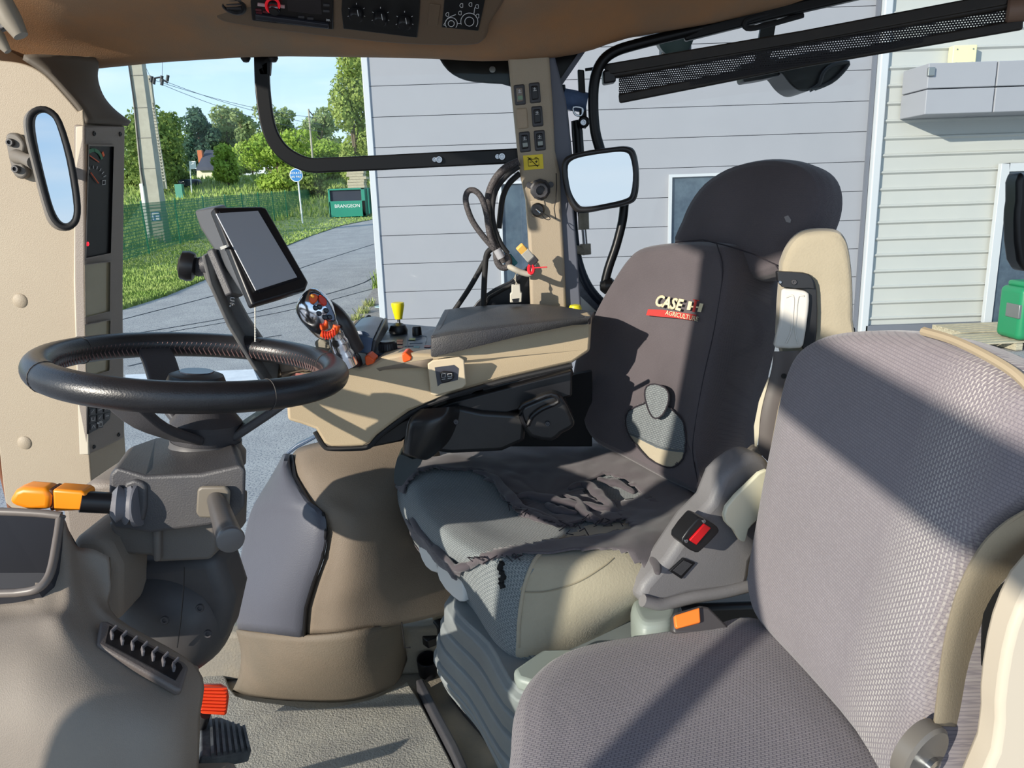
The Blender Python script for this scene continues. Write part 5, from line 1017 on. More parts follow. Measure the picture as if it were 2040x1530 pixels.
# right stalk
bz = obj('lever_bezel', prism([W(x, y, .855) for x, y in smoothpx([(396, 972), (404, 966), (452, 966), (461, 976), (458, 1020), (450, 1030), (400, 1028), (393, 1018)], 1)], (0, -.006, 0)), mat('bezel taupe', (120, 112, 100), .5), cl_, bevel=.003)
ts = thing('control_stalk', W(455, 1075, .74), 'grey cylindrical stalk pointing at the camera from the right of the column', 'stalk')
obj('lever_shaft', tube([W(430, 996, .85), W(438, 1015, .81), W(448, 1045, .77), W(458, 1072, .74)], [.010, .0115, .0125, .0135], seg=24), mat('stalk grey', (86, 82, 80), .4), ts)
dv = (W(458, 1072, .74)-W(448, 1045, .77)).normalized()
obj('end_cap', lathe([(.0140, 0), (.0145, .003), (.0135, .006), (.011, .0075), (0, .0075)], W(458, 1072, .74), dv), mat('cap grey', (98, 94, 92), .3), ts)
# ---- dashboard cowl lower left
dm = mat('dash grain', (140, 130, 118), .62, var=(130, 120, 110), vscale=4, bump=.25, bscale=900)
d_t = thing('dashboard', W(200, 1530, .7), 'grained beige dashboard cowl with open tray and air vent, lower left corner', 'dashboard')
rows = [
 [W(x, y, Y) for x, y, Y in [(-140, 1020, .82), (0, 1016, .80), (70, 1020, .80), (122, 1028, .80), (138, 1058, .80), (154, 1088, .80), (185, 1094, .80), (216, 1108, .80)]],
 [W(x, y, Y) for x, y, Y in [(-140, 1200, .74), (0, 1192, .74), (70, 1188, .735), (110, 1190, .735), (140, 1170, .745), (165, 1160, .765), (195, 1160, .78), (221, 1165, .785)]],
 [W(x, y, Y) for x, y, Y in [(-140, 1260, .70), (0, 1250, .70), (70, 1244, .70), (120, 1240, .70), (160, 1236, .72), (190, 1228, .74), (210, 1220, .75), (232, 1229, .77)]],
 [W(x, y, Y) for x, y, Y in [(-140, 1340, .66), (0, 1330, .66), (80, 1330, .66), (160, 1330, .67), (230, 1325, .69), (290, 1325, .71), (350, 1320, .73), (393, 1330, .75)]],
 [W(x, y, Y) for x, y, Y in [(-140, 1440, .63), (0, 1440, .63), (80, 1440, .63), (170, 1440, .635), (240, 1440, .645), (310, 1440, .655), (365, 1440, .675), (398, 1440, .71)]],
 [W(x, y, Y) for x, y, Y in [(-140, 1600, .61), (0, 1600, .61), (80, 1600, .61), (170, 1600, .61), (240, 1600, .62), (310, 1600, .63), (362, 1600, .65), (393, 1600, .69)]]]
bm = grid(rows, 5, 5)
po_ = [(-300, 1016), (0, 1020), (112, 1026), (119, 1034), (104, 1128), (94, 1156), (74, 1174), (40, 1180), (-300, 1186)]
vent_px = [(206, 1246), (222, 1240), (368, 1318), (376, 1330), (368, 1372), (355, 1374), (212, 1300), (200, 1292)]
bmesh.ops.delete(bm, geom=[f for f in bm.faces if inpoly(*to_px(f.calc_center_median()), po_)], context='FACES')
obj('cowl', bm, dm, d_t, solid=.012, off=-1)
obj('cowl_side', prism([W(x, y, Y) for x, y, Y in [(394, 1325, .76), (401, 1345, .75), (399, 1450, .72), (393, 1600, .70), (393, 1600, .95), (396, 1420, .96), (390, 1340, .95)]], (-.01, 0, 0)), dm, d_t, bevel=.003)
obj('pedestal', box((-.47, .69, .225), (.30, .10, .45)), dm, d_t, bevel=.01)
rim_ = [W(x, y, Y) for x, y, Y in [(-200, 1020, .80), (0, 1019, .798), (112, 1026, .797), (119, 1036, .795), (112, 1085, .77), (104, 1128, .75), (94, 1154, .738), (74, 1173, .73), (40, 1180, .73), (0, 1182, .73), (-200, 1188, .73)]]
obj('tray_rim', tube(cr_curve(rim_, 4, False), .0045, seg=10), mat('tray rim', (112, 104, 98), .4), d_t)
tr_ = NB(); deep = [p+V((-.004, .05, -.10)) for p in rim_]
a = [tr_.verts.new(p) for p in rim_]; b = [tr_.verts.new(p) for p in deep]
for i in range(len(a)-1): tr_.faces.new((a[i], b[i], b[i+1], a[i+1]))
tr_.faces.new(b)
obj('storage_tray', tr_, mat('tray dark', (40, 42, 50), .6), d_t, smooth=False, solid=.003)
PV = P3(W(190, 1290, .705), W(376, 1330, .722), W(355, 1385, .69))
vf = obj('air_vent', NB() if False else pxprism(PV, [(200, 1236), (192, 1284), (350, 1374), (362, 1376), (377, 1328), (368, 1318), (214, 1236)], .010, off=.012), mat('vent frame', (96, 88, 84), .5, bump=.2, bscale=500), d_t, bevel=.003)
obj('vent_cavity', pxprism(PV, [(218, 1246), (210, 1280), (350, 1354), (364, 1330), (360, 1322)], .004, off=.0135), black, vf, smooth=False)
for i in range(7):
    x = 228+i*20.5; y = 1261+i*10.6; c0 = PV.at(x+5, y-12, .015); c1 = PV.at(x-4, y+12, .015)
    obj('vent_slat', strip([c0, (c0+c1)/2+V((-.004, 0, 0)), c1], PV.n, .010, .0025), mat('slat grey', (104, 100, 102), .5), vf, smooth=False, bevel=.0008)
o = obj('side_cover', prism([W(x, y, .86) for x, y in smoothpx([(150, 1068), (190, 1068), (218, 1086), (240, 1130), (240, 1240), (140, 1240), (140, 1090)], 1)], (0, .08, 0)), dm, bevel=.01); tag(o, 'beige moulded cover between dashboard tray and steering column', 'cover')
o = obj('column_surround', prism([W(x, y, .98) for x, y in smoothpx([(120, 1000), (180, 960), (240, 960), (240, 1120), (130, 1100)], 1)], (0, .12, 0)), gplast, bevel=.01); tag(o, 'dark trim behind the indicator stalk between pillar and column', 'trim')
# ---- pedals
t = thing('pedal', WZ(430, 1440, .0), 'orange ribbed pedal pad standing right of the dashboard', 'pedal')
PPd = P3(W(400, 1365, 1.00), W(455, 1365, 1.01), W(430, 1430, .985))
obj('pad', pxprism(PPd, smoothpx([(398, 1364), (440, 1364), (453, 1372), (456, 1390), (451, 1426), (398, 1422)], 1), .02), mat('pedal orange', (238, 72, 30), .45), t, bevel=.004)
for i in range(8): obj('rib', strip([PPd.at(399, 1370+i*6.6, .001), PPd.at(452-i*.3, 1371+i*6.8, .001)], V((0, 0, 1)), .0022, .003), MATS['pedal orange'], t, smooth=False)
obj('pedal_arm', tube([W(410, 1422, 1.0), W(402, 1445, 1.02), W(380, 1470, 1.08)], .008, seg=10), black, t)
for k, (dx, dy, lab) in enumerate(((0, 0, 'black ribbed rubber pedal just below the orange pedal'), (10, 100, 'black ribbed rubber pedal at the very bottom edge of the picture'))):
    t = thing('pedal', WZ(450+dx, 1500+dy, 0), lab, 'pedal', 'black pedals')
    PQ = P3(W(400+dx, 1425+dy, 1.05-k*.03), W(500+dx, 1450+dy, 1.05-k*.03), W(440+dx, 1500+dy, .97-k*.03))
    pr_ = mat('pedal rubber', (56, 58, 62), .7, var=(100, 104, 106), vscale=30)
    obj('pad', pxprism(PQ, [(398+dx, 1432+dy), (440+dx, 1428+dy), (490+dx, 1448+dy), (502+dx, 1494+dy), (430+dx, 1508+dy), (400+dx, 1506+dy)], .02), pr_, t, bevel=.003)
    for i in range(7): obj('rib', strip([PQ.at(420+i*11+dx, 1430+i*3+dy, .002), PQ.at(424+i*12+dx, 1505-i*2+dy, .002)], V((1, 0, 0)), .004, .007), pr_, t, smooth=False)
    obj('pedal_arm', tube([W(430+dx, 1480+dy, 1.06), W(400+dx, 1490+dy, 1.12), W(380+dx, 1440+dy, 1.3)], .010, seg=10), black, t)
# ---- wheel arch cover below the console
t = thing('wheel_arch_cover', W(660, 1390, 1.45), 'big rounded beige cover with grey padded front under the console', 'wheel arch cover')
seam = [(577, 908, 1.46), (583, 950, 1.40), (612, 1000, 1.335), (640, 1025, 1.31), (645, 1060, 1.30), (638, 1110, 1.30), (620, 1160, 1.31), (605, 1210, 1.32), (601, 1266, 1.335)]
le = [(570, 906, 1.50), (545, 950, 1.49), (515, 1000, 1.475), (503, 1030, 1.47), (494, 1070, 1.46), (485, 1120, 1.45), (479, 1165, 1.44), (476, 1205, 1.44), (480, 1252, 1.44)]
mid_ = [((a[0]+b[0])/2-4, (a[1]+b[1])/2, (a[2]+b[2])/2-.045) for a, b in zip(seam, le)]
padm = mat('arch pad grey', (84, 86, 96), .45, bump=.2, bscale=500)
rows = [[W(p[0]+12, p[1], p[2]+.06) for p in le], [W(*p) for p in le], [W(*p) for p in mid_], [W(p[0]-5, p[1], p[2]-.012) for p in seam], [W(p[0], p[1], p[2]+.012) for p in seam]]
obj('padded_front', grid(rows, 3, 4), padm, t, solid=.01, off=0)
r0 = [(580, 908, 1.46), (586, 950, 1.40), (616, 1000, 1.33), (645, 1028, 1.30), (652, 1065, 1.295), (645, 1115, 1.295), (627, 1163, 1.305), (613, 1212, 1.315), (608, 1266, 1.33)]
r1 = [(600, 890, 1.45), (615, 935, 1.38), (650, 985, 1.33), (690, 1020, 1.30), (705, 1065, 1.29), (700, 1120, 1.285), (690, 1170, 1.29), (680, 1212, 1.30), (676, 1262, 1.31)]
r2 = [(660, 876, 1.44), (675, 925, 1.38), (720, 975, 1.34), (750, 1020, 1.33), (770, 1070, 1.33), (765, 1120, 1.32), (755, 1165, 1.32), (748, 1205, 1.33), (745, 1252, 1.335)]
r3 = [(740, 866, 1.44), (760, 915, 1.40), (790, 965, 1.38), (810, 1010, 1.385), (830, 1060, 1.39), (830, 1110, 1.385), (825, 1160, 1.385), (822, 1200, 1.385), (820, 1240, 1.385)]
r4 = [(860, 862, 1.46), (880, 915, 1.44), (890, 965, 1.44), (900, 1010, 1.45), (910, 1060, 1.46), (920, 1110, 1.46), (920, 1150, 1.46), (920, 1180, 1.46), (920, 1215, 1.46)]
obj('cover_body', grid([[W(*p) for p in r] for r in (r0, r1, r2, r3, r4)], 4, 4), mat('arch beige', (128, 115, 100), .6, var=(116, 104, 90), vscale=4, bump=.3, bscale=500), t, solid=.01, off=-1)  # beige darkened to carry the shade under the console
bb = [[(470, 1256, 1.44), (480, 1300, 1.45), (476, 1345, 1.47), (462, 1378, 1.50)], [(520, 1262, 1.37), (520, 1310, 1.38), (520, 1362, 1.41), (514, 1390, 1.46)], [(604, 1268, 1.32), (604, 1320, 1.33), (606, 1370, 1.37), (606, 1398, 1.43)], [(700, 1262, 1.30), (700, 1315, 1.32), (704, 1365, 1.37), (706, 1396, 1.43)], [(765, 1247, 1.35), (768, 1290, 1.37), (775, 1338, 1.41), (785, 1365, 1.46)], [(802, 1240, 1.46), (804, 1265, 1.47), (808, 1292, 1.50), (812, 1315, 1.55)]]
obj('skirt', grid([[W(*p) for p in r] for r in bb], 4, 4), mat('skirt beige', (114, 102, 87), .7, var=(102, 94, 81), vscale=5, bump=.4, bscale=300), t, solid=.008, off=-1)  # darker beige, shade of the lower part put into the colour
obj('skirt_joint', tube([W(x, y, 1.36) for x, y in [(800, 1240), (803, 1262), (806, 1290), (818, 1290)]], .0015, seg=5), black, t)
obj('front_seam', tube([W(p[0]+4, p[1], p[2]-.012) for p in seam], .004, seg=8), black, t)
o = obj('window_ledge', prism([W(x, y, 1.53) for x, y in smoothpx([(575, 906), (590, 895), (640, 868), (640, 862), (590, 886), (570, 902)], 1)], (0, .02, 0)), MATS['blue grey plastic'], bevel=.002); tag(o, 'thin blue grey edge on top of the wheel arch cover', 'edge trim')
# ================================================================ DRIVER SEAT
coverm = fabric('dark seat cover cloth', (104, 97, 100), (88, 82, 86), su=900, sv=900, bump=.25, blot=.2)
greyfab = fabric('grey green seat cloth', (142, 148, 148), (96, 104, 108), light=(206, 208, 204), su=210, sv=270, bump=.6, lmask=(-.30, .10), blot=.12)
greypl = fabric('plain grey seat cloth', (136, 142, 143), (96, 103, 107), su=220, sv=300, bump=.7, blot=.12)
velour = mat('beige velour', (176, 166, 144), .95, var=(164, 154, 132), vscale=6, bump=.3, bscale=300, sheen=.3)
greyside = mat('seat side plastic', (128, 125, 127), .5, var=(120, 117, 119), vscale=4, bump=.15, bscale=500)
def loftrings(ctrl, n=6, nr=4, cap=None, bottomcap=True, bm=None):
    """ctrl: list of rings (equal count of 3D control points) bottom->top, smoothed both ways"""
    R1 = [cr_curve(r, n, True) for r in ctrl]; cols = [cr_curve(c, nr, False) for c in zip(*R1)]; bm = bm or NB()
    g = [[bm.verts.new(p) for p in c] for c in cols]; N = len(g); M = len(g[0])
    for i in range(N):
        for j in range(M-1): bm.faces.new((g[i][j], g[(i+1) % N][j], g[(i+1) % N][j+1], g[i][j+1]))
    if cap is not None:
        c = bm.verts.new(cap)
        for i in range(N): bm.faces.new((g[i][-1], g[(i+1) % N][-1], c))
    if bottomcap: bm.faces.new([g[i][0] for i in reversed(range(N))])
    return bm
def peel(src, keep, drop=(), off=.004, amp=.0, freq=30, cuts=0):
    """cloth that follows a surface: faces of src inside the outlines, lifted along the normals"""
    bm = src.copy(); bmesh.ops.recalc_face_normals(bm, faces=bm.faces); bm.normal_update()
    if cuts: subdiv(bm, cuts); bm.normal_update()
    def ok(f):
        x, y = to_px(f.calc_center_median()); return any(inpoly(x, y, p) for p in keep) and not any(inpoly(x, y, p) for p in drop)
    bmesh.ops.delete(bm, geom=[f for f in bm.faces if not ok(f)], context='FACES'); bm.normal_update()
    for v in bm.verts: v.co += v.normal*(off + amp*(noise.noise(v.co*freq)+.5*noise.noise(v.co*freq*2.3)))
    return bm
seat = thing('driver_seat', WZ(1000, 1400, 0), 'swivelled driver seat with torn dark cloth cover over grey green fabric', 'seat')
zt_ = .545
top = [(828, 925), (975, 882), (1190, 890), (1330, 955), (1395, 1040), (1262, 1105), (1090, 1128), (950, 1108), (868, 1050), (822, 985)]
mid2 = [(800, 945), (965, 874), (1195, 884), (1350, 960), (1410, 1075), (1292, 1170), (1055, 1195), (915, 1135), (835, 1062), (795, 1000)]
bot2 = [(812, 985), (965, 930), (1190, 930), (1330, 1010), (1400, 1130), (1262, 1222), (1040, 1296), (930, 1190), (858, 1105), (806, 1040)]
cc0 = WZ(1085, 1000, zt_-.012)
T = [WZ(x, y, zt_) for x, y in top]; M2 = [WZ(x, y, .50) for x, y in mid2]; B2 = [WZ(x, y, .435) for x, y in bot2]
rings = [[p*.96+cc0*.04+V((0, 0, -.03)) for p in B2], B2, M2, T, [cc0+(p-cc0)*.86+V((0, 0, .008)) for p in T], [cc0+(p-cc0)*.6+V((0, 0, .002)) for p in T], [cc0+(p-cc0)*.3 for p in T]]
cush = loftrings(rings, 14, 10, cap=cc0)
fd = V((-.84, -.54, 0)); sd = V((-.54, .84, 0))          # seat faces fd; sd points to its far side
paintf(cush, [[(1068, 1110), (1040, 1180), (1030, 1310), (1200, 1290), (1330, 1180), (1420, 1120), (1420, 1060), (1250, 1030), (1190, 1038), (1110, 1075)]], 1)
obj('cushion', cush.copy(), [greyfab, velour], seat, uv=(WZ(1040, 1290, .45), sd, fd+V((0, 0, -1)))); 
k1 = [(780, 960), (800, 915), (860, 860), (1000, 840), (1260, 850), (1450, 980), (1460, 1160), (1330, 1230), (1296, 1180), (1290, 1140), (1235, 1100), (1262, 1055), (1245, 1040), (1200, 1050), (1165, 1044), (1130, 1052), (1096, 1046), (1050, 1036), (1035, 1030), (1028, 1010), (1004, 1000), (985, 968), (968, 962), (960, 944), (935, 940), (898, 942), (862, 938), (836, 944), (815, 968), (808, 985)]
k2 = [(812, 1030), (835, 1052), (872, 1092), (916, 1122), (960, 1108), (1040, 1092), (1120, 1080), (1180, 1076), (1248, 1062), (1300, 1072), (1300, 1120), (1250, 1100), (1180, 1103), (1100, 1108), (1040, 1106), (960, 1122), (930, 1132), (912, 1146), (880, 1120), (850, 1092), (825, 1062)]
hole = [(1160, 985), (1172, 962), (1205, 950), (1245, 960), (1280, 990), (1262, 1000), (1225, 1004), (1190, 1002)]
cv1 = peel(cush, [k1, k2], [hole], off=.004, amp=.0035, freq=28, cuts=0)
from mathutils.bvhtree import BVHTree
def onsurf(tree, pts, lift=.001, n=6, closed=False):
    out = []
    for x, y in smoothpx(pts, n, closed):
        d = ray(x, y).normalized(); h = tree.ray_cast(CAM, d)
        if h[0] is not None: out.append(h[0]-d*lift)
    return out
bvh = BVHTree.FromBMesh(cush)
obj('velour_seam', tube(onsurf(bvh, [(1124, 1068), (1092, 1092), (1068, 1112), (1050, 1150), (1040, 1190), (1034, 1240), (1032, 1290)]), .0028, seg=8), velour, seat)
obj('stitch_line', tube(onsurf(bvh, [(1038, 1180), (1090, 1178), (1150, 1160), (1200, 1130), (1222, 1112)]), .0011, seg=5), mat('stitch tan', (150, 140, 118), .9), seat)
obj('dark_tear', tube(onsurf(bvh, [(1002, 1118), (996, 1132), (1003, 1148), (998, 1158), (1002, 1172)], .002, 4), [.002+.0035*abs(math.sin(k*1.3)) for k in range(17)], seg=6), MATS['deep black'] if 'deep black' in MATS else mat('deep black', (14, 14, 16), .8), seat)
obj('torn_cover', cv1, coverm, seat, solid=.003, off=1, uv=(cc0, sd, fd))
cush.free()
# crumpled folds of loose cloth, frayed strands and the rolled hem along the front
zc = lambda x, y, z=.558: WZ(x, y, z)
folds = [[(940, 940), (985, 950), (1010, 985), (1040, 1010), (1090, 1030), (1130, 1045)], [(1130, 975), (1165, 965), (1195, 985), (1215, 1010), (1240, 1030)], [(1010, 995), (1060, 985), (1120, 1000), (1180, 1010), (1250, 1020)], [(1120, 985), (1150, 1000), (1170, 1025), (1200, 1040)], [(1265, 960), (1285, 985), (1300, 1000), (1330, 1010)], [(1020, 1010), (1060, 1025), (1100, 1040), (1140, 1046)], [(1190, 955), (1230, 962), (1260, 980)], [(1090, 1000), (1110, 1015), (1150, 1022)], [(1230, 1030), (1270, 1040), (1330, 1050), (1370, 1040)], [(1265, 1070), (1300, 1100), (1310, 1150)], [(1290, 1065), (1335, 1095), (1345, 1120)]]
r5 = random.Random(5)
for i, f in enumerate(folds):
    p = cr_curve([zc(x, y, .548 if i < 8 else .535) for x, y in f], 5, False); p = [q+V((r5.uniform(-.003, .003), r5.uniform(-.003, .003), r5.uniform(-.002, .004))) for q in p]
    n_ = len(p); bm = NB(); tube(p, [(.0035+.0075*math.sin(math.pi*(k+.5)/n_))*r5.uniform(.8, 1.2) for k in range(n_)], bm, 8, flat=None)
    for v in bm.verts: v.co.z = .545+(v.co.z-.545)*.7
    obj('cloth_fold', bm, coverm, seat, sub=1)
hem = cr_curve([WZ(x, y, z) for x, y, z in [(822, 1040, .512), (850, 1080, .508), (885, 1112, .51), (915, 1136, .515), (960, 1116, .532), (1040, 1100, .54), (1130, 1090, .545), (1200, 1084, .545), (1250, 1078, .542), (1285, 1100, .53)]], 5, False)
obj('rolled_hem', tube([q+V((0, 0, .003+.0015*math.sin(k*1.7))) for k, q in enumerate(hem)], [.0055+.0015*math.sin(k*.9) for k in range(len(hem))], seg=10), coverm, seat)
bm = NB()
for (x, y) in [(1010+i*9, 1000+i*3.4+(i % 3)*4) for i in range(17)]+[(1150+i*8, 1042-(i % 4)*3) for i in range(12)]+[(945+i*12, 1112-i*.8) for i in range(9)]:
    a = zc(x, y, .552); tube([a, a+V((r5.uniform(-.01, .01), r5.uniform(-.012, .004), r5.uniform(-.002, .006))), a+V((r5.uniform(-.014, .014), r5.uniform(-.02, .0), 0))], .0009, bm, 4)
tube(cr_curve([WZ(1000, 1115, .535), WZ(998, 1135, .525), WZ(1004, 1150, .515), WZ(1001, 1165, .51)], 3, False), [.003, .004, .003, .005, .004, .0035, .004, .003, .002, .001], bm, 6)
o = obj('frayed_threads', bm, mat('frayed dark', (48, 44, 50), .9), seat); o['kind'] = 'stuff'
# frame pieces under the cushion
wp = mat('seat white plastic', (240, 240, 236), .4)
for p_, Y0 in (([(836, 1072), (866, 1092), (876, 1130), (868, 1142), (848, 1130), (834, 1098)], 0), ([(866, 1100), (905, 1130), (920, 1155), (924, 1200), (902, 1190), (874, 1155)], 0)):
    pl_ = P3(WZ(836, 1072, .46), WZ(924, 1200, .40), WZ(905, 1130, .46)); obj('height_lever', pxprism(pl_, smoothpx(p_, 2), .03, off=.022), wp, seat, bevel=.004)
obj('rail_cover', prism([WZ(x, y, .455) for x, y in smoothpx([(1022, 1332), (1080, 1292), (1140, 1290), (1160, 1300), (1100, 1350), (1070, 1362), (1030, 1350)], 1)], (0, 0, -.02)), mat('grey green plastic', (150, 158, 152), .45), seat, bevel=.006)
# suspension bellows: stepped folds
bel = mat('bellows grey', (142, 148, 148), .55, var=(128, 134, 136), vscale=5)
bz_ = [(.42, [(893, 1190), (930, 1165), (1045, 1250), (1180, 1260), (1180, 1100), (960, 1020)], .40), ]
def bellow(z, sc, pxoff=(0, 0)):
    base = [WZ(870, 1290, .25), WZ(900, 1200, .25), WZ(1010, 1150, .25), WZ(1160, 1220, .25), WZ(1180, 1350, .25), WZ(1040, 1430, .25)]
    c = sum(base, V())/6; return [c+(V((p.x, p.y, 0))-V((c.x, c.y, 0)))*sc+V((0, 0, z-c.z)) for p in base]
LFN = {.42: [(893, 1190), (965, 1285), (1060, 1395)], .32: [(880, 1245), (948, 1345), (1060, 1465)], .22: [(868, 1298), (932, 1398), (1060, 1560)], .12: [(878, 1335), (950, 1445), (1080, 1640)], .0: [(905, 1372), (990, 1495), (1110, 1700)]}
def bring(z, s):
    ks = sorted(LFN); a = max(k for k in ks if k <= z+1e-6); b = min([k for k in ks if k >= z-1e-6]); t_ = 0 if a == b else (z-a)/(b-a)
    P = []
    for (p, q) in zip(LFN[a], LFN[b]): u, v = WZ(*p, a), WZ(*q, b); w_ = u.lerp(v, t_); w_.z = z; P.append(w_)
    d = V((.24, .20, 0)); r = [P[0], P[1], P[2], P[2]+d*.5+V((.05, -.02, 0)), P[2]+d, P[1]+d*1.2, P[0]+d, P[0]+d*.5+V((-.02, .05, 0))]
    c = sum(r, V())/8; return [c+(p-c)*s for p in r]
prf = []
for k in range(7):
    z0 = k*.06; prf += [(z0, 1.0), (z0+.036, 1.02), (z0+.048, 1.01), (z0+.054, .95), (min(z0+.059, .42), .95)]
bm = NB(); R_ = [[bm.verts.new(p) for p in cr_curve(bring(min(z, .42), s_), 5)] for z, s_ in prf]
for A, B in zip(R_, R_[1:]):
    for k in range(len(A)): bm.faces.new((A[k], A[(k+1) % len(A)], B[(k+1) % len(A)], B[k]))
bm.faces.new(R_[-1])
obj('suspension_bellows', bm, bel, seat, bevel=.003)
obj('apron', prism([WZ(x, y, .40) for x, y in smoothpx([(895, 1180), (925, 1160), (1035, 1290), (1080, 1340), (1060, 1420), (1020, 1400), (960, 1300)], 1)], (0.03, 0.03, -.012)), bel, seat, bevel=.003)
obj('base_plate', prism([p+V((0, 0, .012)) for p in cr_curve(bring(.0, 1.06), 4)], (0, 0, -.012)), dgrey, seat, bevel=.003)
# seat side housing with buckle opening (near side)
PSd = P3(WZ(1290, 1190, .50), WZ(1490, 1170, .48), WZ(1420, 960, .655))
sh = [(1276, 1205), (1284, 1165), (1330, 1115), (1380, 1040), (1420, 1000), (1440, 950), (1480, 915), (1510, 905), (1540, 930), (1530, 1060), (1500, 1120), (1490, 1170), (1440, 1182), (1370, 1190), (1320, 1206)]
obj('side_housing', pxprism(PSd, smoothpx(sh, 2), .05), greyside, seat, bevel=.012, seg=4)
obj('lower_lip', tube([PSd.at(x, y, .003) for x, y in smoothpx([(1280, 1196), (1320, 1204), (1380, 1190), (1440, 1180), (1490, 1168)], 3, False)], .009, seg=10), greyside, seat)
obj('switch_plate', pxprism(PSd, [(1334, 1138), (1362, 1112), (1386, 1122), (1358, 1154)], .004, off=.0035), black, seat, bevel=.001)
obj('switch_face', pxprism(PSd, [(1341, 1137), (1363, 1117), (1379, 1124), (1357, 1147)], .002, off=.0045), dgrey, seat, smooth=False)
obj('belt_guide', pxprism(PSd, smoothpx([(1448, 1010), (1490, 965), (1530, 935), (1526, 1010), (1506, 1040), (1492, 1055), (1486, 1080), (1474, 1076), (1462, 1056), (1446, 1040)], 2), .008, off=.02), mat('cream plastic', (232, 226, 200), .4), seat, bevel=.003)
# backrest
nb_ = V((-.78, -.55, .27)).normalized(); PBk = Plane(WZ(1290, 960, .55), nb_)
bk = [(1185, 884), (1160, 850), (1140, 800), (1135, 755), (1150, 690), (1190, 605), (1222, 550), (1250, 510), (1278, 490), (1345, 481), (1425, 484), (1446, 500), (1452, 560), (1436, 650), (1416, 740), (1400, 830), (1394, 900), (1404, 960), (1414, 996), (1360, 975), (1300, 945), (1240, 912)]
bo3 = [PBk.at(x, y) for x, y in smoothpx(bk, 4)]
cB = PBk.at(1300, 720)
prof = [(0, -.17), (.97, -.165), (1.03, -.115), (1.035, -.04), (1.0, -.012), (.975, -.003), (.93, .004), (.82, .003), (.6, -.004), (.3, -.008), (0, -.010)]
bbm = puff(bo3, nb_, prof, cB, nr=4)
fr_b = PBk.frame()
paintf(bbm, [], 0)
obj('backrest', bbm.copy(), [coverm], seat, uv=fr_b)
hl = [(1246, 838), (1252, 818), (1276, 806), (1286, 800), (1290, 770), (1304, 766), (1322, 772), (1330, 784), (1330, 806), (1350, 826), (1362, 842), (1367, 880), (1360, 915), (1340, 931), (1318, 928), (1290, 912), (1262, 880), (1250, 860)]
h1 = peel(bbm, [hl], off=.0012, cuts=3); paintf(h1, [[(1248, 862), (1262, 866), (1310, 892), (1368, 898), (1362, 935), (1240, 935)]], 1)
obj('worn_patch', h1, [greypl, velour], seat, solid=.001, uv=fr_b)
obj('patch_edge', tube([PBk.at(x, y, .0035-.008*(1-abs(i-9)/12)) for i, (x, y) in enumerate(smoothpx(hl, 2))], .0014, closed=True, seg=6), MATS['frayed dark'], seat)
fl = [(1288, 770), (1304, 765), (1324, 772), (1332, 786), (1330, 806), (1320, 826), (1306, 834), (1296, 826), (1288, 806), (1284, 786)]
bvb = BVHTree.FromBMesh(bbm)
obj('patch_seam', tube(onsurf(bvb, [(1250, 864), (1264, 868), (1310, 890), (1340, 897), (1366, 899)], .003), .0022, seg=6), greypl, seat)
obj('torn_flap', prism([PBk.at(x, y, .012) for x, y in smoothpx(fl, 2)], -nb_*.004), greypl, seat, bevel=.0015, uv=fr_b)
obj('flap_edge', tube([PBk.at(x, y, .013) for x, y in smoothpx(fl, 2)], .0014, closed=True, seg=6), MATS['frayed dark'], seat)
obj('side_seam', tube([PBk.at(x, y, .0035) for x, y in smoothpx([(1428, 486), (1440, 540), (1424, 650), (1402, 750), (1386, 840), (1380, 900), (1390, 960)], 4, False)], .001, seg=5), MATS['frayed dark'], seat)
# printed logo on the backrest cloth
lu = (PBk.at(1390, 618)-PBk.at(1300, 600)).normalized(); lv = nb_.cross(lu).normalized()
lo_ = (PBk.at(1358, 628)-PBk.at(1358, 600)).length/28; 
def at_logo(x, y, o=.0035): return PBk.at(x, y, o)
wpx = (PBk.at(1366, 612)-PBk.at(1298, 602)).length
logo = mat('logo cream', (226, 214, 176), .8); logor = mat('logo red', (186, 56, 52), .8)
lg = obj('logo_lettering', textbm('CASE', at_logo(1331, 604), lu, lv, wpx*.335, bold=.035, shear=.15), logo, seat, smooth=False)
bm = NB()
for p_ in ([(1372, 600), (1379, 601), (1375, 618), (1368, 617)], [(1394, 604), (1401, 605), (1396, 622), (1389, 621)], [(1376, 609), (1393, 611), (1392, 614), (1375, 612)]): prism([at_logo(*q) for q in p_], -nb_*.0006, bm)
obj('logo_bar', bm, logo, lg, smooth=False)
bm = NB()
for p_ in ([(1384, 597), (1389, 597), (1384, 622), (1379, 621)], [(1381, 596), (1393, 598), (1392, 600), (1380, 598)]): prism([at_logo(*q, .0042) for q in p_], -nb_*.0006, bm)
obj('logo_stroke', bm, logor, lg, smooth=False)
bn = obj('logo_banner', prism([at_logo(*q) for q in [(1291, 616), (1318, 617), (1387, 627), (1384, 639), (1350, 634), (1287, 628)]], -nb_*.0006), logor, seat, smooth=False)
obj('logo_lettering', textbm('AGRICULTURE', at_logo(1358, 629.5, .0042), lu, lv, wpx*.14, bold=.0), logo, bn, smooth=False)
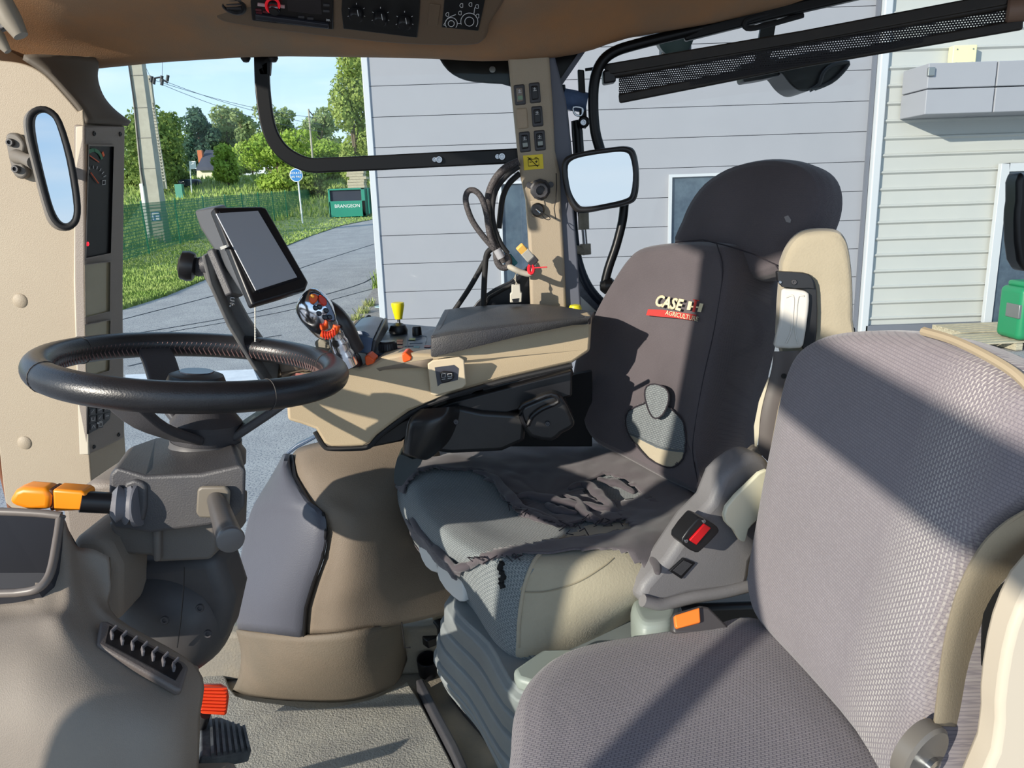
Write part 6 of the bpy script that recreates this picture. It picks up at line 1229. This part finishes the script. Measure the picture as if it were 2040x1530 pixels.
# headrest
PHd = Plane(PBk.at(1430, 490, -.045), V((-.78, -.58, .12)))
hd = [(1334, 492), (1348, 440), (1366, 400), (1395, 362), (1440, 332), (1490, 317), (1540, 313), (1586, 322), (1616, 342), (1630, 372), (1631, 410), (1620, 450), (1596, 500), (1560, 540), (1480, 560), (1400, 540)]
ho3 = [PHd.at(x, y) for x, y in smoothpx(hd, 3)]
obj('headrest', puff(ho3, PHd.n, [(0, -.085), (.9, -.083), (.99, -.07), (1.01, -.04), (.995, -.022), (.95, -.006), (.86, .002), (.6, .008), (.3, .010), (0, .010)], PHd.at(1500, 440), nr=4), coverm, seat, uv=PHd.frame())
obj('cover_seam', tube([PBk.at(x, y, o_) for x, y, o_ in [(1345, 483, .002), (1400, 478, -.012), (1450, 490, -.012), (1500, 506, -.02), (1545, 527, -.04), (1556, 545, -.05)]], .0012, seg=5), MATS['frayed dark'], seat)
obj('worn_spot', prism([PHd.at(x, y, .0085) for x, y in smoothpx([(1562, 432), (1570, 429), (1576, 438), (1574, 444), (1566, 442)], 1)], -PHd.n*.001), mat('spot', (150, 146, 146), .9), seat)
# upright padded armrest with belt tensioner on the near side
PA = Plane(W(1630, 560, 1.16), (-.25, -.95, .05))
ar = [(1556, 548), (1560, 515), (1574, 485), (1594, 464), (1622, 455), (1662, 456), (1682, 468), (1694, 498), (1701, 560), (1702, 640), (1700, 720), (1560, 720)]
obj('armrest_pad', puff([PA.at(x, y) for x, y in smoothpx(ar, 3)], PA.n, [(0, -.06), (.94, -.058), (1.0, -.045), (1.0, -.015), (.96, -.004), (.88, 0), (.5, .002), (0, .002)], PA.at(1630, 600)), velour, seat)
obj('armrest_bracket', pxprism(PA, smoothpx([(1548, 546), (1552, 541), (1600, 543), (1618, 552), (1628, 580), (1628, 660), (1620, 692), (1606, 700), (1598, 690), (1606, 640), (1604, 580), (1556, 570)], 2), .03, off=.014), mat('bracket black', (36, 37, 40), .35), seat, bevel=.004)
obj('bracket_cap', pxprism(PA, smoothpx([(1549, 545), (1555, 541), (1600, 544), (1616, 552), (1622, 574), (1612, 574), (1558, 572)], 2), .015, off=.020), MATS['bracket black'], seat, bevel=.004)
bolt(PA.at(1582, 562, .02), PA.n, .004, .003, dgrey, seat, 'screw'); bolt(PA.at(1554, 562, .02), PA.n, .0025, .003, steel, seat, 'screw')
lv_ = obj('belt_lever', pxprism(PA, smoothpx([(1557, 580), (1566, 575), (1600, 579), (1612, 586), (1611, 620), (1602, 680), (1594, 694), (1552, 694), (1542, 688), (1553, 640)], 2), .022, off=.026), mat('lever white', (216, 212, 204), .35), seat, bevel=.006, seg=4)
bm = NB(); tube([PA.at(x, y, .0262) for x, y in smoothpx([(1566, 592), (1580, 590), (1580, 620), (1576, 660), (1566, 684)], 4, False)], .0016, bm, 6); tube([PA.at(x, y, .0262) for x, y in smoothpx([(1602, 590), (1590, 592), (1586, 630), (1584, 660), (1590, 686)], 4, False)], .0016, bm, 6)
obj('lever_ridge', bm, MATS['lever white'], lv_)
obj('upright_post', loftrings([[PA.at(x, y, o_) for x, y, o_ in l] for l in ([(1510, 890, .01), (1545, 930, .02), (1590, 920, .01), (1575, 890, -.03)], [(1516, 820, .01), (1545, 830, .02), (1590, 830, .01), (1570, 800, -.03)], [(1536, 740, .01), (1560, 745, .02), (1596, 742, .01), (1580, 730, -.03)], [(1541, 700, .012), (1560, 700, .02), (1596, 698, .012), (1580, 700, -.03)])], 4, 4), mat('post taupe', (96, 88, 86), .45), seat)
obj('post_hole', cyl(PA.at(1561, 748, .016), PA.n, .004, .006), black, seat)
obj('belt_webbing', prism([PA.at(x, y, -.005) for x, y in [(1532, 750), (1536, 765), (1518, 830), (1508, 890), (1512, 905), (1504, 900), (1502, 850), (1512, 800)]], -PA.n*.003), mat('webbing cream', (214, 204, 182), .8), seat, smooth=False)
obj('post_foot', pxprism(PA, smoothpx([(1480, 915), (1500, 890), (1520, 900), (1508, 925)], 2), .02, off=.0), gplast, seat, bevel=.003)
# red buckle
t = thing('belt_buckle', PSd.at(1395, 1066), 'black seat belt buckle with red button on the side of the driver seat', 'buckle')
obj('buckle_body', pxprism(PSd, smoothpx([(1360, 1072), (1388, 1036), (1398, 1032), (1422, 1044), (1433, 1056), (1426, 1068), (1398, 1096), (1386, 1101), (1364, 1088)], 2), .03, off=.028), black, t, bevel=.005)
obj('red_button', pxprism(PSd, [(1374, 1077), (1404, 1044), (1417, 1052), (1388, 1086)], .006, off=.031), red, t, bevel=.001)
for x, y in ((1401, 1038), (1366, 1077)): bolt(PSd.at(x, y, .028), PSd.n, .003, .002, steel, t, 'screw')
# orange buckle and rounded grey stalk between the seats
t = thing('belt_buckle', WZ(1380, 1262, .45), 'seat belt buckle with orange button lying between the two seats', 'buckle')
PO2 = P3(WZ(1345, 1262, .475), WZ(1440, 1255, .475), WZ(1390, 1208, .50))
obj('buckle_body', pxprism(PO2, [(1340, 1256), (1342, 1222), (1395, 1206), (1412, 1208), (1460, 1256), (1420, 1264), (1344, 1264)], .02), mat('buckle grey', (70, 66, 68), .4), t, bevel=.004)
obj('orange_button', pxprism(PO2, [(1344, 1226), (1394, 1210), (1396, 1240), (1350, 1252), (1346, 1248)], .010, off=.007), mat('button orange', (255, 132, 48), .35), t, bevel=.002)
o = obj('seat_hinge_cover', puff([WZ(x, y, .46) for x, y in smoothpx([(1256, 1226), (1275, 1206), (1340, 1204), (1352, 1230), (1340, 1262), (1300, 1272), (1272, 1266)], 3)], (0, 0, 1), roundprof(.02, .02, .3, bottom=-.03)), MATS['grey green plastic']); tag(o, 'rounded grey green plastic cover between the driver seat and the orange buckle', 'hinge cover')
o = obj('seat_rail', strip([WZ(1130, 1296, .36), WZ(1250, 1232, .38), WZ(1270, 1200, .40)], V((1, 0, 0)), .035, .012), mat('rail tan', (150, 138, 112), .6), bevel=.003); tag(o, 'tan metal rail showing between the two seats', 'rail')
o = obj('rail_bolt', tube([WZ(1236+14*math.cos(a*.524), 1266+12*math.sin(a*.524), .33) for a in range(12)], .004, closed=True, seg=8), dusty); tag(o, 'round steel ring in the dark gap between the seats', 'ring')
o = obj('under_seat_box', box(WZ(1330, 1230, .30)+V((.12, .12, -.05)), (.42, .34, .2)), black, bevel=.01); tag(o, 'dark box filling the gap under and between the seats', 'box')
# black folded armrest at the far side of the driver seat
ba = obj('armrest', loftrings([[W(x, y, Y) for x, y, Y in l] for l in ([(800, 905, 1.22), (822, 915, 1.20), (850, 920, 1.22), (860, 900, 1.30), (815, 880, 1.30)], [(806, 870, 1.22), (826, 885, 1.195), (870, 890, 1.21), (900, 870, 1.30), (830, 850, 1.32)], [(815, 835, 1.22), (834, 842, 1.195), (890, 840, 1.20), (916, 830, 1.30), (850, 815, 1.33)], [(838, 812, 1.23), (852, 814, 1.21), (900, 810, 1.215), (916, 808, 1.29), (870, 802, 1.32)])], 4, 4), mat('arm black', (36, 36, 38), .3, var=(48, 47, 46), vscale=12), seat, sub=1)
ba['label'] = 'black jointed armrest folded down at the far side'
obj('arm_tip', prism([W(x, y, 1.24) for x, y in smoothpx([(798, 905), (822, 915), (842, 908), (846, 900), (838, 925), (810, 955), (800, 968), (785, 962), (788, 925)], 2)], (0, .05, 0)), mat('arm tip', (52, 62, 66), .4), ba, bevel=.006)
obj('arm_beam', prism([W(x, y, 1.26) for x, y in smoothpx([(905, 808), (960, 820), (1050, 826), (1045, 880), (1000, 900), (900, 905), (860, 900)], 1)], (0, .06, 0)), MATS['arm black'], ba, bevel=.008)
bolt(W(909, 840, 1.20), (-.1, -1, .1), .0045, .003, dgrey, ba, 'screw')
ba2 = obj('arm_joint', prism([W(x, y, 1.24) for x, y in smoothpx([(1034, 815), (1060, 800), (1100, 785), (1120, 792), (1140, 830), (1146, 850), (1120, 865), (1100, 880), (1056, 872), (1040, 845)], 2)], (0, .08, 0)), MATS['arm black'], ba, bevel=.012, seg=4)
bolt(W(1091, 844, 1.238), (-.1, -1, .1), .0045, .003, dgrey, ba, 'screw')
obj('joint_rim', tube([W(x, y, 1.235) for x, y in smoothpx([(1036, 815), (1060, 800), (1098, 786), (1112, 800), (1080, 815), (1060, 830), (1048, 850)], 3)], .004, closed=True, seg=8), black, ba)
t = thing('console_bracket', W(1000, 790, 1.35), 'black bracket work with grey plastic parts under the console behind the armrest', 'bracket')
obj('bracket_beam', strip([W(x, y, 1.30) for x, y in [(890, 800), (960, 780), (1060, 760), (1140, 735)]], V((0, 0, 1)), .022, .02), black, t, bevel=.004)
obj('bracket_foot', prism([W(x, y, 1.29) for x, y in smoothpx([(930, 775), (966, 770), (970, 800), (945, 808), (930, 800)], 1)], (0, .03, 0)), dgrey, t, bevel=.004)
obj('grey_duct', prism([W(x, y, 1.40) for x, y in [(980, 790), (1060, 775), (1090, 775), (1080, 805), (1030, 812), (985, 812)]], (0, .05, 0)), mat('duct grey', (128, 132, 140), .4), t, bevel=.004)
obj('duct_opening', prism([W(x, y, 1.398) for x, y in [(1036, 786), (1058, 782), (1056, 802), (1038, 806)]], (0, .004, 0)), dgrey, t, smooth=False)
obj('cream_cap', prism([W(x, y, 1.34) for x, y in smoothpx([(990, 804), (1000, 802), (1002, 814), (1030, 812), (1034, 820), (992, 818)], 1)], (0, .02, 0)), white, t, bevel=.002)
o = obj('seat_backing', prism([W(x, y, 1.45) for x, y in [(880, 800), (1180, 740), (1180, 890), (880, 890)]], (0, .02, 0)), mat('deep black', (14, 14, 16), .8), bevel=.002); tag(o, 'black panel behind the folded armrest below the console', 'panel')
# cup ring and clip on the floor
t = thing('cup_ring', WZ(852, 1340, 0), 'black round ring holder on the floor beside the seat bellows', 'ring holder')
c0 = WZ(852, 1320, .05)
obj('ring', lathe([(.022, -.03), (.0235, 0), (.0235, .012), (.0205, .012), (.0205, -.028), (.0, -.028)], c0, (0, -.25, 1)), black, t)
obj('ring_mount', strip([c0+V((.02, .01, -.005)), c0+V((.05, .03, -.02))], V((0, 0, 1)), .02, .01), black, t, bevel=.002)
t = thing('floor_clip', WZ(880, 1262, 0.02), 'black ribbed clip bolted to the floor near the wheel arch cover', 'clip')
Z5 = lambda x, y, z=.10: WZ(x, y, z)
obj('clip_base', prism([Z5(x, y) for x, y in smoothpx([(838, 1254), (850, 1248), (862, 1236), (900, 1222), (915, 1230), (915, 1250), (890, 1262), (852, 1277), (842, 1270)], 1)], (0, 0, -.02)), black, t, bevel=.003)
obj('clip_block', prism([Z5(x, y, .125) for x, y in [(862, 1236), (898, 1224), (910, 1234), (874, 1250)]], (0, 0, -.03)), rubber, t, bevel=.003)
bolt(Z5(851, 1262, .10), (0, 0, 1), .005, .003, dgrey, t)
obj('clip_post', cyl(V((Z5(878, 1250).x, Z5(878, 1250).y, 0)), (0, 0, 1), .03, .085), MATS['skirt beige'], t)
# ================================================================ INSTRUCTOR SEAT
ps = thing('instructor_seat', WZ(1400, 1700, 0), 'mauve grey cloth folding passenger seat with dashed weave in the right foreground', 'seat')
pf = fabric('mauve cloth', (146, 138, 143), (104, 97, 107), su=210, sv=340, bump=.5, blot=.1)
pfb = fabric('mauve cloth back', (150, 142, 146), (128, 121, 128), light=(226, 220, 212), su=420, sv=300, bump=.3, lmask=(-.055, .06), blot=.08)
cu_ = [(1012, 1640), (1016, 1500), (1022, 1430), (1040, 1386), (1075, 1346), (1120, 1318), (1200, 1297), (1320, 1278), (1420, 1262), (1500, 1247), (1590, 1290), (1680, 1400), (1800, 1560), (1860, 1660), (1700, 1900), (1100, 1900)]
zc_ = .47; o3 = [WZ(x, y, zc_-.03) for x, y in smoothpx(cu_, 4)]; cP = WZ(1400, 1560, zc_-.03)
obj('cushion', puff(o3, (0, 0, 1), [(0, -.10), (.93, -.10), (.985, -.06), (1.0, -.02), (.995, 0), (.97, .016), (.92, .028), (.82, .037), (.6, .042), (.3, .043), (0, .043)], cP), pf, ps, uv=(cP, V((.95, -.3, 0)), V((.3, .95, 0))))
A_ = WZ(1500, 1240, .47); B_ = WZ(1745, 1532, .47); Ct = W(1600, 690, A_.y+.005)
PS = P3(A_, B_, Ct)
bk2 = [(1484, 1190), (1482, 1150), (1492, 1090), (1515, 960), (1535, 860), (1554, 770), (1572, 712), (1600, 680), (1640, 663), (1700, 655), (1770, 655), (1840, 666), (1900, 686), (1960, 716), (2020, 756), (2080, 806), (2120, 900), (2080, 985), (2000, 1040), (1950, 1090), (1905, 1180), (1876, 1290), (1862, 1420), (1858, 1520), (1840, 1640), (1780, 1600), (1700, 1470), (1600, 1350), (1520, 1262), (1494, 1225)]
b3 = [PS.at(x, y) for x, y in smoothpx(bk2, 3)]; cS = PS.at(1740, 1020)
obj('backrest', puff(b3, PS.n, [(0, -.075), (.95, -.072), (.99, -.055), (1.0, -.03), (.99, -.012), (.965, -.002), (.92, .006), (.8, .012), (.5, .014), (0, .014)], cS), pfb, ps, uv=(PS.at(1880, 1020), (PS.at(1975, 720)-PS.at(1760, 1400)).normalized().cross(PS.n).normalized(), (PS.at(1975, 720)-PS.at(1760, 1400)).normalized()))
shell = mat('shell beige', (164, 150, 128), .55, var=(172, 157, 134), vscale=3, bump=.15, bscale=400)
so_ = [(2300, 1000), (2060, 1010), (2000, 1045), (1952, 1096), (1908, 1184), (1880, 1292), (1866, 1420), (1862, 1448), (1884, 1475), (1876, 1500), (1876, 1640), (1990, 1640), (1948, 1470), (1960, 1350), (1975, 1270), (2010, 1190), (2060, 1110), (2200, 1060)]
PSh = Plane(PS.at(1900, 1300, .004), PS.n)
PNear = P3(W(1865, 1440, B_.y-.06), W(1950, 1440, B_.y-.02), W(2060, 1060, B_.y-.05))
Ls = [(2200, 930, .012), (2060, 1008, .012), (1998, 1046, .012), (1950, 1098, .012), (1908, 1184, .012), (1882, 1290, .012), (1868, 1400, .012), (1862, 1446, .012)]
Rs = [(2400, 960, -.07), (2150, 1050, -.07), (2066, 1110, -.07), (2012, 1190, -.07), (1984, 1270, -.07), (1965, 1350, -.07), (1954, 1420, -.07), (1950, 1450, -.07)]
obj('shell_side', grid([[PS.at(x-3, y, o_-.02) for x, y, o_ in Ls], [PS.at(*p) for p in Ls], [PS.at((a[0]+b[0])/2+2, (a[1]+b[1])/2, -.026) for a, b in zip(Ls, Rs)], [PS.at(*p) for p in Rs], [PS.at(x+4, y, o_-.02) for x, y, o_ in Rs]], 5, 4), shell, ps, solid=.004)
obj('shell_foot', prism([PNear.at(x, y) for x, y in [(1862, 1446), (1884, 1475), (1876, 1520), (1876, 1640), (1946, 1640), (1950, 1450)]], -PNear.n*.02), shell, ps, bevel=.003)
obj('shell_back', puff([p-PS.n*0 for p in [PS.at(x, y, -.078) for x, y in smoothpx([(1530, 1160), (1550, 960), (1590, 760), (1640, 690), (1720, 664), (1850, 664), (1950, 680), (2060, 716), (2170, 860), (2120, 1000), (2060, 1100), (1960, 1300), (1900, 1560), (1750, 1500), (1560, 1290)], 3)]], PS.n, [(0, -.035), (.85, -.03), (.97, -.01), (1.0, .02), (.99, .022), (0, .02)], PS.at(1740, 1020, -.078)), shell, ps)
obj('edge_piping', tube([PS.at(x, y, -.004) for x, y in smoothpx([(1840, 660), (1900, 678), (1960, 706), (2020, 742), (2060, 780)], 4, False)], .0045, seg=8), mat('piping', (176, 160, 134), .6), ps)
hg = obj('recliner_hinge', lathe([(.030, -.012), (.030, .001), (.027, .004), (.022, .003), (.0, .002)], PNear.at(1842, 1505, .01), PNear.n, seg=36), mat('hinge grey', (112, 106, 100), .35), ps)
obj('hinge_bolt', lathe([(.009, 0), (.009, .006), (.004, .007), (0, .004)], PNear.at(1850, 1522, .011), PNear.n), steel, hg)
# lit cream panel and black sheet standing for the gap's shade at the right edge (left rear fender lining)
o = obj('fender_lining', prism([W(x, y, .56) for x, y in smoothpx([(2200, 1080), (2085, 1130), (2032, 1210), (2004, 1300), (1990, 1400), (1990, 1440), (1982, 1500), (1962, 1640), (2300, 1640)], 2)], (0, .03, 0)), mat('lining cream', (206, 192, 174), .5), bevel=.006); tag(o, 'pale cream moulded panel at the bottom right edge beside the passenger seat', 'panel')
o = obj('gap_shade', prism([W(x, y, .63) for x, y in [(2200, 1000), (2040, 1060), (1960, 1200), (1940, 1640), (2200, 1640)]], (0, .02, 0)), MATS['deep black'], smooth=False); tag(o, 'black sheet standing for the shade between the passenger seat shell and the cream panel', 'panel')
o = obj('dark_pad', prism([W(x, y, 1.35) for x, y in smoothpx([(2036, 340), (2028, 400), (2024, 440), (2030, 520), (2060, 540), (2100, 420)], 2)], (0, .04, 0)), black, bevel=.008); tag(o, 'sliver of a black rounded pad at the far right edge in front of the window', 'pad')

# ================================================================ LEFT SIDE OF THE CAB: unseen pillar and open door, placed to cast the seats' shadow bands
o = obj('trim_1', taper(V((-.99, .075, 0)), V((-.91, .075, 0)), V((-.985, .06, 1.56)), V((-.915, .06, 1.56)), .06, .07), beige, bevel=.012); o['kind'] = 'structure'
XD = -1.0                                              # the open door stands at right angles to the cab side
def rail(pts, wd, bm=None): return strip([V((XD, y, z)) for y, z in pts], V((0, -pts[1][1]+pts[0][1], pts[1][0]-pts[0][0])), wd, .035, bm)
bm = NB()
rail([(.03, 1.42), (-.90, 1.38)], .11, bm); rail([(-.90, 1.42), (-.94, .70), (-.80, .12)], .06, bm); rail([(-.80, .12), (.03, .12)], .07, bm); rail([(.035, .12), (.035, 1.45)], .03, bm)
dr1 = obj('shadow_door', bm, cabgrey, smooth=False, bevel=.008); dr1['kind'] = 'structure'
obj('door_pane', prism([V((XD, y, z)) for y, z in [(.02, 1.40), (-.89, 1.36), (-.92, .70), (-.79, .14), (.02, .14)]], (.005, 0, 0)), gl, dr1, smooth=False)
obj('shadow_bar', tube([V((XD, -.115, 1.24)), V((XD+.05, -.12, 1.22)), V((XD+.05, -.26, .98)), V((XD+.05, -.40, .73)), V((XD, -.41, .71))], .021, seg=14), paint, dr1)  # bar added out of view, slanted for its shadow across the cushion
obj('door_handle', tube([V((XD+.03, -.84, .62)), V((XD+.07, -.82, .62)), V((XD+.07, -.82, .50)), V((XD+.03, -.84, .50))], .010, seg=10), black, dr1)
for z in (.35, 1.2): obj('hinge', cyl(V((XD+.02, .05, z)), (0, 0, 1), .018, .08, b=.004), paint, dr1)
